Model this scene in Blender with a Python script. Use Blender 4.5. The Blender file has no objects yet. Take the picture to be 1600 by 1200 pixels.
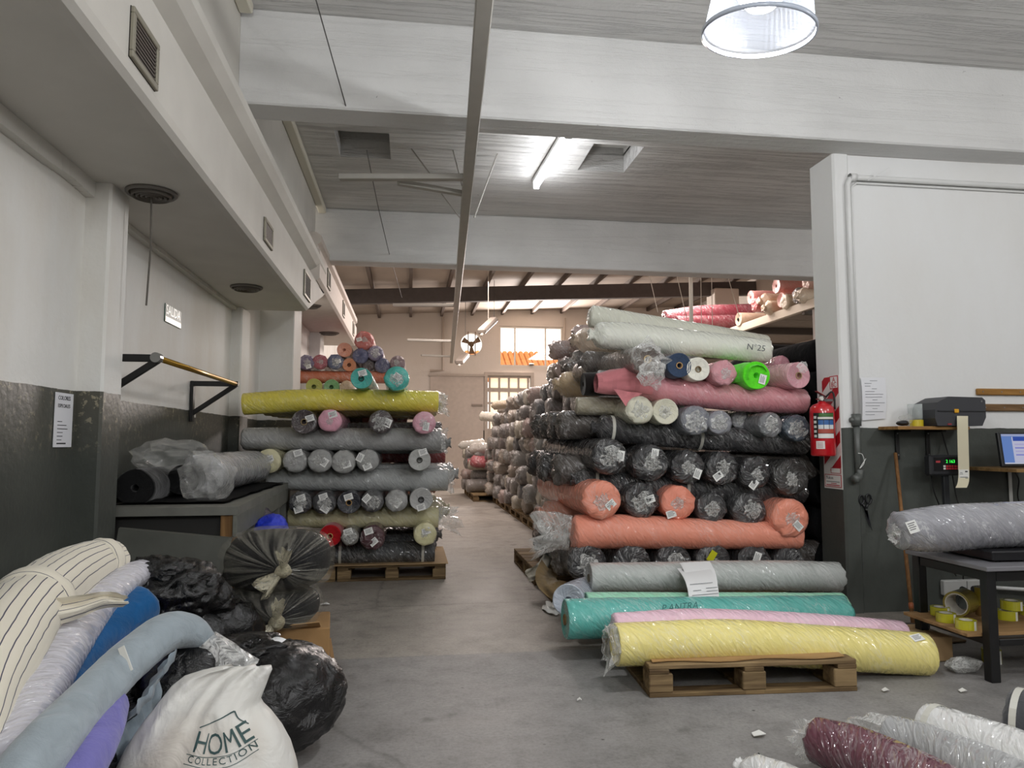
import bpy, bmesh, math, random
from mathutils import Vector, Matrix, noise
from mathutils.bvhtree import BVHTree
random.seed(7)
sc = bpy.context.scene
COL = sc.collection
PI = math.pi
# ---------------------------------------------------------------- camera, world, lights, exposure
cam = bpy.data.objects.new('camera', bpy.data.cameras.new('camera'))
cam.data.sensor_width = 36.0
cam.data.lens = 1130.0 / 1600.0 * 36.0
cam.data.clip_end = 200
cam.location = (0, 0, 1.25)
cam.rotation_euler = (math.radians(90 + 4.5538), 0, -math.radians(8.034))
COL.objects.link(cam)
sc.camera = cam
sc.view_settings.view_transform = 'Standard'
sc.view_settings.look = 'None'
sc.view_settings.gamma = 1
sc.view_settings.exposure = -0.08
sc.view_settings.use_curve_mapping = False
world = bpy.data.worlds.new('daylight sky')
sc.world = world
world.use_nodes = True
world.node_tree.nodes['Background'].inputs[0].default_value = (1.0, 0.95, 0.88, 1)
world.node_tree.nodes['Background'].inputs[1].default_value = 2.2

def lamp(name, kind, loc, power, color=(1, 1, 1), size=0.1, size_y=None, rot=(0, 0, 0)):
    l = bpy.data.lights.new(name, kind)
    l.energy = power
    l.color = color
    if kind == 'AREA':
        l.shape = 'RECTANGLE'
        l.size = size
        l.size_y = size_y or size
    else:
        l.shadow_soft_size = size
    o = bpy.data.objects.new(name, l)
    o.location = loc
    o.rotation_euler = rot
    COL.objects.link(o)
    return o
COOL = (0.97, 0.985, 1.0)
# the pendant in view and the same pendants out of frame, plus one added fill
lamp('pendant_and_fill_light', 'POINT', (1.46, 2.80, 3.10), 115, COOL, 0.08)
lamp('pendant_and_fill_light', 'POINT', (4.9, 1.6, 3.05), 110, COOL, 0.22)
lamp('pendant_and_fill_light', 'POINT', (0.2, -1.4, 3.05), 160, COOL, 0.28)
lamp('pendant_and_fill_light', 'POINT', (3.0, -1.6, 3.05), 140, COOL, 0.28)
lamp('pendant_and_fill_light', 'POINT', (7.2, 6.4, 3.3), 70, COOL, 0.2)  # unseen fill added to brighten the mid bay behind the right wall
lamp('tube_light_glow', 'POINT', (1.34, 6.45, 3.70), 11, COOL, 0.06)
lamp('tube_light_glow', 'POINT', (1.32, 7.25, 3.70), 11, COOL, 0.06)
# daylight of the rear hall: window and fan opening, plus unseen fills added under the roof
lamp('window_daylight', 'AREA', (3.38, 19.9, 3.95), 470, (1.0, 0.89, 0.83), 1.7, 1.0, (math.radians(-82), 0, 0))
lamp('rear_hall_fill', 'AREA', (1.2, 13.0, 4.40), 235, (1.0, 0.87, 0.81), 1.0, 6.0)
lamp('rear_hall_fill', 'AREA', (5.2, 14.0, 4.55), 230, (1.0, 0.88, 0.82), 1.0, 5.0)

# ---------------------------------------------------------------- materials
MATS = {}
def lin(h):
    h = h.lstrip('#')
    v = [int(h[i:i + 2], 16) / 255 for i in (0, 2, 4)]
    return tuple(c / 12.92 if c <= 0.04045 else ((c + 0.055) / 1.055) ** 2.4 for c in v) + (1,)
def newmat(name):
    m = bpy.data.materials.new(name)
    m.use_nodes = True
    nt = m.node_tree
    nt.nodes.clear()
    return m, nt, nt.nodes.new('ShaderNodeOutputMaterial')
def nd(nt, t, props=None, **inp):
    n = nt.nodes.new('ShaderNode' + t)
    for k, v in (props or {}).items():
        setattr(n, k, v)
    for k, v in inp.items():
        key = int(k[1:]) if k[0] == 'i' and k[1:].isdigit() else k.replace('_', ' ')
        s = n.inputs[key]
        if isinstance(v, bpy.types.NodeSocket):
            nt.links.new(v, s)
        else:
            s.default_value = v
    return n
def ramp(nt, fac, stops):
    r = nd(nt, 'ValToRGB', Fac=fac)
    el = r.color_ramp.elements
    while len(el) < len(stops):
        el.new(0.5)
    for e, (p, c) in zip(el, stops):
        e.position = p
        e.color = c if len(c) == 4 else tuple(c) + (1,)
    return r.outputs[0]
def g(v):
    return (v, v, v, 1)
def plain(h, rough=0.6, metal=0.0, spec=0.5, coat=0.0, bump=0.0, bscale=40.0, var=0.0, emit=0.0):
    key = ('plain', h, rough, metal, spec, coat, bump, bscale, var, emit)
    if key in MATS:
        return MATS[key]
    m, nt, out = newmat('paint_' + h.strip('#'))
    p = nd(nt, 'BsdfPrincipled', Base_Color=lin(h), Roughness=rough, Metallic=metal, Specular_IOR_Level=spec, Coat_Weight=coat, Coat_Roughness=0.1)
    tc = nd(nt, 'TexCoord')
    if bump or var:
        n = nd(nt, 'TexNoise', Vector=tc.outputs['Object'], Scale=bscale, Detail=4.0)
        if bump:
            nt.links.new(nd(nt, 'Bump', Height=n.outputs[0], Strength=bump, Distance=0.01).outputs[0], p.inputs['Normal'])
        if var:
            n2 = nd(nt, 'TexNoise', Vector=tc.outputs['Object'], Scale=bscale * 0.25, Detail=5.0)
            c = lin(h)
            nt.links.new(ramp(nt, n2.outputs[0], [(0.3, tuple(x * (1 - var) for x in c[:3])), (0.7, tuple(min(1, x * (1 + var)) for x in c[:3]))]), p.inputs['Base Color'])
    if emit:
        p.inputs['Emission Color'].default_value = lin(h)
        p.inputs['Emission Strength'].default_value = emit
    nt.links.new(p.outputs[0], out.inputs[0])
    MATS[key] = m
    return m
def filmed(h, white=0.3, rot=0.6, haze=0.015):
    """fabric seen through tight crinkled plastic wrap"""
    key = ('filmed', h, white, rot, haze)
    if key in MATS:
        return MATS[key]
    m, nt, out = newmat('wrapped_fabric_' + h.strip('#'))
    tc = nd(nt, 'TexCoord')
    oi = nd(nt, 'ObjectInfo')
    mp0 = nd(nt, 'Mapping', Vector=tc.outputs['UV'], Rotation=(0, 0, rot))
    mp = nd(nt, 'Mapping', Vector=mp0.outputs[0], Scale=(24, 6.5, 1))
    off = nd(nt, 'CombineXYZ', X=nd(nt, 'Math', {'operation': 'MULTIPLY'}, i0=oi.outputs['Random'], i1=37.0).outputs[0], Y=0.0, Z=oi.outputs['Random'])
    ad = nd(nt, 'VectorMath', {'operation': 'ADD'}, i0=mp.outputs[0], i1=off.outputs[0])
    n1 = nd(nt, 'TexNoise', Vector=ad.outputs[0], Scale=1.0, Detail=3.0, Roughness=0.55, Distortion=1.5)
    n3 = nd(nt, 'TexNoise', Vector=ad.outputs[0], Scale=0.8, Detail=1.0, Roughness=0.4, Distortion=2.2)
    ridge = ramp(nt, n1.outputs[0], [(0.44, g(0)), (0.5, g(1)), (0.535, g(0.1)), (0.7, g(0.0))])  # whitish film creases that also paint glints into the base colour
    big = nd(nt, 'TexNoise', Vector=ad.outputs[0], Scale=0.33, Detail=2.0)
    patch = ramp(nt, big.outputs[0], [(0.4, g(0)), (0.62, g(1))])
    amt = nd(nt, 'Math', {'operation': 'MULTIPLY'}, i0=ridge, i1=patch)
    fac = nd(nt, 'Math', {'operation': 'MULTIPLY_ADD'}, i0=amt.outputs[0], i1=white, i2=haze)  # haze clouds the film; raised on far rolls to paint in air haze
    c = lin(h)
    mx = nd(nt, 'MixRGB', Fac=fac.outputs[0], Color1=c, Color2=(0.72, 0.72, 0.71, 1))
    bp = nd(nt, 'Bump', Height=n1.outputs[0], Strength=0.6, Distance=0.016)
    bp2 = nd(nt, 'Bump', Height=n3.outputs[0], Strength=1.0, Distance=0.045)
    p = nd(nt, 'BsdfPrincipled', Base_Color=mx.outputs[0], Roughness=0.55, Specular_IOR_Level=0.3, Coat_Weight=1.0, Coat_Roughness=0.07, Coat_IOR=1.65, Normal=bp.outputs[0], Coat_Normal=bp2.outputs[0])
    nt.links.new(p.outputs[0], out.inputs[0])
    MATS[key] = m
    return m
def cloth(h, rough=0.9, sheen=0.3, var=0.12):
    key = ('cloth', h, rough, sheen, var)
    if key in MATS:
        return MATS[key]
    m, nt, out = newmat('cloth_' + h.strip('#'))
    tc = nd(nt, 'TexCoord')
    n = nd(nt, 'TexNoise', Vector=tc.outputs['UV'], Scale=14.0, Detail=5.0, Distortion=0.6)
    c = lin(h)
    base = ramp(nt, n.outputs[0], [(0.3, tuple(x * (1 - var) for x in c[:3])), (0.7, tuple(min(1, x * (1 + var)) for x in c[:3]))])
    weave = nd(nt, 'TexNoise', Vector=tc.outputs['Object'], Scale=220.0, Detail=2.0)
    b0 = nd(nt, 'Bump', Height=n.outputs[0], Strength=0.35, Distance=0.03)
    b = nd(nt, 'Bump', Height=weave.outputs[0], Strength=0.15, Distance=0.003, Normal=b0.outputs[0])
    p = nd(nt, 'BsdfPrincipled', Base_Color=base, Roughness=rough, Specular_IOR_Level=0.15, Sheen_Weight=sheen, Normal=b.outputs[0])
    nt.links.new(p.outputs[0], out.inputs[0])
    MATS[key] = m
    return m
def striped_cloth():
    if 'striped' in MATS:
        return MATS['striped']
    m, nt, out = newmat('striped_cloth')
    tc = nd(nt, 'TexCoord')
    sx = nd(nt, 'SeparateXYZ', Vector=tc.outputs['UV'])
    n = nd(nt, 'TexNoise', Vector=tc.outputs['UV'], Scale=6.0, Detail=2.0)
    v = nd(nt, 'Math', {'operation': 'MULTIPLY_ADD'}, i0=n.outputs[0], i1=0.012, i2=sx.outputs['Y'])
    fr = nd(nt, 'Math', {'operation': 'FRACT'}, i0=nd(nt, 'Math', {'operation': 'MULTIPLY'}, i0=v.outputs[0], i1=1 / 0.030).outputs[0])
    st = ramp(nt, fr.outputs[0], [(0.0, lin('#4c4c5c')), (0.09, lin('#4c4c5c')), (0.13, lin('#e3dccb')), (1.0, lin('#e6dfcf'))])
    n2 = nd(nt, 'TexNoise', Vector=tc.outputs['Object'], Scale=12.0, Detail=4.0)
    b = nd(nt, 'Bump', Height=n2.outputs[0], Strength=0.3, Distance=0.02)
    p = nd(nt, 'BsdfPrincipled', Base_Color=st, Roughness=0.9, Specular_IOR_Level=0.15, Sheen_Weight=0.2, Normal=b.outputs[0])
    nt.links.new(p.outputs[0], out.inputs[0])
    MATS['striped'] = m
    return m
def loose_film(tint='#dcdcd8', op=0.16, streak=0.45, sx=18.0, sy=18.0, lo=0.36, hi=0.6, bump=0.8, face=0.2):
    key = ('film', tint, op, streak, sx, sy, lo, hi, bump, face)
    if key in MATS:
        return MATS[key]
    m, nt, out = newmat('clear_film')
    tc = nd(nt, 'TexCoord')
    mp = nd(nt, 'Mapping', Vector=tc.outputs['UV'], Scale=(sx, sy, 1))
    n = nd(nt, 'TexNoise', Vector=mp.outputs[0], Scale=1.0, Detail=4.0, Roughness=0.6, Distortion=0.8)
    rd = ramp(nt, n.outputs[0], [(lo, g(0)), ((lo + hi) / 2 + 0.02, g(1)), (hi, g(0.05))])
    lw = nd(nt, 'LayerWeight', Blend=0.35)
    f1 = nd(nt, 'Math', {'operation': 'MULTIPLY_ADD'}, i0=rd, i1=streak, i2=op)
    f2 = nd(nt, 'Math', {'operation': 'MULTIPLY_ADD', 'use_clamp': True}, i0=lw.outputs['Facing'], i1=face, i2=f1.outputs[0])
    bp = nd(nt, 'Bump', Height=n.outputs[0], Strength=bump, Distance=0.02)
    p = nd(nt, 'BsdfPrincipled', Base_Color=lin(tint), Roughness=0.12, Specular_IOR_Level=0.8, Coat_Weight=0.8, Coat_Roughness=0.08, Normal=bp.outputs[0], Coat_Normal=bp.outputs[0])
    tr = nd(nt, 'BsdfTransparent')
    mx = nd(nt, 'MixShader', i0=f2.outputs[0], i1=tr.outputs[0], i2=p.outputs[0])
    nt.links.new(mx.outputs[0], out.inputs[0])
    MATS[key] = m
    return m
def bag_plastic(h='#0c0c0d', rough=0.15):
    key = ('bag', h, rough)
    if key in MATS:
        return MATS[key]
    m, nt, out = newmat('bag_plastic')
    tc = nd(nt, 'TexCoord')
    n = nd(nt, 'TexNoise', Vector=tc.outputs['Object'], Scale=11.0, Detail=6.0, Roughness=0.6, Distortion=1.2)
    n2 = nd(nt, 'TexVoronoi', {'feature': 'DISTANCE_TO_EDGE'}, Vector=tc.outputs['Object'], Scale=14.0)
    b0 = nd(nt, 'Bump', Height=n.outputs[0], Strength=0.7, Distance=0.03)
    b = nd(nt, 'Bump', Height=n2.outputs[0], Strength=0.25, Distance=0.01, Normal=b0.outputs[0])
    p = nd(nt, 'BsdfPrincipled', Base_Color=lin(h), Roughness=rough, Specular_IOR_Level=0.6, Normal=b.outputs[0])
    nt.links.new(p.outputs[0], out.inputs[0])
    MATS[key] = m
    return m
def wall_paint(z_line, lower='#474a45', upper='#dcdbd7', stains=0.5, worn=0.0):
    key = ('wall', z_line, lower, upper, stains, worn)
    if key in MATS:
        return MATS[key]
    m, nt, out = newmat('two_tone_wall_paint')
    ge = nd(nt, 'NewGeometry')
    pos = ge.outputs['Position']
    sep = nd(nt, 'SeparateXYZ', Vector=pos)
    n = nd(nt, 'TexNoise', Vector=pos, Scale=9.0, Detail=4.0)
    z = nd(nt, 'Math', {'operation': 'MULTIPLY_ADD'}, i0=n.outputs[0], i1=0.014, i2=sep.outputs['Z'])
    isup = nd(nt, 'Math', {'operation': 'GREATER_THAN'}, i0=z.outputs[0], i1=z_line + 0.007)
    big = nd(nt, 'TexNoise', Vector=nd(nt, 'Mapping', Vector=pos, Scale=(1.2, 1.2, 0.5)).outputs[0], Scale=1.0, Detail=6.0, Roughness=0.6)
    u = lin(upper)
    st = lin('#c9c1b3')
    up = ramp(nt, big.outputs[0], [(0.36, tuple(u[i] * (1 - stains) + st[i] * stains for i in range(3))), (0.56, u)])
    lo0 = ramp(nt, nd(nt, 'TexNoise', Vector=pos, Scale=3.0, Detail=5.0).outputs[0], [(0.3, tuple(x * 0.85 for x in lin(lower)[:3])), (0.7, tuple(x * 1.18 for x in lin(lower)[:3]))])
    # rubbed brownish band with pale chips just under the paint line
    chip = nd(nt, 'TexNoise', Vector=pos, Scale=26.0, Detail=5.0, Roughness=0.7)
    band0 = nd(nt, 'MapRange', Value=sep.outputs['Z'], i1=z_line - 0.34, i2=z_line - 0.03, i3=0.0, i4=1.0)
    pat = nd(nt, 'TexNoise', Vector=pos, Scale=1.9, Detail=3.0)
    band = nd(nt, 'Math', {'operation': 'MULTIPLY'}, i0=band0.outputs[0], i1=ramp(nt, pat.outputs[0], [(0.42, g(0.1)), (0.56, g(1))]))
    rub = nd(nt, 'MixRGB', Fac=nd(nt, 'Math', {'operation': 'MULTIPLY'}, i0=band.outputs[0], i1=0.22 * worn).outputs[0], Color1=lo0, Color2=lin('#6a5d48'))
    chm = nd(nt, 'Math', {'operation': 'MULTIPLY'}, i0=ramp(nt, chip.outputs[0], [(0.57, g(0)), (0.62, g(1))]), i1=nd(nt, 'Math', {'operation': 'MULTIPLY'}, i0=band.outputs[0], i1=0.9 * worn).outputs[0])
    lo = nd(nt, 'MixRGB', Fac=chm.outputs[0], Color1=rub.outputs[0], Color2=lin('#9a927c'))
    colr = nd(nt, 'MixRGB', Fac=isup.outputs[0], Color1=lo.outputs[0], Color2=up)
    rough = nd(nt, 'MapRange', Value=isup.outputs[0], i3=0.42, i4=0.85)
    fine = nd(nt, 'TexNoise', Vector=pos, Scale=30.0, Detail=5.0)
    bp = nd(nt, 'Bump', Height=fine.outputs[0], Strength=0.25, Distance=0.008)
    bp2 = nd(nt, 'Bump', Height=big.outputs[0], Strength=0.5, Distance=0.02, Normal=bp.outputs[0])
    p = nd(nt, 'BsdfPrincipled', Base_Color=colr.outputs[0], Roughness=rough.outputs[0], Specular_IOR_Level=0.4, Normal=bp2.outputs[0])
    nt.links.new(p.outputs[0], out.inputs[0])
    MATS[key] = m
    return m
def board_concrete(h='#d3d2cf', sx=0.7, sy=16.0, sz=9.0, strength=0.9):
    key = ('board', h, sx, sy, sz, strength)
    if key in MATS:
        return MATS[key]
    m, nt, out = newmat('painted_board_marked_concrete')
    pos = nd(nt, 'NewGeometry').outputs['Position']
    n = nd(nt, 'TexNoise', Vector=nd(nt, 'Mapping', Vector=pos, Scale=(sx, sy, sz)).outputs[0], Scale=1.0, Detail=6.0, Roughness=0.65)
    rd = ramp(nt, n.outputs[0], [(0.46, g(0.25)), (0.5, g(1)), (0.54, g(0.35)), (0.7, g(0.1))])
    n2 = nd(nt, 'TexNoise', Vector=pos, Scale=1.3, Detail=6.0)
    pit = nd(nt, 'TexNoise', Vector=pos, Scale=14.0, Detail=6.0, Roughness=0.7)
    c = lin(h)
    base = ramp(nt, n2.outputs[0], [(0.3, tuple(x * 0.86 for x in c[:3])), (0.65, c)])
    dark = nd(nt, 'MixRGB', Fac=ramp(nt, pit.outputs[0], [(0.27, g(0.8)), (0.31, g(0))]), Color1=base, Color2=lin('#6c6a68'))
    b0 = nd(nt, 'Bump', Height=rd, Strength=strength, Distance=0.009)
    b1 = nd(nt, 'Bump', Height=pit.outputs[0], Strength=0.4, Distance=0.02, Normal=b0.outputs[0])
    p = nd(nt, 'BsdfPrincipled', Base_Color=dark.outputs[0], Roughness=0.6, Specular_IOR_Level=0.4, Normal=b1.outputs[0])
    nt.links.new(p.outputs[0], out.inputs[0])
    MATS[key] = m
    return m
def concrete_floor():
    m, nt, out = newmat('worn_concrete_floor')
    pos = nd(nt, 'NewGeometry').outputs['Position']
    a = nd(nt, 'TexNoise', Vector=pos, Scale=0.7, Detail=8.0, Roughness=0.62, Distortion=0.4)
    b = nd(nt, 'TexNoise', Vector=pos, Scale=6.0, Detail=8.0, Roughness=0.7)
    cr = nd(nt, 'TexVoronoi', {'feature': 'DISTANCE_TO_EDGE'}, Vector=nd(nt, 'VectorMath', {'operation': 'ADD'}, i0=pos, i1=nd(nt, 'VectorMath', {'operation': 'SCALE'}, i0=b.outputs['Color'], Scale=0.12).outputs[0]).outputs[0], Scale=0.30)
    base = ramp(nt, a.outputs[0], [(0.28, lin('#75726e')), (0.5, lin('#8b8783')), (0.72, lin('#9a9691'))])
    m2 = nd(nt, 'MixRGB', {'blend_type': 'MULTIPLY'}, Fac=0.75, Color1=base, Color2=ramp(nt, b.outputs[0], [(0.3, g(0.62)), (0.5, g(1.0)), (0.7, g(1.2))]))
    spot = nd(nt, 'TexNoise', Vector=pos, Scale=2.3, Detail=5.0, Roughness=0.6)
    gr = nd(nt, 'TexNoise', Vector=pos, Scale=55.0, Detail=4.0, Roughness=0.8)
    m2 = nd(nt, 'MixRGB', {'blend_type': 'MULTIPLY'}, Fac=0.8, Color1=m2.outputs[0], Color2=ramp(nt, gr.outputs[0], [(0.25, g(0.6)), (0.5, g(1.0)), (0.75, g(1.25))]))
    pk = nd(nt, 'TexVoronoi', Vector=pos, Scale=9.0)
    pm = nd(nt, 'Math', {'operation': 'MULTIPLY'}, i0=ramp(nt, pk.outputs['Distance'], [(0.03, g(1)), (0.10, g(0))]), i1=ramp(nt, b.outputs[0], [(0.52, g(0)), (0.6, g(1))]))
    m2 = nd(nt, 'MixRGB', Fac=pm.outputs[0], Color1=m2.outputs[0], Color2=lin('#4a4744'))
    m25 = nd(nt, 'MixRGB', Fac=ramp(nt, spot.outputs[0], [(0.63, g(0)), (0.7, g(0.6))]), Color1=m2.outputs[0], Color2=lin('#4e4c49'))
    m3 = nd(nt, 'MixRGB', Fac=ramp(nt, cr.outputs['Distance'], [(0.0, g(0.35)), (0.0025, g(0.2)), (0.005, g(0))]), Color1=m25.outputs[0], Color2=lin('#464441'))
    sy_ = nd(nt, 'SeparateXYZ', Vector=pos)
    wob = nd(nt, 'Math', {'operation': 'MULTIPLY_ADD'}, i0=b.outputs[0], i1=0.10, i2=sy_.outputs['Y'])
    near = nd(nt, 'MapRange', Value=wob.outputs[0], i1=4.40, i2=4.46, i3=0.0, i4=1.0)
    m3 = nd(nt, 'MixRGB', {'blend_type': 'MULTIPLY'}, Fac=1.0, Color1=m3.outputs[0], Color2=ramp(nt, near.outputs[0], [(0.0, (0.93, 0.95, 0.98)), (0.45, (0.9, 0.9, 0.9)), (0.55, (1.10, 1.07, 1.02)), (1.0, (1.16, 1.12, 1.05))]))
    bp = nd(nt, 'Bump', Height=b.outputs[0], Strength=0.25, Distance=0.01)
    rg = ramp(nt, a.outputs[0], [(0.3, g(0.42)), (0.7, g(0.7))])
    p = nd(nt, 'BsdfPrincipled', Base_Color=m3.outputs[0], Roughness=rg, Specular_IOR_Level=0.35, Normal=bp.outputs[0])
    nt.links.new(p.outputs[0], out.inputs[0])
    return m
def wood(h='#9a7a52', h2='#6f5436', sc_=(2, 30, 30), rough=0.75):
    key = ('wood', h, h2, sc_, rough)
    if key in MATS:
        return MATS[key]
    m, nt, out = newmat('wood_grain')
    tc = nd(nt, 'TexCoord')
    n = nd(nt, 'TexNoise', Vector=nd(nt, 'Mapping', Vector=tc.outputs['Object'], Scale=sc_).outputs[0], Scale=1.0, Detail=5.0, Distortion=0.7)
    oi = nd(nt, 'ObjectInfo')
    br = nd(nt, 'HueSaturation', Color=ramp(nt, n.outputs[0], [(0.3, lin(h2)), (0.65, lin(h))]), Value=nd(nt, 'MapRange', Value=oi.outputs['Random'], i3=0.75, i4=1.15).outputs[0])
    bp = nd(nt, 'Bump', Height=n.outputs[0], Strength=0.3, Distance=0.005)
    p = nd(nt, 'BsdfPrincipled', Base_Color=br.outputs[0], Roughness=rough, Specular_IOR_Level=0.25, Normal=bp.outputs[0])
    nt.links.new(p.outputs[0], out.inputs[0])
    MATS[key] = m
    return m
def glass(rough=0.02, tint='#ffffff', op=0.12):
    key = ('glass', rough, tint, op)
    if key in MATS:
        return MATS[key]
    m, nt, out = newmat('pane_glass')
    tr = nd(nt, 'BsdfTransparent', Color=lin(tint))
    gl = nd(nt, 'BsdfGlossy', Roughness=rough)
    mx = nd(nt, 'MixShader', i0=op, i1=tr.outputs[0], i2=gl.outputs[0])
    nt.links.new(mx.outputs[0], out.inputs[0])
    MATS[key] = m
    return m
def frosted():
    if 'frost' in MATS:
        return MATS['frost']
    m, nt, out = newmat('frosted_glass')
    tl = nd(nt, 'BsdfTranslucent', Color=(0.9, 0.85, 0.75, 1))
    tr = nd(nt, 'BsdfTransparent', Color=(0.95, 0.85, 0.72, 1))
    mx = nd(nt, 'MixShader', i0=0.35, i1=tl.outputs[0], i2=tr.outputs[0])
    nt.links.new(mx.outputs[0], out.inputs[0])
    MATS['frost'] = m
    return m
def glow(h, s):
    key = ('glow', h, s)
    if key in MATS:
        return MATS[key]
    m, nt, out = newmat('lit_surface')
    e = nd(nt, 'Emission', Color=lin(h), Strength=s)
    nt.links.new(e.outputs[0], out.inputs[0])
    MATS[key] = m
    return m

# ---------------------------------------------------------------- mesh helpers
BASE = {}
def tag(o, label=None, cat=None, group=None, kind=None):
    if label: o['label'] = label
    if cat: o['category'] = cat
    if group: o['group'] = group
    if kind: o['kind'] = kind
    return o
def thing(name, label, cat, base, group=None):
    o = bpy.data.objects.new(name, None)
    o.empty_display_size = 0.05
    o.location = base
    COL.objects.link(o)
    BASE[o] = Vector(base)
    return tag(o, label, cat, group)
class MB:
    def __init__(s):
        s.v, s.f, s.uv = [], [], []
    def add(s, verts, faces, uvs=None):
        n = len(s.v)
        s.v += [Vector(p) for p in verts]
        s.f += [tuple(i + n for i in f) for f in faces]
        if uvs is None:
            s.uv += [[(0.0, 0.0)] * len(f) for f in faces]
        else:
            s.uv += uvs
        return s
    def box(s, c, size, b=0.0, rot=None):
        """bevelled box"""
        c = Vector(c)
        h = [x / 2 for x in size]
        b = min(b, min(h) * 0.9)
        vs = []
        fs = []
        if b <= 0:
            for x in (-1, 1):
                for y in (-1, 1):
                    for z in (-1, 1):
                        vs.append(Vector((x * h[0], y * h[1], z * h[2])))
            fs = [(0, 1, 3, 2), (4, 6, 7, 5), (0, 4, 5, 1), (2, 3, 7, 6), (0, 2, 6, 4), (1, 5, 7, 3)]
        else:
            idx = {}
            for x in (-1, 1):
                for y in (-1, 1):
                    for z in (-1, 1):
                        for a in range(3):
                            q = [x * (h[0] - b), y * (h[1] - b), z * (h[2] - b)]
                            q[a] = (x, y, z)[a] * h[a]
                            idx[(x, y, z, a)] = len(vs)
                            vs.append(Vector(q))
            for a in range(3):
                o1, o2 = [k for k in range(3) if k != a]
                for sg in (-1, 1):
                    cyc = []
                    for (p, q) in ((-1, -1), (1, -1), (1, 1), (-1, 1)):
                        t = [0, 0, 0]
                        t[a], t[o1], t[o2] = sg, p, q
                        cyc.append(idx[(t[0], t[1], t[2], a)])
                    fs.append(tuple(cyc))
                for p in (-1, 1):
                    for q in (-1, 1):
                        t1 = [0, 0, 0]; t2 = [0, 0, 0]
                        t1[a], t1[o1], t1[o2] = -1, p, q
                        t2[a], t2[o1], t2[o2] = 1, p, q
                        fs.append((idx[tuple(t1) + (o1,)], idx[tuple(t2) + (o1,)], idx[tuple(t2) + (o2,)], idx[tuple(t1) + (o2,)]))
            for x in (-1, 1):
                for y in (-1, 1):
                    for z in (-1, 1):
                        fs.append(tuple(idx[(x, y, z, a)] for a in range(3)))
        if rot is not None:
            vs = [rot @ v for v in vs]
        uvs = [[((vs[i].x + vs[i].y), (vs[i].z + vs[i].y)) for i in f] for f in fs]
        return s.add([v + c for v in vs], fs, uvs)
    def bar(s, a, b, w, t, up=(0, 0, 1), bev=0.0):
        """box from a to b, width w across, thickness t along up"""
        a, b = Vector(a), Vector(b)
        d = (b - a)
        L = d.length
        x = d.normalized()
        u = Vector(up)
        y = u.cross(x)
        if y.length < 1e-4:
            y = Vector((1, 0, 0)).cross(x)
        y.normalize()
        z = x.cross(y)
        R = Matrix((x, y, z)).transposed()
        return s.box((a + b) / 2, (L, w, t), bev, R)
    def tube(s, pts, r, m=10, n=None, closed_ends=True):
        ps = [Vector(p[:3]) for p in pts]
        rs = [r] * len(ps) if not hasattr(r, '__len__') else r
        if n:
            q = spline([tuple(p) + (rr,) for p, rr in zip(ps, rs)], n)
            ps = [Vector(p[:3]) for p in q]
            rs = [p[3] for p in q]
        v, f = [], []
        fr = frames(ps)
        for i, p in enumerate(ps):
            t, a, b = fr[i]
            for j in range(m):
                th = 2 * PI * j / m
                v.append(p + a * (rs[i] * math.cos(th)) + b * (rs[i] * math.sin(th)))
        for i in range(len(ps) - 1):
            for j in range(m):
                k = (j + 1) % m
                f.append((i * m + j, i * m + k, (i + 1) * m + k, (i + 1) * m + j))
        if closed_ends:
            f.append(tuple(range(m - 1, -1, -1)))
            f.append(tuple((len(ps) - 1) * m + j for j in range(m)))
        return s.add(v, f)
    def lathe(s, prof, c, axis=(0, 0, 1), m=24, close=True):
        """prof: (radius, height) pairs turned about axis through c"""
        ax = Vector(axis).normalized()
        a = ax.orthogonal().normalized()
        b = ax.cross(a)
        c = Vector(c)
        v, f = [], []
        for (r, h) in prof:
            for j in range(m):
                th = 2 * PI * j / m
                v.append(c + ax * h + a * (r * math.cos(th)) + b * (r * math.sin(th)))
        for i in range(len(prof) - 1):
            for j in range(m):
                k = (j + 1) % m
                f.append((i * m + j, i * m + k, (i + 1) * m + k, (i + 1) * m + j))
        return s.add(v, f)
    def prism(s, poly, y0, y1, axis='y'):
        """extrude a 2D polygon (X,Z pairs) from y0 to y1"""
        n = len(poly)
        mk = {'y': lambda p, y: (p[0], y, p[1]), 'x': lambda p, y: (y, p[0], p[1]), 'z': lambda p, y: (p[0], p[1], y)}[axis]
        v = [mk(p, y0) for p in poly] + [mk(p, y1) for p in poly]
        f = [(i, (i + 1) % n, n + (i + 1) % n, n + i) for i in range(n)]
        f += [tuple(range(n - 1, -1, -1)), tuple(range(n, 2 * n))]
        return s.add(v, f)
    def build(s, name, mat, parent=None, smooth=False, label=None, cat=None, group=None, kind=None, base=None):
        if parent is not None:
            off = BASE[parent]
        elif base is not None:
            off = Vector(base)
        else:
            xs = [p.x for p in s.v]; ys = [p.y for p in s.v]; zs = [p.z for p in s.v]
            off = Vector(((min(xs) + max(xs)) / 2, (min(ys) + max(ys)) / 2, min(zs)))
        me = bpy.data.meshes.new(name)
        me.from_pydata([p - off for p in s.v], [], s.f)
        ul = me.uv_layers.new(name='UVMap')
        flat = [c for face in s.uv for uv in face for c in uv]
        ul.data.foreach_set('uv', flat)
        bm = bmesh.new()
        bm.from_mesh(me)
        bmesh.ops.recalc_face_normals(bm, faces=bm.faces)
        bm.to_mesh(me)
        bm.free()
        if smooth:
            me.polygons.foreach_set('use_smooth', [True] * len(me.polygons))
        me.materials.append(mat)
        o = bpy.data.objects.new(name, me)
        COL.objects.link(o)
        if parent is not None:
            o.parent = parent
            BASE[o] = off
        else:
            o.location = off
            BASE[o] = off
        return tag(o, label, cat, group, kind)
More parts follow.
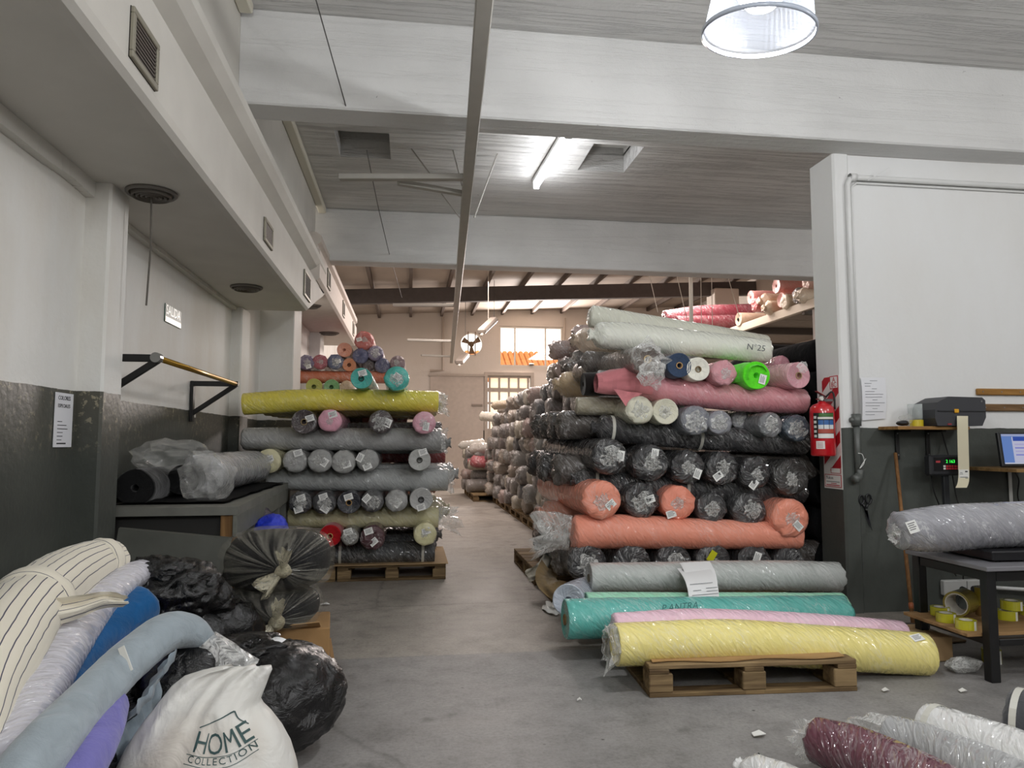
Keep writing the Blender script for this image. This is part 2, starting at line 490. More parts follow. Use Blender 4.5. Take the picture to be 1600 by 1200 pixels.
def spline(pts, n):
    P = [Vector(p) for p in pts]
    if len(P) == 2:
        return [P[0].lerp(P[1], i / (n - 1)) for i in range(n)]
    P = [P[0] * 2 - P[1]] + P + [P[-1] * 2 - P[-2]]
    k = len(P) - 3
    out = []
    for i in range(n):
        t = i / (n - 1) * k
        s = min(int(t), k - 1)
        t -= s
        p0, p1, p2, p3 = P[s:s + 4]
        q = 0.5 * ((2 * p1) + (p2 - p0) * t + (2 * p0 - 5 * p1 + 4 * p2 - p3) * t * t + (3 * p1 - p0 - 3 * p2 + p3) * t ** 3)
        out.append(q)
    return out
def frames(ps):
    out = []
    a = None
    for i, p in enumerate(ps):
        t = (ps[min(i + 1, len(ps) - 1)] - ps[max(i - 1, 0)]).normalized()
        if a is None:
            u = Vector((0, 0, 1)) if abs(t.z) < 0.9 else Vector((0, 1, 0))
            a = u.cross(t).normalized()
        else:
            a = (a - t * a.dot(t)).normalized()
        out.append((t, a, t.cross(a)))
    return out
CAPS = {
    'flat': [(0.975, 0.03), (0.93, 0.045), (0.90, 0.015), (0.76, 0.04), (0.73, 0.012), (0.58, 0.035), (0.55, 0.012), (0.42, 0.035), (0.39, 0.01), (0.27, 0.02), (0.22, 0.02), (0.20, -0.1), (0.19, -0.6), (0.0, -0.6)],
    'wrap': [(0.985, 0.06), (0.93, 0.14), (0.80, 0.22), (0.62, 0.26), (0.42, 0.27), (0.24, 0.25), (0.10, 0.22), (0.0, 0.22)],
    'pinch': [(0.96, 0.12), (0.88, 0.28), (0.74, 0.42), (0.56, 0.52), (0.40, 0.62), (0.34, 0.72), (0.42, 0.86), (0.50, 0.98), (0.28, 0.93), (0.0, 0.88)],
    'tuck': [(0.96, 0.12), (0.88, 0.28), (0.74, 0.38), (0.55, 0.50), (0.36, 0.46), (0.2, 0.55), (0.0, 0.5)],
    'blunt': [(0.97, 0.08), (0.86, 0.2), (0.6, 0.27), (0.3, 0.26), (0.0, 0.24)],
}
def sweep(pts, n=34, m=26, seed=0, lump=0.035, wr=0.02, A='wrap', B='blunt', flat=0.0, pleat=0.0):
    """lumpy wrapped roll along pts (x, y, z, r)"""
    q = spline(pts, n)
    ps = [Vector(p[:3]) for p in q]
    rs = [p[3] for p in q]
    fr = frames(ps)
    rings = []
    L = [0.0]
    for i in range(1, n):
        L.append(L[-1] + (ps[i] - ps[i - 1]).length)
    capn = {'tuck': 0.35, 'pinch': 0.25}
    so = Vector((seed * 7.31, seed * 3.17, seed * 1.73))
    def ring(c, f, r, u, cap=0.0, pl=0.0):
        t, a, b = f
        vs = []
        for j in range(m):
            th = 2 * PI * j / m
            d = Vector((math.cos(th), math.sin(th), 0))
            k = 1.0
            if r > 1e-5:
                k += lump * noise.noise(so + Vector((d.x * 1.1, d.y * 1.1, u * 3.0)))
                k += wr * (0.5 - abs(noise.noise(so + Vector((d.x * 2.6 + u * 6, d.y * 2.6 - u * 3, u * 11.0))))) * 1.6
                if pl:
                    k += pl * noise.noise(so + Vector((d.x * 4.0, d.y * 4.0, 3.3)))
            off = Vector((0, 0, 0))
            if cap:
                off = t * (cap * noise.noise(so + Vector((d.x * 2.5 * r / rs[0], d.y * 2.5 * r / rs[0], 9.1))))
            w = a * (r * k * math.cos(th)) + b * (r * k * math.sin(th))
            if flat and w.z < 0:
                w.z *= (1 - flat)
            vs.append(c + w + off)
        return vs
    seq = []
    r0, r1 = rs[0], rs[-1]
    capA = CAPS[A]
    capB = CAPS[B]
    for (k, o) in reversed(capA):
        t = fr[0][0]
        seq.append((ps[0] - t * (o * r0), fr[0], max(k * r0, 1e-6), -(1 - k) * r0 - abs(o) * r0, 0.0 if A == 'flat' else capn.get(A, 0.14) * r0, 0.25 if A in ('pinch', 'wrap', 'tuck') and k < 0.97 else 0.0))
    for i in range(n):
        seq.append((ps[i], fr[i], rs[i], L[i], 0.0, pleat))
    for (k, o) in capB:
        t = fr[-1][0]
        seq.append((ps[-1] + t * (o * r1), fr[-1], max(k * r1, 1e-6), L[-1] + (1 - k) * r1 + abs(o) * r1, 0.0 if B == 'flat' else capn.get(B, 0.14) * r1, 0.25 if B in ('pinch', 'wrap', 'tuck') and k < 0.97 else 0.0))
    V, F, UV = [], [], []
    for (c, f, r, u, cap, pl) in seq:
        V += ring(c, f, r, u, cap, pl)
    rm = sum(rs) / len(rs)
    circ = 2 * PI * rm
    for i in range(len(seq) - 1):
        for j in range(m):
            k = (j + 1) % m
            F.append((i * m + j, i * m + k, (i + 1) * m + k, (i + 1) * m + j))
            v0, v1 = j / m * circ, (j + 1) / m * circ
            UV.append([(seq[i][3], v0), (seq[i][3], v1), (seq[i + 1][3], v1), (seq[i + 1][3], v0)])
    return V, F, UV, fr, ps, rs
def crumple(c, ax, r, seed, amp=0.35, out=0.15, m=22, k=6, mb=None):
    """ruffled disc of gathered film facing along ax"""
    ax = Vector(ax).normalized()
    a = ax.orthogonal().normalized()
    b = ax.cross(a)
    V, F, UV = [], [], []
    so = Vector((seed * 5.1, seed * 2.7, 0.3))
    for i in range(k + 1):
        rr = r * i / k
        for j in range(m):
            th = 2 * PI * j / m
            d = Vector((math.cos(th), math.sin(th), 0))
            nn = noise.noise(so + d * (0.6 + 2.2 * i / k))
            n2 = noise.noise(so + d * 3.7 + Vector((0, 0, i * 0.5)))
            q = rr * (1 + 0.35 * nn)
            V.append(Vector(c) + (a * d.x + b * d.y) * q + ax * (r * out * (1 - i / k) + r * amp * n2 * (0.35 + 0.65 * i / k) * 0.6 + 0.004))
    for i in range(k):
        for j in range(m):
            l = (j + 1) % m
            F.append((i * m + j, i * m + l, (i + 1) * m + l, (i + 1) * m + j))
            UV.append([(j / m, i / k), ((j + 1) / m, i / k), ((j + 1) / m, (i + 1) / k), (j / m, (i + 1) / k)])
    mb = mb or MB()
    return mb.add(V, F, UV)
def fan(c, ax, r0, r1, L, seed, m=26, k=7, mb=None, droop=0.2):
    """flared tuft of loose film around an axis, starting at radius r0"""
    ax = Vector(ax).normalized()
    a = ax.orthogonal().normalized()
    b = ax.cross(a)
    V, F, UV = [], [], []
    so = Vector((seed * 3.9, seed * 1.3, 7.7))
    for i in range(k + 1):
        t = i / k
        rr = r0 + (r1 - r0) * t
        for j in range(m):
            th = 2 * PI * j / m
            d = Vector((math.cos(th), math.sin(th), 0))
            n1 = noise.noise(so + d * 2.4 + Vector((0, 0, t * 1.2)))
            n2 = noise.noise(so + d * 5.0 + Vector((0, 0, t * 2.0)))
            q = rr * (1 + (0.55 * n1 + 0.4 * n2) * (0.25 + t))
            V.append(Vector(c) + (a * d.x + b * d.y) * q + ax * (L * t * (1 + 0.6 * n1)) - Vector((0, 0, droop * L * t * t)))
    for i in range(k):
        for j in range(m):
            l = (j + 1) % m
            F.append((i * m + j, i * m + l, (i + 1) * m + l, (i + 1) * m + j))
            UV.append([(j / m, i / k), ((j + 1) / m, i / k), ((j + 1) / m, (i + 1) / k), (j / m, (i + 1) / k)])
    mb = mb or MB()
    return mb.add(V, F, UV)
def ico(c, rad, fn, sub=4):
    bm = bmesh.new()
    bmesh.ops.create_icosphere(bm, subdivisions=sub, radius=1)
    V, UV = [], []
    for v in bm.verts:
        d = v.co.normalized()
        V.append(Vector(c) + fn(d, Vector((d.x * rad[0], d.y * rad[1], d.z * rad[2]))))
    F = [tuple(v.index for v in f.verts) for f in bm.faces]
    dirs = [v.co.copy() for v in bm.verts]
    bm.free()
    UVs = [[(math.atan2(dirs[i].x, -dirs[i].z) / PI, dirs[i].y) for i in f] for f in F]
    return V, F, UVs
def ridged(p):
    return 1 - 2 * abs(noise.noise(p))
def text(s, size, mat, o, x, y, parent, name='lettering', depth=0.0004, align='LEFT', shear=0.0, space=1.0, label=None, group=None):
    """flat printed lettering: o origin, x reading direction, y up direction"""
    cu = bpy.data.curves.new(name, 'FONT')
    cu.body = s
    cu.size = size
    cu.align_x = align
    cu.shear = shear
    cu.space_character = space
    cu.resolution_u = 2
    cu.extrude = depth
    ob = bpy.data.objects.new(name, cu)
    COL.objects.link(ob)
    dg = bpy.context.evaluated_depsgraph_get()
    me = bpy.data.meshes.new_from_object(ob.evaluated_get(dg))
    bpy.data.objects.remove(ob)
    x = Vector(x).normalized()
    y = Vector(y).normalized()
    z = x.cross(y)
    mb = MB()
    mb.add([Vector(o) + x * v.co.x + y * v.co.y + z * (v.co.z + depth) for v in me.vertices], [tuple(p.vertices) for p in me.polygons])
    bpy.data.meshes.remove(me)
    return mb.build(name, mat, parent, label=label)
WHITE_FILM = loose_film('#e6e6e2', 0.08, 0.35, 6, 6, bump=0.2, face=0.3)
TWIST = loose_film('#e4e4e0', 0.14, 0.45, 9, 5, bump=0.2, face=0.3)
TAGW = plain('#e9e9e6', 0.6)
TAGL = plain('#6b6b6b', 0.7)
CORE = plain('#b08d5c', 0.8, var=0.2)
DARK = plain('#100f0e', 0.9)
def paper_tag(parent, c, n, up, w=0.075, h=0.055, ang=0.0, name='paper_tag'):
    """small printed sticker with a bar block, lying against a surface with normal n"""
    n = Vector(n).normalized()
    u = Vector(up)
    u = (u - n * u.dot(n)).normalized()
    x = u.cross(n)
    R = Matrix.Rotation(ang, 3, n)
    x, u = R @ x, R @ u
    c = Vector(c)
    M = Matrix((x, u, n)).transposed()
    o = MB().box(c, (w, h, 0.0015), 0, M).build(name, TAGW, parent)
    b = MB()
    for k in range(4):
        b.box(c + u * (h * (0.3 - 0.17 * k)) + n * 0.001 - x * (w * 0.06 * (k % 2)), (w * (0.72 - 0.12 * (k % 2)), h * 0.07, 0.0008), 0, M)
    b.build('print', TAGL, parent if False else o)
    return o
SEED = [0]
def roll(label, pts, h, A='wrap', B='blunt', film=True, group='fabric rolls', tagpos=None, tagang=0.3, core=None, twist=0.0, bands=(), tuft=None, tuftB=None,
         n=30, m=24, lump=0.03, wr=0.02, flat=0.06, white=0.3, mat=None, rot=0.6, name='fabric_roll', cat='fabric roll', tagsize=(0.075, 0.055), pleat=0.0, tags=(), twmat=None, haze=0.015):
    SEED[0] += 1
    sd = SEED[0]
    V, F, UV, fr, ps, rs = sweep(pts, n, m, sd, lump, wr, A, B, flat, pleat)
    zmin = min(v.z for v in V)
    mid = ps[len(ps) // 2]
    base = (mid.x, mid.y, zmin)
    root = thing(name, label, cat, base, group)
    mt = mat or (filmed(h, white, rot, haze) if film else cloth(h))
    mb = MB()
    mb.add(V, F, UV)
    mb.build('wrapped_fabric' if film else 'fabric', mt, root, smooth=True)
    t0 = fr[0][0]
    r0 = rs[0]
    if core:
        q = ps[0] - t0 * (0.02 * r0)
        cb = MB()
        cb.lathe([(0.20 * r0, -0.5 * r0), (0.20 * r0, 0.07 * r0), (0.27 * r0, 0.07 * r0), (0.27 * r0, -0.1 * r0)], q, -t0, 16)
        cb.build('core_tube', plain(core, 0.8, var=0.15), root, smooth=False)
    if twist:
        crumple(ps[0] - t0 * (0.24 * r0 if A == 'wrap' else 0.05 * r0) + Vector((random.uniform(-.1, .1) * r0, 0, random.uniform(-.1, .1) * r0)), -t0, r0 * twist, sd, amp=0.55, out=0.22).build('film_twist', twmat or TWIST, root)
    for tp, ta in ([(tagpos, tagang)] if tagpos else []) + list(tags):
        a = Vector((0, 0, 1)).cross(t0).normalized() * -1
        c = ps[0] + a * 0
        side = (-t0).cross(Vector((0, 0, 1))).normalized() * -1
        upv = Vector((0, 0, 1))
        c = ps[0] - t0 * (r0 * (0.30 if A == 'wrap' else 0.07)) + side * (tp[0] * r0) + upv * (tp[1] * r0)
        paper_tag(root, c, -t0, (0, 0, 1), tagsize[0], tagsize[1], ta)
    for bpos in bands:
        i = min(len(ps) - 2, max(1, int(bpos * (len(ps) - 1))))
        t, a, b = fr[i]
        bb = MB()
        bb.lathe([(rs[i] * 1.03, -0.012), (rs[i] * 1.045, -0.012), (rs[i] * 1.045, 0.012), (rs[i] * 1.03, 0.012)], ps[i], t, 28)
        bb.build('tape_band', plain('#c9c7bd', 0.4), root, smooth=False)
    if tuft:
        fan(ps[0] - t0 * (0.02 * r0), -t0, r0 * 0.95, r0 * tuft[1], tuft[0], sd).build('film_tuft', WHITE_FILM, root)
    if tuftB:
        t1 = fr[-1][0]
        fan(ps[-1] + t1 * (0.02 * r0), t1, rs[-1] * 0.95, rs[-1] * tuftB[1], tuftB[0], sd + 50).build('film_tuft', WHITE_FILM, root)
    root['_p'] = 0
    del root['_p']
    return root, fr, ps, rs
# ---------------------------------------------------------------- the setting
def structure(mb, name, mat, smooth=False, parent=None):
    return mb.build(name, mat, parent, smooth=smooth, kind='structure')
def cells(x0, x1, y0, y1, holes):
    xs = sorted({x0, x1, *[h[0] for h in holes], *[h[1] for h in holes]})
    ys = sorted({y0, y1, *[h[2] for h in holes], *[h[3] for h in holes]})
    for a, b in zip(xs, xs[1:]):
        for c, d in zip(ys, ys[1:]):
            mx, my = (a + b) / 2, (c + d) / 2
            if not any(h[0] < mx < h[1] and h[2] < my < h[3] for h in holes):
                yield a, b, c, d
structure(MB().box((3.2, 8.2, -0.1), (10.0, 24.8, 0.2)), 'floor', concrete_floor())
LEFTP = wall_paint(1.495, '#454843', '#dddcd8', 0.5, 1.0)
RIGHTP = wall_paint(1.352, '#4b4e4a', '#dfdfde', 0.15, 0.0)
FARP = wall_paint(1.56, '#4a4744', '#d8cfc6', 0.3, 0.2)
w = MB()
w.box((-1.72, 0.0, 1.4), (0.2, 8.0, 2.8))
w.box((-1.82, 6.3, 1.4), (0.2, 5.0, 2.8))
w.box((-1.66, 3.92, 1.28), (0.32, 0.24, 2.56), 0.012)
w.box((-1.74, 7.42, 1.28), (0.24, 0.36, 2.56), 0.012)
w.box((-1.68, 8.86, 1.6), (0.68, 0.57, 3.2), 0.01)
w.box((-1.72, 14.8, 2.6), (0.2, 10.4, 5.2))
w.box((-1.62, 12.2, 1.6), (0.34, 0.5, 3.2), 0.01)
structure(w, 'wall_left', LEFTP)
# plaster strip between the wall and the duct, chipped along its lower edge
t = MB()
for y0, y1, s_ in ((-2, 3.8, 1), (4.05, 7.24, 0)):
    k = int((y1 - y0) / 0.07)
    for i in range(k):
        a = y0 + (y1 - y0) * i / k
        b = y0 + (y1 - y0) * (i + 1) / k
        d = 0.075 + 0.02 * noise.noise(Vector((a * 3, 0, 0))) if s_ else 0.03
        t.box((-1.60 if s_ else -1.70, (a + b) / 2, 2.55 - d / 2), (0.05 + 0.012 * noise.noise(Vector((a * 5, 2, 0))), b - a, d))
structure(t, 'trim_1', plain('#d2cfc8', 0.8, bump=0.4, bscale=20))
# air duct casing with the coved ledge above it
def duct(name, stations, prof, mat):
    mb = MB()
    n = len(prof(stations[0]))
    V, F = [], []
    for s_ in stations:
        V += [(x, s_[0], z) for x, z in prof(s_)]
    for i in range(len(stations) - 1):
        for j in range(n - 1):
            F.append((i * n + j, i * n + j + 1, (i + 1) * n + j + 1, (i + 1) * n + j))
    F.append(tuple(range(n)))
    F.append(tuple(range((len(stations) - 1) * n, len(stations) * n)))
    mb.add(V, F)
    return structure(mb, name, mat)
DUCTM = plain('#c6c2ba', 0.7, bump=0.1, bscale=12, var=0.05)
def p1(s_):
    b = s_[1]
    t_ = max(b + 0.03, 2.955)
    return [(-1.75, b), (-1.075, b), (-1.04, b + 0.008), (-1.018, b + 0.028), (-1.01, b + 0.06), (-1.01, t_), (-1.018, t_ + 0.02), (-1.05, 3.0 + max(0, t_ - 2.97)), (-1.12, 3.03 + max(0, t_ - 2.98)),
            (-1.16, 3.07), (-1.16, 3.10), (-1.11, 3.12), (-1.03, 3.17), (-0.99, 3.22), (-0.985, 3.27), (-1.02, 3.34), (-1.13, 3.44), (-1.13, 4.10), (-1.75, 4.10)]
duct('trim_2', [(-4.0, 2.55), (1.0, 2.55), (4.0, 2.55), (7.38, 2.55), (8.0, 2.75), (8.6, 2.93)], p1, DUCTM)
FARD = plain('#c9bfb6', 0.7, var=0.05)
duct('trim_3', [(8.05, 3.0), (13.6, 3.0)], lambda s_: [(-1.62, 3.02), (-1.03, 3.02), (-1.0, 3.05), (-1.0, 3.36), (-1.03, 3.38), (-1.03, 3.42), (-0.99, 3.45), (-0.99, 3.52), (-1.05, 3.56), (-1.62, 3.56)], FARD)
# corner strip under the ceiling
c = MB()
c.box((-1.085, 2.0, 4.06), (0.09, 5.4, 0.07), 0.01)
c.box((-1.085, 6.94, 4.06), (0.09, 3.86, 0.07), 0.01)
structure(c, 'trim_4', plain('#cdc8b8', 0.6))
# front hall ceiling with two boarded hatches
HOLES = [(-0.72, -0.22, 6.60, 7.22), (1.72, 2.22, 6.56, 7.24)]
CEIL = board_concrete('#d2d0cd', 0.45, 12.0, 3.0, 0.9)
cm = MB()
for a, b, c_, d in cells(-1.6, 8.2, -4.2, 9.15, HOLES):
    cm.box(((a + b) / 2, (c_ + d) / 2, 4.2), (b - a, d - c_, 0.2))
structure(cm, 'ceiling', CEIL)
for i, (a, b, c_, d) in enumerate(HOLES):
    h = MB()
    zc = 4.42
    h.box((a - 0.02, (c_ + d) / 2, 4.38), (0.04, d - c_ + 0.08, 0.2))
    h.box((b + 0.02, (c_ + d) / 2, 4.38), (0.04, d - c_ + 0.08, 0.2))
    h.box(((a + b) / 2, c_ - 0.02, 4.38), (b - a, 0.04, 0.2))
    h.box(((a + b) / 2, d + 0.02, 4.38), (b - a, 0.04, 0.2))
    h.box(((a + b) / 2, (c_ + d) / 2, 4.52), (b - a + 0.1, d - c_ + 0.1, 0.04))
    r = structure(h, 'ceiling_hatch', plain('#b9b7b3', 0.7, bump=0.5, bscale=25))
    for k in range(3):
        y = c_ + (d - c_) * (0.2 + 0.3 * k)
        MB().box(((a + b) / 2, y, 4.36 + 0.03 * (k % 2)), (b - a, 0.14, 0.05), 0.006).build('board', plain('#a9a7a2', 0.7, bump=0.5, bscale=25), r)
BEAM = board_concrete('#d6d5d3', 0.35, 5.0, 10.0, 0.40)
structure(MB().box((3.5, 4.875, 3.775), (9.28, 0.25, 0.65), 0.012), 'ceiling_beam', BEAM)
structure(MB().box((3.5, 9.015, 3.775), (9.4, 0.27, 0.65), 0.012), 'ceiling_beam', BEAM)
# right wall whose end stands beside the stack
w = MB()
w.prism([(3.18, 5.0), (3.195, 4.985), (3.30, 4.985), (3.315, 5.0), (8.2, 5.0), (8.2, 5.3), (3.18, 5.3)], 0, 3.45, 'z')
structure(w, 'wall_right', RIGHTP)
structure(MB().box((8.3, 8.0, 2.6), (0.2, 24.6, 5.2)), 'wall_east', FARP)
structure(MB().box((3.2, -4.2, 2.1), (10.2, 0.2, 4.2)), 'wall_behind', RIGHTP)
structure(MB().box((3.2, 9.1, 4.75), (10.0, 0.1, 1.3)), 'wall_above_beam', FARP)
# rear wall with its openings
YB = 20.0
WIN = (2.461, 4.289, 3.353, 4.500)
FANC = (1.686, 20.000, 3.975)
FANR = 0.3038
DOOR = (2.138, 3.350, 0.0, 3.092)
WN2 = (4.046, 4.880, 2.150, 3.055)
q = FANR * 1.3
holes = [WIN, DOOR, WN2, (FANC[0] - q, FANC[0] + q, FANC[2] - q, FANC[2] + q)]
w = MB()
for a, b, c_, d in cells(-1.7, 8.3, 0, 5.3, holes):
    w.box(((a + b) / 2, YB + 0.12, (c_ + d) / 2), (b - a, 0.24, d - c_))
V, F = [], []
N = 32
for yy in (YB, YB + 0.24):
    for j in range(N):
        th = 2 * PI * j / N
        s_ = q / max(abs(math.cos(th)), abs(math.sin(th)))
        V.append((FANC[0] + s_ * math.cos(th), yy, FANC[2] + s_ * math.sin(th)))
        V.append((FANC[0] + FANR * math.cos(th), yy, FANC[2] + FANR * math.sin(th)))
for j in range(N):
    k = (j + 1) % N
    F.append((2 * j, 2 * k, 2 * k + 1, 2 * j + 1))
    F.append((2 * j + 1, 2 * k + 1, 2 * N + 2 * k + 1, 2 * N + 2 * j + 1))
w.add(V, F)
structure(w, 'wall_rear', FARP)
FR = plain('#d9d2c8', 0.5)
def frame(x0, x1, z0, z1, t, y, dpt):
    m = MB()
    m.box(((x0 + x1) / 2, y, z1 - t / 2), (x1 - x0, dpt, t)).box(((x0 + x1) / 2, y, z0 + t / 2), (x1 - x0, dpt, t))
    m.box((x0 + t / 2, y, (z0 + z1) / 2), (t, dpt, z1 - z0 - 2 * t)).box((x1 - t / 2, y, (z0 + z1) / 2), (t, dpt, z1 - z0 - 2 * t))
    return m
wr = frame(*WIN, 0.045, YB + 0.08, 0.1).build('window_1', FR, None, kind='structure')
mx = [WIN[0] + 0.045, 2.914, 3.793, WIN[1] - 0.045]
for x in mx[1:3]:
    MB().box((x, YB + 0.08, (WIN[2] + WIN[3]) / 2), (0.035, 0.08, WIN[3] - WIN[2] - 0.09)).build('mullion', FR, wr)
for a, b in zip(mx, mx[1:]):
    MB().box(((a + b) / 2, YB + 0.08, (WIN[2] + WIN[3]) / 2), (b - a - 0.03, 0.006, WIN[3] - WIN[2] - 0.09)).build('pane', glass(), wr)
MB().box((3.369, YB - 0.02, WIN[2] + 0.06), (0.14, 0.06, 0.06), 0.01).build('latch', plain('#6a6055', 0.5), wr)
w2 = frame(*WN2, 0.04, YB + 0.08, 0.1).build('window_2', FR, None, kind='structure')
MB().box(((WN2[0] + WN2[1]) / 2, YB + 0.08, (WN2[2] + WN2[3]) / 2), (WN2[1] - WN2[0] - 0.08, 0.006, WN2[3] - WN2[2] - 0.08)).build('pane', frosted(), w2)
# rear door: glazed upper panels
DX0, DX1, DZ1 = DOOR[0], DOOR[1], DOOR[3]
DM = plain('#b3a79c', 0.6, var=0.08)
dr = frame(DX0 - 0.09, DX1 + 0.09, 0.0, DZ1 + 0.09, 0.09, YB - 0.02, 0.06).build('door_1', DM, None, kind='structure')
zs = [DZ1 - 0.03 - 0.37 * k for k in range(5)]
xs = [DX0 + 0.06 + (DX1 - DX0 - 0.12) * k / 4 for k in range(5)]
MB().box(((DX0 + DX1) / 2, YB + 0.08, zs[4] / 2), (DX1 - DX0, 0.06, zs[4])).build('door_panel', DM, dr)
for x in xs:
    MB().box((x, YB + 0.08, (zs[0] + zs[4]) / 2), (0.05, 0.05, zs[0] - zs[4])).build('muntin', DM, dr)
for k, z in enumerate(zs):
    MB().box(((DX0 + DX1) / 2, YB + 0.081, z), (DX1 - DX0, 0.05, 0.11 if k == 1 else 0.06)).build('muntin', DM, dr)
for k in range(4):
    for i in range(4):
        MB().box(((xs[i] + xs[i + 1]) / 2, YB + 0.08, (zs[k] + zs[k + 1]) / 2), (xs[i + 1] - xs[i] - 0.05, 0.006, 0.30)).build('pane', frosted(), dr)
# sliding shutter panel left of the door
SX0, SX1, SZ = 0.545, 2.014, 3.054
sd = MB().box(((SX0 + SX1) / 2, YB - 0.03, SZ / 2), (SX1 - SX0, 0.05, SZ)).build('door_2', plain('#bfb3a9', 0.7, var=0.06), None, kind='structure')
MB().box(((SX0 + SX1) / 2, YB - 0.07, SZ + 0.03), (SX1 - SX0 + 0.1, 0.05, 0.06)).build('rail', DM, sd)
MB().box((1.836, YB - 0.08, 2.260), (0.3, 0.06, 0.05)).build('bolt', plain('#8d8177', 0.5), sd)
# extractor fan in the round opening
fn = thing('extractor_fan', 'three-bladed extractor fan in the round opening of the rear wall', 'fan', (FANC[0], YB + 0.1, FANC[2] - FANR))
for k in range(3):
    a = PI / 2 * -1 + k * 2 * PI / 3
    d = Vector((math.cos(a), 0, math.sin(a)))
    s_ = Vector((-math.sin(a), 0, math.cos(a)))
    c = Vector((FANC[0], YB + 0.1, FANC[2]))
    m = MB()
    P = [c + d * 0.06 - s_ * 0.03, c + d * 0.06 + s_ * 0.03, c + d * FANR * 0.9 + s_ * 0.10, c + d * FANR * 0.9 - s_ * 0.07]
    m.add([p + Vector((0, 0.02 if i % 2 else -0.02, 0)) for i, p in enumerate(P)] + [p + Vector((0, 0.03 if i % 2 else -0.01, 0)) for i, p in enumerate(P)], [(0, 1, 2, 3), (4, 5, 6, 7), (0, 1, 5, 4), (1, 2, 6, 5), (2, 3, 7, 6), (3, 0, 4, 7)])
    m.build('blade', plain('#7a6048', 0.6), fn)
MB().lathe([(0.0, -0.06), (0.07, -0.06), (0.08, 0.0), (0.07, 0.06), (0, 0.06)], (FANC[0], YB + 0.1, FANC[2]), (0, 1, 0), 16).build('motor', plain('#7a6048', 0.6), fn, smooth=True)
for x in (-0.10, 0.10):
    MB().box((FANC[0] + x, YB - 0.02, FANC[2]), (0.025, 0.025, FANR * 2.2)).build('bracket_bar', plain('#8a7460', 0.6), fn)
# tiled roof across the yard, seen through the rear window
tr = thing('tiled_roof', 'orange clay tiled roof across the yard behind the rear window', 'roof', (5.2, 27.0, 3.0))
ZT = 5.011
MB().box((5.0, 28.0, ZT - 0.90), (9.0, 2.6, 0.06), 0, Matrix.Rotation(math.radians(28), 3, 'X')).build('roof_deck', plain('#b5622e', 0.8), tr)
for i in range(30):
    x = 1.6 + i * 0.22
    MB().tube([(x, 26.8, ZT - 1.40), (x, 29.1, ZT - 0.17)], 0.112, 8).build('tile_row', plain('#d98a45', 0.8, var=0.2), tr)
# shed roof over the rear hall
def rz(x): return 4.63 + 0.05 * (x + 1.5)
SL = Matrix.Rotation(-math.atan(0.05), 3, 'Y')
ROOFM = plain('#a4988d', 0.8, var=0.15, bscale=4)
for i in range(12):
    x = -1.7 + 0.85 * i
    if x > 8: break
    structure(MB().box((x + 0.425, 14.6, rz(x + 0.425) + 0.10), (0.845, 11.2, 0.03), 0, SL), 'roof_sheet', ROOFM)
    structure(MB().box((x + 0.42 + 0.42, 14.6, rz(x + 0.84) + 0.03), (0.07, 11.0, 0.11), 0.004), 'roof_purlin', plain('#5c5048', 0.8, var=0.15))
for y in (11.2, 16.2):
    m = MB()
    m.bar((-1.65, y, rz(-1.65) - 0.19), (8.2, y, rz(8.2) - 0.19), 0.14, 0.33)
    structure(m, 'roof_rafter', plain('#5a5452', 0.75, var=0.1))
# pale round-cornered boxing where the rafter meets the right side
structure(MB().box((7.35, 16.15, 4.35), (0.6, 0.5, 1.0), 0.02), 'column', FARP)

# ---------------------------------------------------------------- ceiling fittings
VENTM = plain('#8f8a7b', 0.5, metal=0.4)
def vent(ya, yb, z0, z1, X, label):
    v = thing('air_vent', label, 'vent', (X, (ya + yb) / 2, z0), 'duct vents')
    MB().box((X + 0.002, (ya + yb) / 2, (z0 + z1) / 2), (0.004, yb - ya, z1 - z0)).build('backing', plain('#2b2724', 0.8), v)
    t = 0.025
    f = MB()
    f.box((X + 0.008, (ya + yb) / 2, z1 - t / 2), (0.016, yb - ya, t), 0.003).box((X + 0.008, (ya + yb) / 2, z0 + t / 2), (0.016, yb - ya, t), 0.003)
    f.box((X + 0.008, ya + t / 2, (z0 + z1) / 2), (0.016, t, z1 - z0 - 2 * t), 0.003).box((X + 0.008, yb - t / 2, (z0 + z1) / 2), (0.016, t, z1 - z0 - 2 * t), 0.003)
    f.build('frame', VENTM, v)
    n = 9
    for i in range(n):
        z = z0 + t + (z1 - z0 - 2 * t) * (i + 0.5) / n
        MB().box((X + 0.007, (ya + yb) / 2, z), (0.010, yb - ya - 2 * t, 0.006), 0, Matrix.Rotation(0.5, 3, 'Y')).build('slat', plain('#4e463f', 0.6), v)
vent(2.647, 2.915, 2.652 - 0.03, 2.812, -1.01, 'large rectangular duct vent nearest the camera with dark slats')
vent(5.051, 5.341, 2.627, 2.791, -1.01, 'smaller duct vent with dark slats halfway along the duct')
vent(7.145 - 0.2, 7.35, 2.63, 2.88, -1.01, 'duct vent at the sloping end of the front duct')
for y, nm in ((8.9, 'first'), (10.9, 'second'), (12.8, 'last')):
    vent(y - 0.14, y + 0.14, 3.1, 3.33, -1.0, nm + ' vent along the higher rear duct section')
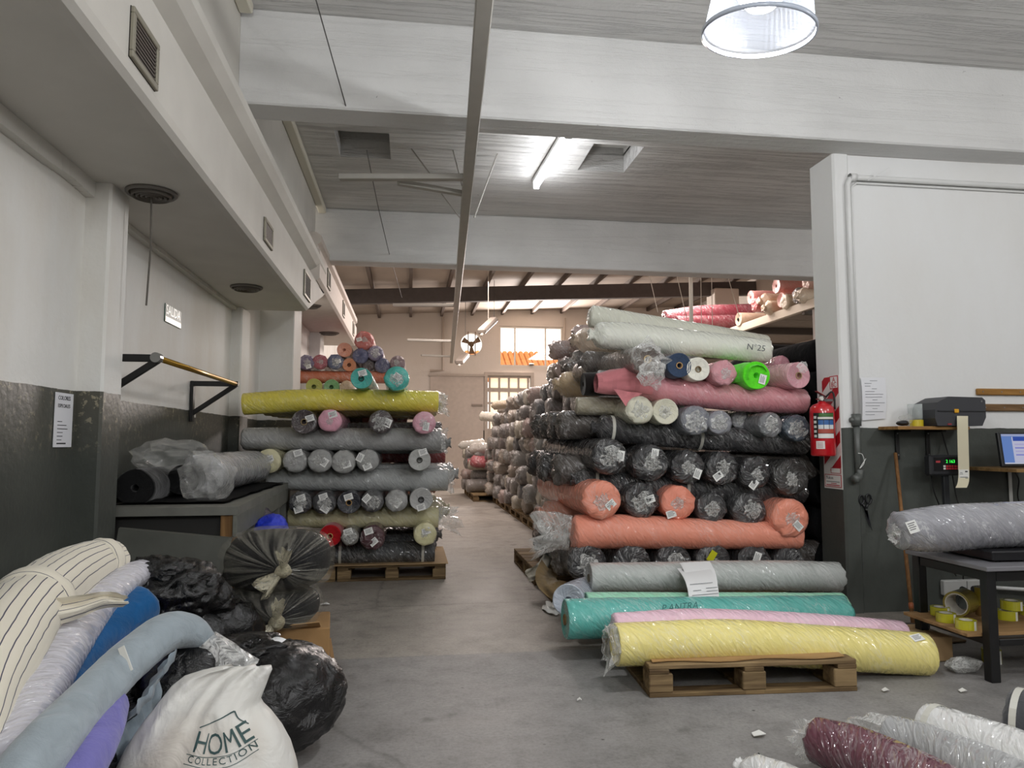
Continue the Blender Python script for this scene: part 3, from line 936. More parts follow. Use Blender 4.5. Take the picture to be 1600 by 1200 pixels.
def diffuser(c, r, label, cord=None):
    v = thing('ceiling_diffuser', label, 'diffuser', (c[0], c[1], c[2] - 0.03), 'round duct diffusers')
    m = plain('#6d6862', 0.5)
    MB().lathe([(0.0, -0.002), (r, -0.002), (r, -0.012), (r * 0.93, -0.02), (r * 0.86, -0.012)], c, (0, 0, 1), 32).build('rim', m, v, smooth=True)
    for k in (0.78, 0.6, 0.42, 0.24):
        MB().lathe([(r * k, -0.004), (r * k, -0.03), (r * (k - 0.05), -0.034), (r * (k - 0.12), -0.02)], c, (0, 0, 1), 28).build('ring', plain('#565049', 0.5), v, smooth=True)
    if cord:
        MB().tube([(c[0], c[1], c[2] - 0.02), (c[0] + 0.006, c[1], c[2] - cord * 0.5), (c[0] - 0.004, c[1], c[2] - cord)], 0.005, 6).build('pull_cord', plain('#5b564f', 0.8), v)
diffuser((-1.349, 3.914, 2.550), 0.125, 'round grey duct diffuser with a pull cord hanging from it', 0.60)
diffuser((-1.375, 6.259, 2.550), 0.13, 'round grey duct diffuser without a cord, above the clothes rail')
diffuser((-1.3, 9.6, 3.02), 0.13, 'small round diffuser under the rear duct, the first one')
diffuser((-1.32, 12.0, 3.02), 0.16, 'dark diffuser under the rear duct, the second one')
# suspended cable tray with side arms
RZ = 3.36
TR = plain('#a9a59d', 0.5, var=0.05)
ty = thing('cable_tray', 'long pale metal cable tray with side arms hanging below the beams', 'tray', (0.6, 8.0, 3.3))
def rx(y): return 0.20 + 0.047 * (y - 0.5)
m = MB()
m.bar((rx(0.5), 0.5, RZ), (rx(19.2), 19.2, RZ), 0.085, 0.06, bev=0.006)
m.build('rail', TR, ty)
for pa, pb in (((-0.582, 5.780, 3.360), (0.418, 5.639, 3.360)), ((-0.279, 11.246, 3.360), (0.685, 11.110, 3.360)), ((-0.076, 15.081, 3.360), (0.884, 15.140, 3.360)), ((0.256, 17.744, 3.360), (1.001, 17.909, 3.360))):
    MB().bar(pa, pb, 0.07, 0.045, bev=0.005).build('arm', TR, ty)
MB().bar((-0.117, 5.830, 3.360), (0.448, 6.029, 3.360), 0.06, 0.04, bev=0.005).build('brace', TR, ty)
for x0, y0, zz0, x1, y1, zz1 in ((-0.013, 6.935, 4.100, 0.138, 5.661, 3.380), (0.391, 6.909, 4.100, 0.410, 5.886, 3.380), (0.334, 8.181, 4.100, 0.494, 6.891, 3.380), (0.830, 6.927, 4.100, 0.587, 6.735, 3.380)):
    MB().tube([(x0, y0, zz0), (x1, y1, zz1)], 0.007, 6).build('hanger_rod', TR, ty)
MB().tube([(rx(8.6) , 9.4, RZ + .04), (rx(9.4) , 9.4, 4.5)], 0.012, 6).build('hanger_rod', TR, ty)
# steel wires
wm = plain('#4b4846', 0.6)
tag(MB().tube([(-0.599, 4.200, 3.927), (-0.442, 4.760, 3.466)], 0.004, 5).build('steel_wire', wm), 'thin dark wire slanting down to the first beam', 'wire')
tag(MB().tube([(-0.338, 5.300, 3.399), (-0.334, 7.000, 3.550), (-0.278, 8.700, 3.545), (-0.153, 12.000, 3.634)], 0.004, 5).build('steel_wire', wm), 'thin wire hanging in front of the boarded hatch towards the second beam', 'wire')
pw = plain('#d8d0c4', 0.6)
tag(MB().tube([(3.909, 9.6, rz(3.909) + 0.09), (3.894, 9.600, 2.409)], 0.03, 8).build('hanging_rod', pw), 'white vertical rod hanging behind the long cream rolls', 'rod')
for i, (a, b, c_, d) in enumerate(((1017, 440, 1028, 488), (1058, 432, 1073, 498), (1095, 430, 1096, 505), (1112, 436, 1113, 508), (1137, 430, 1155, 495), (818, 430, 818, 450))):
    lab = ['first thin hanging wire left of the white rod', 'thin slanted wire just left of the white rod', 'thin wire just right of the white rod', 'second thin wire right of the white rod', 'thin slanted wire running down to the mezzanine rolls', 'thin wire below the second beam above the fan'][i]
    PA = [(3.800, 11.000, 3.806), (4.241, 11.000, 3.904), (4.642, 11.000, 3.938), (4.826, 11.000, 3.880), (5.101, 11.000, 3.953), (1.503, 14.000, 4.913)][i]
    PB = [(3.909, 11.000, 3.311), (4.389, 11.000, 3.219), (4.636, 11.000, 3.152), (4.819, 11.000, 3.125), (5.282, 11.000, 3.272), (1.506, 14.000, 3.633)][i]
    PA, PB = Vector(PA), Vector(PB)
    PA = PA + (PA - PB) / abs(PA.z - PB.z) * (rz(PA.x) + 0.06 - PA.z)
    tag(MB().tube([PA, PB], 0.006, 5).build('hanging_wire', pw), lab, 'wire')
# ceiling tube light
TA, TB = Vector((1.390, 6.204, 4.000)), Vector((1.328, 7.527, 4.000))
tl = thing('tube_light', 'lit fluorescent tube light on the ceiling beside the right hatch', 'light', (TA.x, (TA.y + TB.y) / 2, 3.97))
MB().bar(TA + Vector((0, 0, 0.06)), TB + Vector((0, 0, 0.06)), 0.09, 0.05, bev=0.008).build('housing', plain('#dcdcda', 0.4), tl)
MB().tube([TA + (TB - TA) * 0.03, TB - (TB - TA) * 0.03], 0.024, 12).build('tube', glow('#f4f8ff', 22.0), tl, smooth=True)
for p in (TA, TB):
    MB().box(p + Vector((0, 0, 0.02)), (0.07, 0.03, 0.09), 0.008).build('end_socket', plain('#d0d0d0', 0.4), tl)
MB().box(((TA.x + TB.x) / 2 - 0.0, (TA.y + TB.y) / 2, 4.095), (0.03, 0.5, 0.03)).build('ceiling_fixing', plain('#d0d0d0', 0.4), tl)
# pendant with ribbed clear shade
pl = thing('pendant_lamp', 'lit high-bay pendant with a ribbed clear plastic shade', 'lamp', (1.464, 2.8, 3.0))
LC = Vector((1.464, 2.8, 3.0))
AX = Vector((0.06, -0.10, 1)).normalized()
def ribbed():
    m = MB()
    V, F, UV = [], [], []
    a = AX.orthogonal().normalized()
    b = AX.cross(a)
    M_ = 120
    prof = [(0.233, 0.0), (0.236, 0.012), (0.226, 0.02), (0.218, 0.08), (0.205, 0.16), (0.185, 0.24), (0.155, 0.31), (0.12, 0.36), (0.09, 0.38)]
    for i, (r, h) in enumerate(prof):
        for j in range(M_):
            th = 2 * PI * j / M_
            rr = r - (0.004 if (j % 2 and i > 1) else 0)
            V.append(LC + AX * h + (a * math.cos(th) + b * math.sin(th)) * rr)
    for i in range(len(prof) - 1):
        for j in range(M_):
            k = (j + 1) % M_
            F.append((i * M_ + j, i * M_ + k, (i + 1) * M_ + k, (i + 1) * M_ + j))
    return m.add(V, F)
def shade_mat():
    m, nt, out = newmat('clear_prismatic_plastic')
    lw = nd(nt, 'LayerWeight', Blend=0.5)
    f = nd(nt, 'Math', {'operation': 'MULTIPLY_ADD'}, i0=lw.outputs['Facing'], i1=0.18, i2=0.06)
    p = nd(nt, 'BsdfPrincipled', Base_Color=(0.3, 0.32, 0.37, 1), Roughness=0.2, Specular_IOR_Level=0.6)
    tl_ = nd(nt, 'BsdfTranslucent', Color=(0.3, 0.33, 0.38, 1))
    m1 = nd(nt, 'MixShader', i0=0.3, i1=p.outputs[0], i2=tl_.outputs[0])
    mx_ = nd(nt, 'MixShader', i0=f.outputs[0], i1=nd(nt, 'BsdfTransparent').outputs[0], i2=m1.outputs[0])
    nt.links.new(mx_.outputs[0], out.inputs[0])
    return m
ribbed().build('lamp_shade', shade_mat(), pl)
MB().lathe([(0.231, -0.006), (0.239, -0.006), (0.239, 0.012), (0.231, 0.012), (0.231, -0.006)], LC, AX, 64).build('shade_rim', plain('#c9d2e2', 0.2, spec=0.8), pl, smooth=True)
MB().lathe([(0.0, 0.10), (0.06, 0.11), (0.095, 0.15), (0.10, 0.20), (0.09, 0.27), (0.06, 0.33)], LC, AX, 24).build('bulb', glow('#f2f6ff', 25.0), pl, smooth=True)
MB().lathe([(0.06, 0.33), (0.10, 0.37), (0.10, 0.50), (0.06, 0.56), (0.0, 0.56)], LC, AX, 24).build('ballast_housing', plain('#aab0b8', 0.4, metal=0.6), pl, smooth=True)
MB().tube([LC + AX * 0.55, LC + AX * 0.55 + Vector((0, 0, 0.65))], 0.006, 6).build('suspension_cable', wm, pl)
# two unlit tube fittings hanging far back
for (a, b), lab in ((((1.851, 16.000, 3.991), (1.485, 15.200, 3.586)), 'unlit tube fitting hanging beside the fan, upper one'), (((1.282, 17.000, 3.289), (1.092, 16.400, 3.053)), 'unlit tube fitting hanging below the fan, lower one')):
    a, b = Vector(a), Vector(b)
    r = thing('hanging_fitting', lab, 'light', (b.x, b.y, b.z - .05))
    MB().bar(a, b, 0.20, 0.12, bev=0.03).build('housing', plain('#8f857c', 0.4), r)
    MB().tube([a + Vector((0.0, -0.02, -0.08)), b + Vector((0.0, -0.02, -0.08))], 0.03, 8).build('tube', plain('#e5ddd2', 0.3), r, smooth=True)
    MB().tube([a, Vector((a.x, a.y, rz(a.x) + 0.08))], 0.006, 5).build('suspension_wire', wm, r)
# pipes on the rear wall
rp = plain('#b5a89c', 0.5)
m = MB().tube([(0.875, 19.900, 4.697), (0.886, 19.900, 3.218), (0.536, 19.900, 3.196)], 0.035, 8)
tag(m.build('wall_pipe', rp), 'pale pipe with a bend on the rear wall left of the fan', 'pipe')
m = MB().tube([(4.331, 19.900, 4.744), (4.287, 19.900, 3.592), (4.285, 19.900, 3.120)], 0.025, 8)
tag(m.build('wall_conduit', rp), 'thin conduit down the rear wall right of the window', 'pipe')
# ---------------------------------------------------------------- pallets
PW = wood('#937c5a', '#5d4a34', (3, 26, 26))
PW2 = wood('#806a4a', '#4d3c2a', (3, 26, 26))
def pallet(label, c, w, d, yaw=0.0, h=0.14, group='wooden pallets', nb=6):
    p = thing('wooden_pallet', label, 'pallet', (0, 0, 0), group)
    bh, st, dk = h - 0.066, 0.022, 0.022
    for i in range(nb):
        bw = d / nb - (0.02 if 0 < i < nb - 1 else 0.006)
        MB().box((0, -d / 2 + d * (i + 0.5) / nb, h - dk / 2), (w, bw, dk), 0.003).build('deck_board', PW, p)
    for x in (-1, 0, 1):
        MB().box((x * (w / 2 - 0.05), 0, h - dk - st / 2), (0.1, d, st), 0.003).build('stringer_board', PW2, p)
        MB().box((x * (w / 2 - 0.05), 0, 0.011), (0.1, d, 0.022), 0.003).build('bottom_board', PW2, p)
        for y in (-1, 0, 1):
            MB().box((x * (w / 2 - 0.06), y * (d / 2 - 0.06), 0.022 + bh / 2), (0.12, 0.12, bh), 0.005).build('block', PW, p)
    for y in (-1, 1):
        MB().box((0, y * (d / 2 - 0.05), 0.0105), (w * 0.998, 0.098, 0.021), 0.003).build('bottom_board', PW2, p)
    p.location = c
    p.rotation_euler = (0, 0, yaw)
    return p
def clone(root, name, loc, label=None):
    r = root.copy(); COL.objects.link(r); r.location = loc
    if label: r['label'] = label
    for ch in list(root.children):
        c = ch.copy(); COL.objects.link(c); c.parent = r
        for gch in ch.children:
            d = gch.copy(); COL.objects.link(d); d.parent = c
    return r
CARD = plain('#a98c66', 0.85, bump=0.15, bscale=18, var=0.12)
p_left = pallet('wooden pallet under the left stack of rolls', (-0.145, 7.23, 0), 0.97, 1.0)
pallet('wooden pallet beside the left stack, mostly hidden behind the film bags', (-1.055, 7.23, 0), 0.82, 1.0)
pallet('wooden pallet with yellow roll on top, in the middle of the floor', (1.735, 4.02, 0), 1.07, 1.06, math.radians(-2.7), 0.155)
p_r = pallet('wooden pallet whose corner sticks out left of the black and orange rolls', (1.66, 6.95, 0), 1.14, 1.25, 0)
clone(p_r, 'wooden_pallet', (1.68, 5.66, 0), 'wooden pallet under the front edge of the black and orange stack')
clone(p_r, 'wooden_pallet', (2.82, 5.95, 0), 'wooden pallet under the right end of the black and orange stack')
pallet('wooden pallet behind the turquoise roll, in shadow', (1.95, 4.93, 0), 1.5, 0.62, 0, 0.13, nb=4)
for i in range(7):
    clone(p_r, 'wooden_pallet', (2.30 - (0.40 if i > 4 else 0), 9.3 + 1.3 * i, 0), ['first', 'second', 'third', 'fourth', 'fifth', 'sixth', 'last'][i] + ' pallet of the long row along the aisle, counted from the front')
tag(MB().box((-0.15, 7.22, 0.148), (1.02, 1.06, 0.008), 0.002).build('cardboard_sheet', CARD), 'thin cardboard sheet between the left pallet and its rolls', 'cardboard')
m = MB()
V, F = [], []
for i in range(13):
    for j in range(9):
        x = -0.52 + 1.0 * i / 12
        y = -0.505 + 1.0 * j / 8
        V.append((1.72 + x + 0.02 * math.sin(j * 2.1) * (i in (0, 12)), 4.02 + y - 0.047 * x + 0.018 * math.sin(i * 1.1) * (j == 0), 0.160 + 0.004 * noise.noise(Vector((x * 3, y * 3, 1)))))
n0 = len(V)
V += [(a, b, c_ + 0.005) for a, b, c_ in V]
for i in range(12):
    for j in range(8):
        q_ = (i * 9 + j, (i + 1) * 9 + j, (i + 1) * 9 + j + 1, i * 9 + j + 1)
        F.append(q_); F.append(tuple(n0 + k for k in reversed(q_)))
for i in range(12):
    for j in (0, 8):
        F.append((i * 9 + j, (i + 1) * 9 + j, n0 + (i + 1) * 9 + j, n0 + i * 9 + j))
for j in range(8):
    for i in (0, 12):
        F.append((i * 9 + j, i * 9 + j + 1, n0 + i * 9 + j + 1, n0 + i * 9 + j))
tag(m.add(V, F).build('plywood_sheet', wood('#b08d5f', '#94724a', (1.5, 9, 9)), smooth=False), 'plywood sheet lying on the pallet below the yellow roll', 'board')

# ---------------------------------------------------------------- fabric rolls
def yroll(label, c, h, L=1.5, dx=0.0, dz=0.0, **kw):
    X, Y, Z, R = c
    R *= 0.97
    return roll(label, [(X, Y, Z, R), (X + dx * 0.5, Y + L * 0.5, Z + dz * 0.5, R * 0.99), (X + dx, Y + L, Z + dz, R * 0.98)], h, n=26, **kw)
def xroll(label, pts, h, **kw):
    return roll(label, pts, h, n=44, **kw)
GREY, GREY2, BLK, CHAR = '#9d9d9b', '#a6a8a6', '#1d1c1f', '#3b3b3d'
LS = 'rolls in the left stack'
# ----- left stack, from the top
G = dict(group=LS)
yroll('turquoise film-wrapped roll with open core, left of the two on top of the yellow roll', (-0.432, 6.550, 1.810, 0.099), '#3fb0a4', A='flat', core='#3a3128', tagpos=(0.1, 0.5), **G)
fan_r = yroll('turquoise film-wrapped roll, right of the two on top of the yellow roll', (-0.119, 6.500, 1.809, 0.114), '#49b9ac', A='wrap', twist=0.55, tagpos=(0.05, 0.15), tagang=-0.6, dx=-0.02, **G)
xroll('long bright yellow roll lying across the top of the left stack', [(-1.495, 6.850, 1.587, 0.102), (-1.053, 6.850, 1.620, 0.106), (-0.534, 6.850, 1.633, 0.103), (0.260, 6.850, 1.621, 0.106)], '#e2d24a', A='flat', B='flat', white=0.3, tuftB=(0.09, 0.75), **G)
DB = '#3f3335'
yroll('dark brown wrapped roll, leftmost under the yellow roll', (-0.919, 6.550, 1.422, 0.112), DB, A='flat', core='#8d7a58', tagpos=(0.45, 0.3), **G)
yroll('pink wrapped roll beside the dark brown one, under the yellow roll', (-0.698, 6.550, 1.432, 0.105), '#e3a3b6', twist=0.3, tagpos=(0.25, 0.55), **G)
yroll('dark wrapped roll with a burst of white film, under the yellow roll', (-0.255, 6.550, 1.424, 0.108), '#4a4042', twist=0.7, tagpos=(0.62, -0.1), tagang=1.2, **G)
yroll('pink wrapped roll at the right end under the yellow roll', (0.128, 6.520, 1.415, 0.106), '#e0a5b4', twist=0.35, A='wrap', tagpos=(0.15, -0.3), tagang=1.4, **G)
for i, (c, h, nm) in enumerate((((-0.673, 7.600, 1.471, 0.066), '#7f9a4a', 'green'), ((-0.555, 7.600, 1.467, 0.075), '#8d6d5c', 'brown'), ((-0.428, 7.600, 1.483, 0.066), '#c77a62', 'salmon'), ((-0.102, 7.600, 1.485, 0.079), '#b98a90', 'dusky pink'))):
    yroll(nm + ' roll end seen in the gap deep under the yellow roll', c, h, L=0.5, group=LS, tagpos=(0.1, 0.2) if i == 3 else None)
xroll('dark brown roll lying across behind the pink roll ends', [(-0.623, 7.300, 1.383, 0.054), (0.302, 7.300, 1.393, 0.055)], '#3a3030', **G)
xroll('long grey wrapped roll across the left stack, upper of the two grey ones', [(-1.473, 6.850, 1.272, 0.102), (-0.964, 6.850, 1.272, 0.107), (-0.389, 6.850, 1.267, 0.107), (0.285, 6.850, 1.267, 0.109)], GREY, A='blunt', B='flat', tuftB=(0.06, 0.85), wr=0.03, **G)
for c, h, kw, lab in (
    ((-1.213, 6.550, 1.078, 0.111), '#d9d3ac', dict(twist=0.55, tagpos=(0.1, 0.2)), 'cream wrapped roll, leftmost of the row between the two grey rolls'),
    ((-0.991, 6.550, 1.079, 0.106), GREY, dict(twist=0.35, tagpos=(0.3, 0.7)), 'grey wrapped roll next to the cream one in the row between the grey rolls'),
    ((-0.776, 6.550, 1.079, 0.108), GREY, dict(twist=0.5, tagpos=(0.4, -0.1), tagang=1.0), 'grey wrapped roll with slanted tag, third in the row between the grey rolls'),
    ((-0.576, 6.550, 1.069, 0.108), '#a3a3a0', dict(twist=0.45, tagpos=(0.3, -0.2)), 'grey wrapped roll, fourth in the row between the grey rolls'),
    ((-0.366, 6.550, 1.081, 0.102), GREY, dict(twist=0.4, tagpos=(-0.65, 0.3), tagang=1.1, tags=[((0.0, -0.5), 0.4)]), 'grey wrapped roll with two tags, fifth in the row between the grey rolls'),
    ((0.090, 6.520, 1.086, 0.101), '#b7b7b4', dict(A='flat', core='#3d3a36', tagpos=(0.3, 0.72), film=False), 'bare grey roll with a dark core, alone at the right of its row')):
    yroll(lab, c, h, group=LS, **kw)
xroll('dark red roll in the gap behind the bare grey roll', [(-0.333, 7.500, 1.095, 0.062), (0.360, 7.500, 1.093, 0.069)], '#8c2a2c', B='flat', **G)
xroll('long grey wrapped roll across the left stack, lower of the two grey ones', [(-1.257, 6.850, 0.910, 0.102), (-0.794, 6.850, 0.903, 0.106), (-0.245, 6.850, 0.893, 0.108), (0.351, 6.850, 0.895, 0.110)], GREY2, A='blunt', B='flat', tuftB=(0.06, 0.9), wr=0.03, **G)
for c, h, kw, lab in (
    ((-0.936, 6.550, 0.717, 0.101), '#343438', dict(twist=0.6, tagpos=(0.1, 0.45), tags=[((-0.1, -0.55), 0.3)]), 'black wrapped roll with two white tags, first of the row above the cream roll'),
    ((-0.733, 6.550, 0.715, 0.104), '#3a3a3d', dict(twist=0.6, tagpos=(-0.05, 0.55), tags=[((0.1, -0.5), -0.6)]), 'black wrapped roll with crumpled film, second of the row above the cream roll'),
    ((-0.521, 6.550, 0.715, 0.104), '#23242e', dict(A='flat', core='#9a7a4a', tagpos=(-0.05, 0.5)), 'navy black roll with a tan core, third of the row above the cream roll'),
    ((-0.318, 6.550, 0.723, 0.102), '#4b4b4c', dict(twist=0.6, tagpos=(-0.5, 0.3), tagang=0.8), 'dark grey roll with loose film, fourth of the row above the cream roll'),
    ((-0.109, 6.550, 0.727, 0.102), GREY, dict(twist=0.55, tagpos=(0.1, -0.2), tagang=0.9), 'light grey wrapped roll, fifth of the row above the cream roll'),
    ((0.107, 6.520, 0.737, 0.106), '#b0b0ae', dict(A='flat', core='#2c2a28', tagpos=(0.0, -0.65)), 'light grey roll with an open dark core, last of the row above the cream roll')):
    yroll(lab, c, h, group=LS, **kw)
xroll('long cream wrapped roll across the lower left stack', [(-1.062, 6.850, 0.567, 0.091), (-0.651, 6.850, 0.551, 0.097), (-0.241, 6.850, 0.555, 0.098), (0.269, 6.850, 0.548, 0.099)], '#d2cba0', B='flat', tuftB=(0.18, 1.1), wr=0.03, **G)
for c, h, kw, lab in (
    ((-0.675, 6.520, 0.432, 0.098), '#b3141d', dict(A='flat', core='#b9965f', film=False), 'bright red roll with a tan core low in the left stack'),
    ((-0.503, 6.500, 0.425, 0.079), '#77746f', dict(twist=0.75, tagpos=(-0.2, 0.6)), 'small grey roll in loose film between the red and the maroon roll'),
    ((-0.310, 6.480, 0.417, 0.111), '#4b262d', dict(tagpos=(-0.3, 0.55), twist=0.0, tags=[((0.1, -0.3), 0.7)]), 'maroon wrapped roll with two tags low in the left stack'),
    ((0.143, 6.500, 0.436, 0.104), '#dcd6a8', dict(twist=0.3, tagpos=(0.1, 0.3)), 'cream wrapped roll low at the right end of the left stack')):
    yroll(lab, c, h, group=LS, **kw)
xroll('charcoal wrapped roll lying on the left pallet', [(-1.050, 6.860, 0.241, 0.102), (-0.511, 6.860, 0.232, 0.106), (0.237, 6.860, 0.222, 0.107)], '#3c3d3e', B='flat', bands=(0.42, 0.95), **G)
# further cross rolls behind each of the long ones
for k, (z, xr_, h, nm) in enumerate(((1.60, 0.22, '#b8ab6a', 'olive'), (1.24, 0.30, '#8d8d8b', 'grey'), (0.93, 0.36, '#a5a6a4', 'grey'), (0.58, 0.27, '#b9b294', 'cream'), (0.262, 0.24, '#4a4a4b', 'charcoal'))):
    for j in range(3):
        SEED[0] += 1
        x1 = xr_ + random.uniform(-0.10, 0.04)
        x0 = -1.36 if z > 0.85 else -0.75
        V, F, UV, *_r = sweep([(x0, 7.15 + 0.36 * j, z, 0.105), (x1, 7.15 + 0.36 * j, z + random.uniform(-.01, .01), 0.105)], 18, 16, SEED[0], 0.05, 0.03, 'blunt', 'pinch')
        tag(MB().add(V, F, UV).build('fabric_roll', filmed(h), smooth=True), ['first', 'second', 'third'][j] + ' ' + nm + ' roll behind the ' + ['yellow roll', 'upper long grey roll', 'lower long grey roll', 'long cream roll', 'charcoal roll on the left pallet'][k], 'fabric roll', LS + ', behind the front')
# ----- farther pile behind the left stack
FP = 'coloured rolls on the pile behind the left stack'
for c, h, lab, kw in (
    ((-1.474, 10.600, 2.375, 0.117), '#56466e', 'purple roll end, leftmost on the far left pile', dict(twist=0.5, tagpos=(0.3, -0.5))),
    ((-1.284, 10.600, 2.385, 0.113), '#9a2f45', 'crimson roll end beside the purple one on the far left pile', dict(twist=0.4)),
    ((-1.071, 10.600, 2.388, 0.118), '#39486e', 'blue wrapped roll end with white tag on the far left pile', dict(twist=0.5, tagpos=(0.4, 0.1))),
    ((-0.946, 10.600, 2.567, 0.110), '#d58a6c', 'salmon roll end lying on the blue one, far left pile', dict(A='flat')),
    ((-0.874, 10.600, 2.352, 0.101), '#c9763f', 'orange roll end with dark core, far left pile', dict(A='flat', core='#33261c')),
    ((-0.719, 10.600, 2.482, 0.119), '#2c3566', 'dark blue roll end in the middle of the far left pile', {}),
    ((-0.668, 10.600, 2.705, 0.145), '#b0473c', 'red wrapped roll on the very top of the far left pile', dict(tagpos=(-0.5, 0.1), twist=0.3)),
    ((-0.503, 10.600, 2.523, 0.119), '#5b5374', 'violet wrapped roll end right of the red one, far left pile', dict(twist=0.6)),
    ((-0.403, 10.600, 2.347, 0.115), '#272f5c', 'navy roll end above the two turquoise rolls, far left pile', {}),
    ((-0.185, 10.600, 2.388, 0.115), '#6a4f55', 'dark mauve roll end, rightmost on the far left pile', dict(twist=0.4)),
    ((-0.614, 10.700, 2.355, 0.102), '#4a3a3a', 'brown roll end low in the middle of the far left pile', {}),
    ((-1.336, 10.400, 2.019, 0.115), '#a8ad33', 'lime roll end under the orange cross roll, far left pile', dict(A='flat', core='#3f4a1e')),
    ((-1.096, 10.400, 2.016, 0.111), '#5fa157', 'green roll end under the orange cross roll, far left pile', dict(A='flat', core='#27401f')),
    ((-0.887, 10.400, 2.013, 0.099), '#b59c78', 'tan roll end under the orange cross roll, far left pile', {})):
    yroll(lab, c, h, L=1.3, group=FP, haze=0.08, **kw)  # some distant air haze is mixed into these colours
xroll('orange brown wrapped roll lying across the far left pile', [(-1.579, 10.700, 2.176, 0.096), (-0.840, 10.700, 2.180, 0.093), (-0.074, 10.700, 2.190, 0.094)], '#c06a48', group=FP)
for z in (1.36, 1.10, 0.84, 0.56, 0.275):
    for j in range(2):
        SEED[0] += 1
        V, F, UV, *_r = sweep([(-1.25, 10.75 + 0.4 * j, z, 0.125), (0.25, 10.75 + 0.4 * j, z, 0.125)], 16, 14, SEED[0], 0.05, 0.03, 'blunt', 'pinch')
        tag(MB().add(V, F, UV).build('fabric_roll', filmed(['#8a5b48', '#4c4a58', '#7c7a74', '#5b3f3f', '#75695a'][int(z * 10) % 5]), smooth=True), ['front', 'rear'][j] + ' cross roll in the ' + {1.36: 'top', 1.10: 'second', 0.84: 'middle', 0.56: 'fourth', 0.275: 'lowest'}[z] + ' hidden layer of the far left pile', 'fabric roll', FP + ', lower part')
clone(p_left, 'wooden_pallet', (-0.5, 10.9, 0), 'wooden pallet under the far left pile')
# ----- near right stack
RS = 'rolls in the right stack'
G = dict(group=RS)
xroll('cream film-wrapped roll on top of the right stack, rear one, highest of all', [(1.578, 6.150, 2.349, 0.101), (2.067, 6.100, 2.263, 0.104), (2.667, 6.050, 2.175, 0.098), (3.114, 6.000, 2.102, 0.090)], '#e6e6d6', A='wrap', twist=0.6, white=0.35, **G)
rB = xroll('long cream film-wrapped roll with handwriting on top of the right stack, front one', [(1.524, 5.620, 2.101, 0.111), (1.790, 5.620, 2.090, 0.117), (2.331, 5.620, 2.048, 0.108), (2.923, 5.620, 1.997, 0.101)], '#e8e9dc', A='pinch', B='wrap', white=0.35, **G)
INK = plain('#55585a', 0.6)
pB = Vector((2.680, 5.470, 1.993))
text('N°25', 0.075, INK, pB, (1, 0, -0.10), (0, 0.25, 1), rB[0], 'handwriting', shear=0.3)
kB = yroll('grey brown roll in loose film with a torn peak of film at its end', (1.742, 5.150, 1.860, 0.115), '#746a64', L=1.5, A='flat', core='#cbb48a', twist=0.0, dx=-0.12, dz=0.04, wr=0.05, **G)
fan(Vector((1.745, 5.160, 1.862)), (0, -1, 0), 0.125, 0.10, 0.09, 71, m=30, k=7, droop=0.5).build('film_tuft', WHITE_FILM, kB[0], smooth=True)
crumple(Vector((1.748, 5.060, 1.754)), (0.2, -1, -0.2), 0.12, 77, amp=0.6, out=0.3).build('film_twist', TWIST, kB[0], smooth=True)
mb = MB()
q0 = Vector((1.732, 5.120, 1.909))
mb.add([Vector((1.649, 5.100, 1.936)), Vector((1.734, 5.120, 2.037)), Vector((1.757, 5.130, 2.034)), Vector((1.841, 5.100, 1.884)), Vector((1.728, 5.030, 1.941)), Vector((1.661, 5.020, 1.920))], [(0, 1, 4, 5), (1, 2, 3, 4)], [[(0, 0), (0.2, 1), (0.5, 0.5), (0.2, 0.2)], [(0.2, 1), (0.3, 1), (1, 0), (0.5, 0.5)]])
mb.build('film_peak', WHITE_FILM, kB[0], smooth=True)
xroll('dark grey film roll end sticking out left under the cream rolls', [(1.519, 6.050, 1.932, 0.096), (1.908, 6.000, 1.918, 0.090)], '#6d6560', A='pinch', **G)
xroll('pale pink crumpled bundle showing left of the cream roll', [(1.619, 6.600, 2.201, 0.117), (2.234, 6.600, 2.197, 0.115)], '#d9c3ad', A='pinch', wr=0.08, white=0.5, **G)
yroll('navy blue roll with a brown core, on the pink roll', (2.008, 5.200, 1.822, 0.099), '#37465e', A='flat', core='#b08d5f', film=False, **G)
yroll('white roll with a hollow brown core, on the pink roll', (2.157, 5.200, 1.796, 0.095), '#e9e6da', A='flat', core='#7f6a4c', film=False, **G)
yroll('pink wrapped roll with spiral end between the white and the green roll', (2.360, 5.200, 1.769, 0.102), '#cf8f97', twist=0.45, **G)
gr = yroll('bright green roll with loose cloth folded over its end', (2.624, 5.200, 1.753, 0.113), '#5fe02a', A='flat', film=False, tagpos=(0.42, -0.25), tagang=1.3, **G)
gc = Vector((2.624, 5.200, 1.753))
V, F, UV = [], [], []
gr_ = 0.1176
for i in range(9):
    for j in range(20):
        th = PI * (0.12 + 1.0 * j / 19)
        t = i / 8
        rr = gr_ * (1.03 + 0.06 * noise.noise(Vector((th * 2, t * 3, 5))) + 0.05 * noise.noise(Vector((th * 7, t * 2, 1)))) * (1 - 0.35 * max(0, 0.35 - t) / 0.35)
        V.append((gc.x + rr * math.cos(th), gc.y - 0.03 + 0.42 * t, gc.z + rr * math.sin(th)))
for i in range(8):
    for j in range(19):
        F.append((i * 20 + j, i * 20 + j + 1, (i + 1) * 20 + j + 1, (i + 1) * 20 + j))
        UV.append([(i * .05, j * .03)] * 4)
MB().add(V, F, UV).build('loose_cloth_fold', cloth('#66e832'), gr[0], smooth=True)
yroll('pale film bundle between the green and the right pink roll', (2.941, 5.500, 1.764, 0.068), '#cfc9b8', wr=0.06, **G)
pk = yroll('pink wrapped roll with a brown core, rightmost on the pink roll beside the wall end', (2.968, 5.200, 1.758, 0.109), '#d59aa4', A='flat', core='#a5886a', dx=-0.25, dz=0.03, **G)
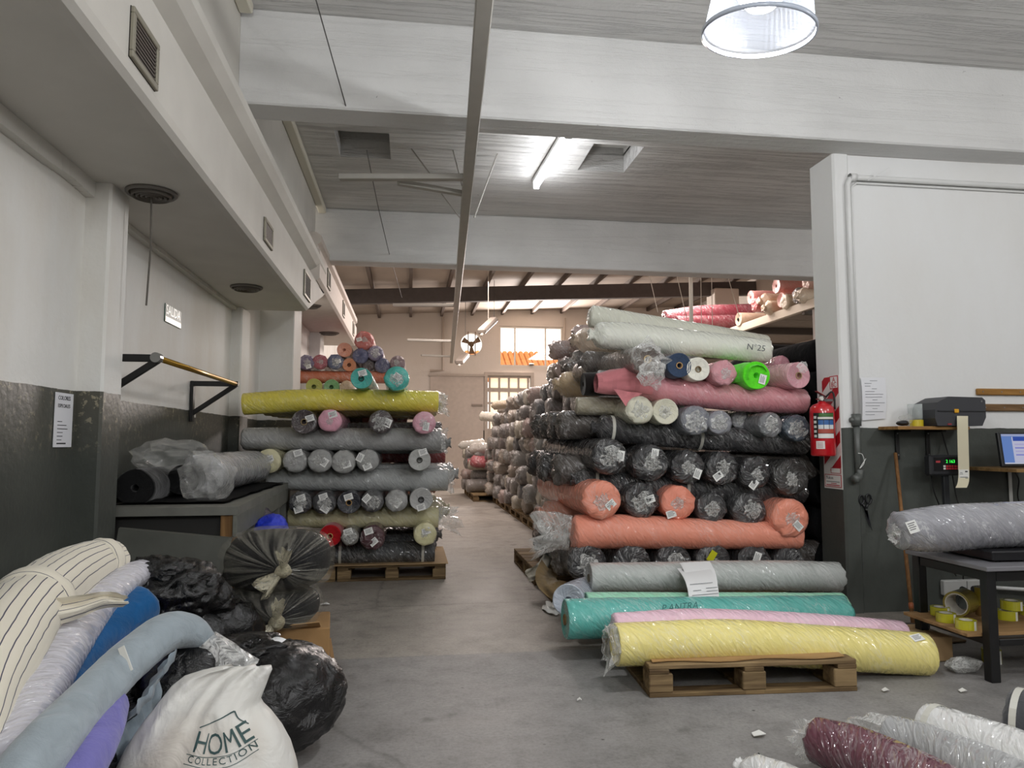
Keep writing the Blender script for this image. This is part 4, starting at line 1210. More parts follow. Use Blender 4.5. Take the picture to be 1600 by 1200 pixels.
crumple(Vector((2.959, 5.120, 1.815)), (0, -1, 0), 0.045, 5).build('film_twist', TWIST, pk[0], smooth=True)
yroll('second pink roll lying behind the right one below the cream rolls', (3.105, 5.700, 1.904, 0.074), '#c98a96', **G)
pr = xroll('long pink roll sagging across the right stack', [(1.654, 5.420, 1.708, 0.110), (1.985, 5.400, 1.648, 0.107), (2.500, 5.380, 1.596, 0.111), (3.104, 5.400, 1.567, 0.102)], '#cb858c', A='flat', B='blunt', white=0.18, lump=0.06, **G)
# pink cloth tumbling loose from the left end of the sagging roll
V, F, UV = [], [], []
c0 = Vector((1.654, 5.420, 1.708))
r0 = 0.1143
for i in range(13):
    t = i / 12
    for j in range(30):
        th = 2 * PI * j / 30
        n1 = noise.noise(Vector((math.cos(th) * 2, math.sin(th) * 2, t * 2.5)))
        n2 = noise.noise(Vector((math.cos(th) * 5, math.sin(th) * 5, t * 3.5)))
        rr = r0 * (1.06 + 0.20 * n1 + 0.12 * n2) * (1.0 - 0.42 * (1 - t) ** 2)
        V.append(c0 + Vector((-0.24 + 0.42 * t, math.cos(th) * rr - 0.02, math.sin(th) * rr + 0.03 * t - 0.01)))
for i in range(12):
    for j in range(30):
        k = (j + 1) % 30
        F.append((i * 30 + j, i * 30 + k, (i + 1) * 30 + k, (i + 1) * 30 + j)); UV.append([(i * .04, j * .03)] * 4)
MB().add(V, F, UV).build('loose_cloth_end', cloth('#cc8085'), pr[0], smooth=True)
# the small cloth tip hanging below
V, F, UV = [], [], []
a0 = Vector((1.516, 5.270, 1.644)); a1 = Vector((1.739, 5.270, 1.614)); a2 = Vector((1.599, 5.240, 1.514))
for i in range(9):
    for j in range(9):
        s_, t = i / 8, j / 8
        p = a0.lerp(a1, s_).lerp(a2, t * 0.98)
        V.append(p + Vector((0, -0.02 * math.sin(s_ * 9 + t * 2) * (1 - t), 0)))
for i in range(8):
    for j in range(8):
        F.append((i * 9 + j, i * 9 + j + 1, (i + 1) * 9 + j + 1, (i + 1) * 9 + j)); UV.append([(i * .03, j * .03)] * 4)
MB().add(V, F, UV).build('cloth_tip', cloth('#cc8085'), pr[0], smooth=True)
xroll('black roll end sticking out left of the pink cloth', [(1.437, 5.900, 1.728, 0.101), (1.538, 5.900, 1.729, 0.102), (1.874, 5.900, 1.733, 0.102)], '#241f1e', A='flat', film=False, **G)
xroll('grey film bundle end just left of the pink cloth', [(1.500, 5.620, 1.728, 0.089), (1.659, 5.620, 1.727, 0.089)], '#a7a3a2', A='blunt', wr=0.07, **G)
xroll('tan film bundle lit by the window, left of the black roll end', [(1.490, 6.800, 1.794, 0.126), (1.789, 6.800, 1.797, 0.120)], '#cbb08c', A='pinch', white=0.5, wr=0.08, **G)
xroll('small dark bundle above the tan film bundle', [(1.583, 7.100, 1.971, 0.081), (1.870, 7.100, 1.984, 0.088)], '#4c4038', A='pinch', wr=0.08, **G)
xroll('olive grey wrapped roll under the pink cloth at the left', [(1.319, 5.620, 1.530, 0.073), (1.541, 5.600, 1.527, 0.075), (1.770, 5.580, 1.514, 0.075)], '#9c9580', A='blunt', **G)
CR = '#d8d5c0'
for c, h, kw, lab in (
    ((1.707, 5.240, 1.482, 0.108), CR, dict(twist=0.65, wr=0.06), 'cream roll with ruffled end, left of the pair under the pink roll'),
    ((1.910, 5.240, 1.474, 0.101), '#dcd8c2', dict(twist=0.5, wr=0.06, A='flat'), 'cream roll with spiral ruffled end, right of the pair under the pink roll'),
    ((2.133, 5.220, 1.407, 0.119), '#787a82', dict(twist=0.7), 'blue grey film roll beside the cream pair'),
    ((2.329, 5.220, 1.390, 0.099), '#82838a', dict(twist=0.7), 'smaller grey film roll, second right of the cream pair'),
    ((2.629, 5.500, 1.420, 0.078), '#8b8b8d', dict(twist=0.5), 'recessed small grey film roll under the pink roll'),
    ((2.743, 5.240, 1.376, 0.103), '#6f7173', dict(twist=0.6), 'grey film roll in shadow under the right half of the pink roll'),
    ((2.977, 5.260, 1.351, 0.110), '#44505c', dict(twist=0.7), 'dark blue film roll half hidden by the fire extinguisher')):
    yroll(lab, c, h, group=RS, **kw)
xroll('long black wrapped roll with two tape bands, under the cream and grey ends', [(1.511, 5.500, 1.345, 0.110), (1.742, 5.500, 1.326, 0.105), (2.397, 5.480, 1.273, 0.099), (3.141, 5.460, 1.233, 0.095)], '#2c2b2d', A='pinch', bands=(0.09, 0.62), **G)
for c, h, kw, lab in (
    ((1.474, 5.260, 1.133, 0.143), BLK, dict(twist=0.6, tagpos=(0.55, 0.1), tagang=1.4, dx=-0.1, dz=0.03, white=0.35), 'black wrapped roll end, first of the row of six black rolls'),
    ((1.786, 5.260, 1.089, 0.146), BLK, dict(twist=0.5, tagpos=(0.2, 0.5), tagang=1.4), 'black wrapped roll end with tag near its top, second of the row of six'),
    ((2.080, 5.260, 1.055, 0.134), BLK, dict(twist=0.4, tagpos=(0.5, -0.35), tagang=1.2), 'black wrapped roll end with tag low right, third of the row of six'),
    ((2.353, 5.260, 1.043, 0.134), BLK, dict(twist=0.45, tagpos=(-0.35, -0.4), tagang=0.6), 'black wrapped roll end with tag low left, fourth of the row of six'),
    ((2.616, 5.260, 1.008, 0.129), BLK, dict(twist=0.4, tagpos=(-0.2, -0.65), tagang=0.9), 'black wrapped roll end with tag at the bottom, fifth of the row of six'),
    ((2.910, 5.260, 0.970, 0.148), '#2b2927', dict(twist=0.4, core=None), 'black wrapped roll end without tag, last of the row of six')):
    yroll(lab, c, h, group=RS, **kw)
xroll('long black wrapped roll with a tape band behind the orange roll ends', [(1.326, 5.500, 0.954, 0.092), (1.786, 5.500, 0.906, 0.093), (2.408, 5.480, 0.869, 0.091), (3.110, 5.460, 0.836, 0.089)], '#2a292b', A='pinch', bands=(0.07, 0.55), **G)
OR = '#f0957a'
for c, h, kw, lab in (
    ((1.388, 5.180, 0.824, 0.148), OR, dict(twist=0.45, tagpos=(0.4, -0.2), tagang=0.7, dx=-0.06, dz=0.02, L=1.55, wr=0.04), 'orange wrapped roll end, leftmost, lying on the long orange roll'),
    ((1.717, 5.260, 0.810, 0.138), BLK, dict(twist=0.6, tagpos=(0.4, 0.1)), 'black wrapped roll end between the two left orange ends'),
    ((1.998, 5.260, 0.790, 0.133), '#ee9076', dict(twist=0.4, wr=0.06, tagpos=(-0.5, -0.6)), 'orange wrapped roll end in the middle of its row'),
    ((2.271, 5.280, 0.745, 0.122), '#2e2d2f', dict(twist=0.5), 'black wrapped roll end right of the middle orange end'),
    ((2.571, 5.280, 0.726, 0.138), '#2b2a2c', dict(twist=0.55), 'black wrapped roll end left of the right orange end'),
    ((2.859, 5.200, 0.669, 0.151), OR, dict(twist=0.4, tagpos=(0.3, -0.35), tagang=-0.8, wr=0.05), 'orange wrapped roll end, rightmost, beside the wall end')):
    kw = dict(kw)
    yroll(lab, c, h, group=RS, **kw)
o1 = xroll('long orange wrapped roll lying across the right stack', [(1.224, 5.300, 0.578, 0.131), (1.539, 5.300, 0.579, 0.129), (2.168, 5.300, 0.551, 0.119), (2.963, 5.300, 0.523, 0.104)], '#ee967c', A='blunt', B='blunt', white=0.25, **G)
fan(Vector((1.187, 5.300, 0.582)), (-1, 0.25, 0.12), 0.125, 0.13, 0.26, 91, m=30, k=9, droop=0.35).build('film_tuft', WHITE_FILM, o1[0], smooth=True)
xroll('orange roll in crumpled film showing behind the left end of the long orange roll', [(1.165, 6.000, 0.643, 0.112), (1.610, 6.000, 0.605, 0.113)], '#d79a84', A='pinch', wr=0.08, white=0.5, **G)
for i, (c, kw) in enumerate((
    ((1.290, 5.240, 0.362, 0.149), dict(twist=0.6)), ((1.628, 5.240, 0.361, 0.144), dict(twist=0.2)), ((1.945, 5.240, 0.354, 0.143), dict(twist=0.5)),
    ((2.260, 5.240, 0.350, 0.141), dict(twist=0.3)), ((2.579, 5.240, 0.337, 0.142), dict(tagpos=(0.1, 0.35), tagang=1.2, twist=0.2)), ((2.871, 5.260, 0.323, 0.135), dict(twist=0.3)))):
    r_ = yroll(['black wrapped roll end, leftmost of the bottom row under the long orange roll', 'black wrapped roll end, second of the bottom row under the long orange roll', 'black wrapped roll end with white film, third of the row under the long orange roll', 'black wrapped roll end with a yellow sticker in the bottom row', 'black wrapped roll end with a white tag in the bottom row', 'black wrapped roll end, rightmost of the bottom row by the wall'][i], c, BLK, group=RS, **kw)
    if i == 3:
        cc = Vector((2.231, 5.190, 0.401))
        MB().box(cc, (0.05, 0.004, 0.085), 0.001, Matrix.Rotation(0.6, 3, 'Y')).build('yellow_sticker', plain('#c3c21e', 0.4), r_[0], label='yellow sticker')
# black cross rolls seen from their ends down the left flank, layer by layer
LAY = 'flank'
for z, x0, h, nm, n_ in ((0.0, 0, 0, 0, 0),):
    pass
flank = [
    (1.356, 5.620, 1.038, '#2d2b2d', 'just under the first black roll end', 0.12, 5, 0.05),
    (1.637, 5.750, 1.390, '#37322f', 'at the level of the cream pair', 0.115, 5, 0.02),
    (1.299, 5.600, 0.333, '#3a3634', 'in the lowest layer above the pallet', 0.115, 6, -0.02),
    (1.258, 5.900, 0.527, '#86604f', 'behind the long orange roll', 0.11, 4, 0.0),
]
for X, Y, Z, h, nm, r_, k_, sl in flank:
    for k in range(k_):
        SEED[0] += 1
        hh = h if k % 3 else ('#4a433e' if 'orange' not in nm else '#a4745e')
        y = Y + 0.27 * k
        x = 1.22 + random.uniform(-0.06, 0.06)
        V, F, UV, *_r = sweep([(x, y, Z + random.uniform(-.01, .01), r_), (x + 0.8, y, Z, r_), (3.5, y, Z, r_)], 26, 18, SEED[0], 0.05, 0.04, ('tuck', 'wrap')[k % 2], 'blunt')
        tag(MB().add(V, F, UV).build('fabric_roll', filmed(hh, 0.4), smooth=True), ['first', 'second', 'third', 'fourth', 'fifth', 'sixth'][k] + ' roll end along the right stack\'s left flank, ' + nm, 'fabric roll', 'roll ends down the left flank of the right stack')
# a limp white cloth and a brown rag at the foot of the flank
def rag(name, label, pts, w_, mat_, seed, cat='cloth', bend=0.05):
    q_ = spline([tuple(p) + (0,) for p in pts], 14)
    V, F, UV = [], [], []
    for i, p in enumerate(q_):
        p = Vector(p[:3])
        t_ = Vector(q_[min(i + 1, 13)][:3]) - Vector(q_[max(i - 1, 0)][:3])
        sd_ = t_.cross(Vector((0, -1, 0.2))).normalized()
        for j in range(9):
            s_ = j / 8 - 0.5
            V.append(p + sd_ * (w_ * s_) + Vector((0.0, -bend * (math.cos(s_ * 9 + seed) * 0.5 + noise.noise(Vector((s_ * 4, i * 0.4, seed)))), bend * 0.3 * noise.noise(Vector((s_ * 3, i * 0.5, seed + 4))))))
    for i in range(13):
        for j in range(8):
            F.append((i * 9 + j, i * 9 + j + 1, (i + 1) * 9 + j + 1, (i + 1) * 9 + j)); UV.append([(i * .05, j * .02), (i * .05, j * .02 + .02), (i * .05 + .05, j * .02 + .02), (i * .05 + .05, j * .02)])
    n_ = len(V)
    V += [v + Vector((0, 0.006, -0.003)) for v in V]
    F += [tuple(k + n_ for k in reversed(f)) for f in list(F)]
    UV += UV[:]
    return tag(MB().add(V, F, UV).build(name, mat_, smooth=True), label, cat)
rag('white_cloth', 'limp white cloth hanging over the pallet corner at the foot of the right stack', [(1.186, 6.200, 0.281), (1.115, 6.000, 0.234), (1.033, 5.900, 0.199), (0.945, 5.850, 0.172)], 0.10, cloth('#d5cfbf'), 2)
rag('brown_rag', 'brown rag crumpled on the pallet at the foot of the right stack', [(1.105, 5.700, 0.254), (1.055, 5.600, 0.214), (1.056, 5.450, 0.170), (1.123, 5.350, 0.146)], 0.16, cloth('#8b7655'), 5)
rag('film_scrap', 'scrap of white film on the floor below the blue grey roll end', [(1.012, 5.450, 0.030), (1.040, 5.250, 0.050), (1.124, 5.287, 0.030)], 0.07, plain('#e3e3e0', 0.3), 8, 'film scrap')
# ----- rolls on the floor pallet in front
FG = 'rolls on the pallet in the middle of the floor'
xroll('grey film-wrapped roll with papers on it, rear top of the floor pallet', [(1.195, 4.780, 0.346, 0.098), (1.813, 4.780, 0.334, 0.104), (2.458, 4.780, 0.326, 0.106), (2.961, 4.780, 0.305, 0.105)], '#b4b7b4', A='flat', B='wrap', core='#6f6656', white=0.5, group=FG)
xroll('pale blue grey roll in loose film, its end peeking out left of the mint roll', [(0.978, 4.450, 0.276, 0.098), (1.129, 4.800, 0.231, 0.102), (1.293, 5.100, 0.200, 0.100)], '#aeb5c2', A='flat', white=0.4, group=FG)
xroll('mint green wrapped roll lying just under the grey roll', [(1.091, 4.450, 0.226, 0.095), (1.853, 4.450, 0.202, 0.097), (2.785, 4.450, 0.173, 0.096)], '#9adcbb', A='flat', B='blunt', group=FG)
tq = xroll('turquoise wrapped roll with scribbled writing on the floor pallet', [(0.907, 4.200, 0.222, 0.115), (1.353, 4.200, 0.218, 0.117), (1.989, 4.200, 0.205, 0.115), (2.635, 4.200, 0.195, 0.114)], '#57b0a6', A='flat', B='blunt', core='#8d6f4a', group=FG)
text('P.ANTRA', 0.055, plain('#2c6b68', 0.6), (1.438, 4.075, 0.277), (1, 0, 0.06), (0, 0.35, 1), tq[0], 'handwriting', shear=0.35)
xroll('pale pink wrapped roll behind the yellow one on the floor pallet', [(1.133, 3.950, 0.240, 0.070), (1.643, 3.950, 0.236, 0.079), (2.333, 3.950, 0.184, 0.081), (2.843, 3.950, 0.137, 0.071)], '#eac3d3', B='wrap', A='blunt', group=FG)
yl = xroll('pale yellow wrapped roll lying at the front of the floor pallet', [(1.055, 3.680, 0.213, 0.108), (1.598, 3.680, 0.208, 0.114), (2.243, 3.680, 0.151, 0.116), (2.780, 3.680, 0.096, 0.115)], '#eadb85', A='flat', B='flat', white=0.3, group=FG, tuft=(0.05, 0.85))
paper_tag(yl[0], (2.698, 3.620, 0.206), (0, -0.5, 0.86), (0, 0.86, 0.5), 0.07, 0.045, 0.2)
# papers draped on the grey roll
def sheet(name, label, cs, cat='paper', n=8, bulge=0.0, mat=None):
    a, b, c_, d = [Vector(q_) for q_ in cs]
    V, F, UV = [], [], []
    for i in range(n + 1):
        for j in range(n + 1):
            s_, t_ = i / n, j / n
            p = a.lerp(b, s_).lerp(d.lerp(c_, s_), t_)
            V.append(p + Vector((0, -bulge * math.sin(PI * t_), bulge * 0.5 * math.sin(PI * t_))))
    for i in range(n):
        for j in range(n):
            F.append((i * (n + 1) + j, i * (n + 1) + j + 1, (i + 1) * (n + 1) + j + 1, (i + 1) * (n + 1) + j))
            UV.append([(0, 0)] * 4)
    k = len(V)
    V += [v + Vector((0, 0.0015, -0.0008)) for v in V]
    F += [tuple(q_ + k for q_ in reversed(f)) for f in list(F)]
    UV += UV[:]
    return tag(MB().add(V, F, UV).build(name, mat or plain('#e4e4e4', 0.7), smooth=True), label, cat)
sheet('paper_sheet', 'rear white delivery paper on the grey roll, half covered', [(1.778, 4.660, 0.452), (1.987, 4.660, 0.456), (1.935, 4.420, 0.305), (1.737, 4.420, 0.299)], bulge=0.035)
s1 = sheet('paper_sheet', 'front white delivery paper lying over the grey and mint rolls', [(1.744, 4.620, 0.422), (1.956, 4.620, 0.434), (1.890, 4.300, 0.296), (1.697, 4.300, 0.294)], bulge=0.04)
pa, pb, pd = Vector((1.744, 4.620, 0.422)), Vector((1.956, 4.620, 0.434)), Vector((1.697, 4.300, 0.294))
def on_sheet(s_, t_): return pa + (pb - pa) * s_ + (pd - pa) * t_ + Vector((0, -0.0415 * math.sin(PI * t_) - 0.001, 0.021 * math.sin(PI * t_) + 0.001))
for (s0, s1_, t_) in ((0.1, 0.9, 0.08), (0.1, 0.7, 0.12), (0.1, 0.8, 0.62), (0.15, 0.4, 0.80), (0.55, 0.9, 0.76), (0.55, 0.9, 0.84), (0.1, 0.9, 0.92)):
    MB().bar(on_sheet(s0, t_), on_sheet(s1_, t_), 0.004, 0.0006, up=(0, -0.7, 0.7)).build('printed_line', plain('#8d8f92', 0.7), s1)
# cardboard box right of the yellow roll
BX1, BZT = 3.084, 0.137
bx = thing('cardboard_box', 'brown cardboard box on the floor behind the right end of the yellow roll', 'box', (BX1 - 0.15, 4.0, 0))
MB().box((BX1 - 0.15, 3.99, BZT / 2 + 0.002), (0.30, 0.30, BZT - 0.002), 0.004).build('carton', CARD, bx)
MB().box((BX1 - 0.15, 3.99, BZT + 0.0012), (0.30, 0.045, 0.0016)).build('packing_tape', plain('#b79f78', 0.35), bx)
# ----- rolls on the floor at the bottom right
NG = 'rolls on the floor at the lower right'
roll('white film bundle end at the bottom edge, left of the maroon roll', [(1.215, 2.497, 0.080, 0.07), (1.281, 2.356, 0.080, 0.08), (1.350, 2.143, 0.080, 0.08)], '#dcdcda', A='pinch', white=0.6, wr=0.06, group=NG)
roll('maroon cloth roll in clear film on the floor at the lower right', [(1.543, 2.646, 0.120, 0.085), (1.623, 2.484, 0.120, 0.10), (1.696, 2.169, 0.120, 0.105), (1.739, 1.842, 0.120, 0.105)], '#63303f', A='blunt', white=0.35, group=NG, tuft=(0.08, 0.6), lump=0.06)
roll('grey cloth roll in clear film with a gathered end, right of the maroon roll', [(1.880, 2.698, 0.100, 0.075), (1.940, 2.570, 0.100, 0.085), (1.977, 2.282, 0.100, 0.10), (2.003, 1.940, 0.100, 0.10)], '#a5a6a6', A='blunt', white=0.5, group=NG, tuft=(0.12, 0.8), lump=0.06)
roll('white cloth roll in clear film, its round end towards the bench', [(2.033, 2.688, 0.120, 0.098), (2.092, 2.528, 0.120, 0.11), (2.151, 2.259, 0.120, 0.115), (2.183, 1.946, 0.120, 0.115)], '#e0e0de', A='flat', white=0.5, group=NG, bands=(0.08,), lump=0.05)
roll('charcoal roll with a white tape strip at the right edge of the floor', [(2.382, 2.636, 0.150, 0.125), (2.483, 2.484, 0.150, 0.13), (2.599, 2.300, 0.150, 0.13)], '#4b4c4f', A='blunt', film=False, group=NG, bands=(0.03,))

for k, z in enumerate((0.30, 0.58, 0.86, 1.14, 1.42, 1.70, 1.96)):  # black rolls added to fill the gap; its shade is in their colour
    SEED[0] += 1
    V, F, UV, *_r = sweep([(3.36, 5.48 + 0.03 * (k % 2), z, 0.14), (3.36, 6.3, z, 0.14), (3.36, 7.0, z, 0.14)], 18, 18, SEED[0], 0.04, 0.03, 'wrap', 'blunt')
    tag(MB().add(V, F, UV).build('fabric_roll', cloth('#121213', 0.9, 0.0), smooth=True), 'black roll added to darken the gap beside the wall end, ' + ['lowest', 'second from the floor', 'third from the floor', 'fourth from the floor', 'fifth from the floor', 'sixth from the floor', 'topmost'][k], 'fabric roll', 'added black rolls behind the wall end')
# ----- the long row of wrapped rolls along the aisle
AG = 'wrapped rolls stacked in the long row along the aisle'
tones = [('#8a7763', 'tan'), ('#5b4a44', 'dark brown'), ('#77726c', 'grey'), ('#a39780', 'cream'), ('#54473f', 'umber'), ('#393436', 'black'), ('#8f6f64', 'russet'), ('#6b6159', 'taupe')]
protos = []
def ORD(n):
    a = ['zeroth', 'first', 'second', 'third', 'fourth', 'fifth', 'sixth', 'seventh', 'eighth', 'ninth', 'tenth', 'eleventh', 'twelfth', 'thirteenth', 'fourteenth', 'fifteenth', 'sixteenth', 'seventeenth', 'eighteenth', 'nineteenth']
    if n < 20: return a[n]
    t_ = {2: ('twentieth', 'twenty'), 3: ('thirtieth', 'thirty'), 4: ('fortieth', 'forty')}[n // 10]
    return t_[0] if n % 10 == 0 else t_[1] + '-' + a[n % 10]
for k, (h, nm) in enumerate(tones * 2):
    SEED[0] += 1
    L = 1.05
    V, F, UV, *_r = sweep([(0, 0, 0, 0.118), (L * 0.5, 0, 0.0, 0.122), (L, 0, 0, 0.12)], 20, 16, SEED[0], 0.16, 0.10, ('tuck', 'wrap', 'tuck', 'blunt')[k % 4], 'blunt', 0.05)
    me = MB().add(V, F, UV).build('wrapped_roll', filmed(h, 0.5, 0.5, 0.16), smooth=True, base=(0, 0, 0))  # raised haze value whitens the wrap colour in place of hazy air
    protos.append((me, nm))
cnt = 0
for c_ in range(38):
    y = 7.45 + 0.275 * c_
    if y < 8.6:
        top, xb = 2.45, 1.86
    elif y < 9.6:
        top, xb = 2.22, 1.84
    elif y < 14.8:
        top, xb = 2.02, 1.80
    elif y < 15.9:
        top, xb = 1.70, 1.78
    else:
        top, xb = 1.12, 1.40
    top += 0.08 * math.sin(c_ * 1.7)
    z = 0.285
    r = 0
    while z < top:
        me, nm = protos[random.randrange(len(protos))]
        o = me if False else me.copy()
        COL.objects.link(o)
        s_ = random.uniform(0.88, 1.14)
        o.location = (xb + random.uniform(-0.18, 0.14) + 0.04 * r / 8, y + (0.13 if r % 2 else 0) + random.uniform(-.02, .02), z)
        o.rotation_euler = (random.uniform(0, 6.28), random.uniform(-0.05, 0.05), random.uniform(-0.08, 0.08))
        o.scale = (1, s_, s_)
        tag(o, nm + ' roll in the aisle row, ' + ORD(c_ + 1) + ' column from the front, ' + ORD(r + 1) + ' layer up', 'fabric roll', AG)
        z += 0.232
        r += 1
        cnt += 1
for me, nm in protos:
    bpy.data.objects.remove(me)
# pale bundles sprawled over the top of the row, lit from the window
for i, (a, b, h, lab) in enumerate((
    ((1.584, 13.500, 1.919, 0.075), (1.992, 12.800, 1.959, 0.098), '#c6b193', 'tan film bundle sprawled on top of the aisle row, farthest one'),
    ((1.820, 11.600, 1.908, 0.100), (2.018, 11.200, 1.944, 0.103), '#b8a683', 'tan film bundle on top of the aisle row, middle one'),
    ((1.851, 10.200, 1.908, 0.094), (2.075, 10.000, 1.911, 0.108), '#3e322e', 'dark brown roll standing up on top of the aisle row'),
    ((1.533, 15.200, 1.779, 0.099), (1.862, 14.600, 1.723, 0.103), '#d9cfc0', 'pale bundle at the far end of the aisle row, lit by the window'),
    ((1.226, 17.000, 1.160, 0.093), (1.655, 16.600, 1.224, 0.092), '#cfcac2', 'pale film bundle on the low stack near the rear wall'),
    ((1.412, 16.200, 1.083, 0.122), (1.746, 15.900, 1.106, 0.128), '#b9b2aa', 'grey film bundle on the low stack near the rear wall'),
    ((1.407, 15.900, 0.809, 0.135), (1.725, 15.700, 0.794, 0.134), '#a04048', 'red roll end in the low stack near the rear wall'))):
    roll(lab, [a, tuple((p + q_) / 2 for p, q_ in zip(a, b)), b], h, A='pinch', wr=0.1, lump=0.12, white=0.5, group='bundles on top of the aisle row', m=18)
# ----- mezzanine at the right with its rolls
mz = thing('mezzanine_deck', 'pale edged mezzanine deck loaded with rolls, right of the cream rolls', 'mezzanine', (7.0, 14.0, 3.25))
MB().box((6.06, 14.6, 3.34), (0.08, 9.6, 0.14), 0.006).build('edge_beam', plain('#ded2c0', 0.6), mz)
for k in range(11):
    MB().box((7.1, 10.2 + 0.9 * k, 3.36), (2.1, 0.88, 0.04), 0.004).build('deck_board', plain('#8f857a', 0.7, var=0.1), mz)
for k in range(5):
    MB().box((7.1, 10.4 + 2.0 * k, 3.28), (2.1, 0.08, 0.12), 0.004).build('joist', plain('#5f564e', 0.7), mz)
for y in (10.1, 14.6, 19.0):
    MB().box((6.1, y, 1.63), (0.1, 0.1, 3.26), 0.006).build('post', plain('#8a8078', 0.6), mz)
MG = 'rolls lying on the mezzanine'
for c, h, lab, A_, core_ in (
    ((6.020, 11.147, 3.832), '#dd9a92', 'pink roll with a spiral end on top of the mezzanine pile', 'flat', None),
    ((6.050, 12.124, 3.833), '#d8928c', 'pink roll end at the far left of the mezzanine pile', 'flat', None),
    ((6.000, 11.864, 3.643), '#c25a5a', 'dark pink roll end below the pink one on the mezzanine', 'wrap', None),
    ((6.000, 12.526, 3.480), '#d8bfa4', 'cream roll with an open core hanging over the mezzanine edge', 'flat', '#2f3b2f'),
    ((6.000, 10.958, 3.557), '#df8f7f', 'salmon roll end beside the dark striped one on the mezzanine', 'flat', None),
    ((5.980, 10.430, 3.525), '#6d6560', 'dark grey film-wrapped roll end on the mezzanine', 'wrap', None),
    ((6.000, 10.826, 3.375), '#e2d0b4', 'cream film roll end low on the mezzanine', 'wrap', None),
    ((6.000, 11.370, 3.441), '#dcc7aa', 'cream bundle low in the middle of the mezzanine pile', 'pinch', None),
    ((6.000, 10.308, 3.340), '#e5d6c0', 'cream bundle beside the wall end on the mezzanine', 'pinch', None),
    ((6.050, 10.245, 3.709), '#e0b8a8', 'pale pink roll above the dark grey one on the mezzanine', 'wrap', None),
    ((6.100, 11.706, 3.695), '#d3b8a0', 'beige film roll between the pink ends on the mezzanine', 'pinch', None)):
    X, Y, Z = c
    Z = max(Z, 3.50)
    roll(lab, [(X, Y, Z, 0.125), (X + 0.6, Y + 0.02, Z + 0.01, 0.13), (X + 1.25, Y + 0.04, Z, 0.125)], h, A=A_, core=core_, group=MG, wr=0.05, m=20, n=16)
roll('long dark red roll lying across the mezzanine end behind the white rod', [(4.916, 13.400, 3.651, 0.150), (5.704, 13.400, 3.746, 0.176), (6.665, 13.400, 3.796, 0.178)], '#8e2f40', group=MG, A='wrap')
roll('second dark red roll below the long one on the mezzanine end', [(5.111, 13.300, 3.551, 0.137), (6.583, 13.300, 3.598, 0.151)], '#7f2a38', group=MG, A='wrap', twist=0.7)
MB().box((6.0, 13.6, 3.36), (2.2, 1.2, 0.06), 0.005).build('deck_extension', plain('#8f857a', 0.7, var=0.1), mz)

# dark rolls stored below the mezzanine
for k in range(5):
    for j in range(2):
        SEED[0] += 1
        V, F, UV, *_r = sweep([(5.2 + 0.1 * j, 10.4 + 0.34 * j, 0.2 + 0.3 * k + 1.2, 0.14), (7.6, 10.4 + 0.34 * j, 0.2 + 0.3 * k + 1.2, 0.14)], 16, 14, SEED[0], 0.05, 0.03, 'tuck', 'blunt')
        tag(MB().add(V, F, UV).build('fabric_roll', cloth('#1b1918', 0.95, 0.0), smooth=True), ['front', 'rear'][j] + ' dark roll in the ' + ['lowest', 'second', 'third', 'fourth', 'top'][k] + ' layer of the stack below the mezzanine', 'fabric roll', 'dark rolls below the mezzanine')
MB().box((6.4, 10.6, 1.24), (2.6, 0.9, 0.04), 0.004).build('lower_shelf', plain('#4a423b', 0.7), mz)

# ---------------------------------------------------------------- left side: table, wall fittings
TZ = 0.89
TM = plain('#6f6f68', 0.55, bump=0.15, bscale=30, var=0.15)
tb = thing('work_table', 'grey cutting table along the left wall with a deep skirt and shelves below', 'table', (-1.25, 5.5, 0))
m = MB()
A0, A1 = Vector((-0.939, 4.215, 0.890)), Vector((-1.055, 6.689, 0.890))
A1 = A0 + (A1 - A0) * ((6.62 - A0.y) / (A1.y - A0.y))
LX = -1.70
m.prism([(LX, A0.y), (A0.x, A0.y), (A1.x, A1.y), (LX, A1.y)], TZ - 0.045, TZ, 'z')
m.build('table_top', TM, tb)
MB().bar(A0 + Vector((-0.012, 0, -0.105)), A1 + Vector((-0.012, 0, -0.105)), 0.024, 0.12, bev=0.003).build('side_skirt', plain('#66675f', 0.55, var=0.15), tb)
MB().bar((LX, A0.y + 0.08, TZ - 0.12), (A0.x - 0.03, A0.y + 0.08, TZ - 0.12), 0.03, 0.14, bev=0.003).build('front_rail', plain('#2a2927', 0.6), tb)
ex = (A1 - A0).normalized()
for k, t_ in enumerate((0.05, 0.75, 1.3, 1.9, 2.4)):
    p = A0 + ex * t_
    MB().box((p.x - 0.05, p.y, (TZ - 0.045) / 2), (0.08, 0.07, TZ - 0.045), 0.004).build('leg', plain('#5f605a', 0.6) if k else wood('#8f6d45', '#6a4d30', (20, 20, 2)), tb)
MB().box((LX + 0.06, A0.y + 0.2, (TZ - .045) / 2), (0.08, 0.08, TZ - .045), 0.004).build('leg', plain('#2e2d2b', 0.6), tb)
MB().box((LX + 0.06, A1.y - 0.1, (TZ - .045) / 2), (0.08, 0.08, TZ - .045), 0.004).build('leg', plain('#2e2d2b', 0.6), tb)
MB().prism([(LX, A0.y + 0.25), (A0.x - 0.05, A0.y + 0.25), (A1.x - 0.05, A1.y), (LX, A1.y)], 0.38, 0.40, 'z').build('shelf', plain('#4c4b46', 0.6), tb)
MB().bar(A0 + ex * 0.75 + Vector((-0.05, 0, -0.32)), A0 + ex * 2.4 + Vector((-0.05, 0, -0.16)), 0.02, 0.05).build('brace', plain('#7a7a72', 0.6), tb)
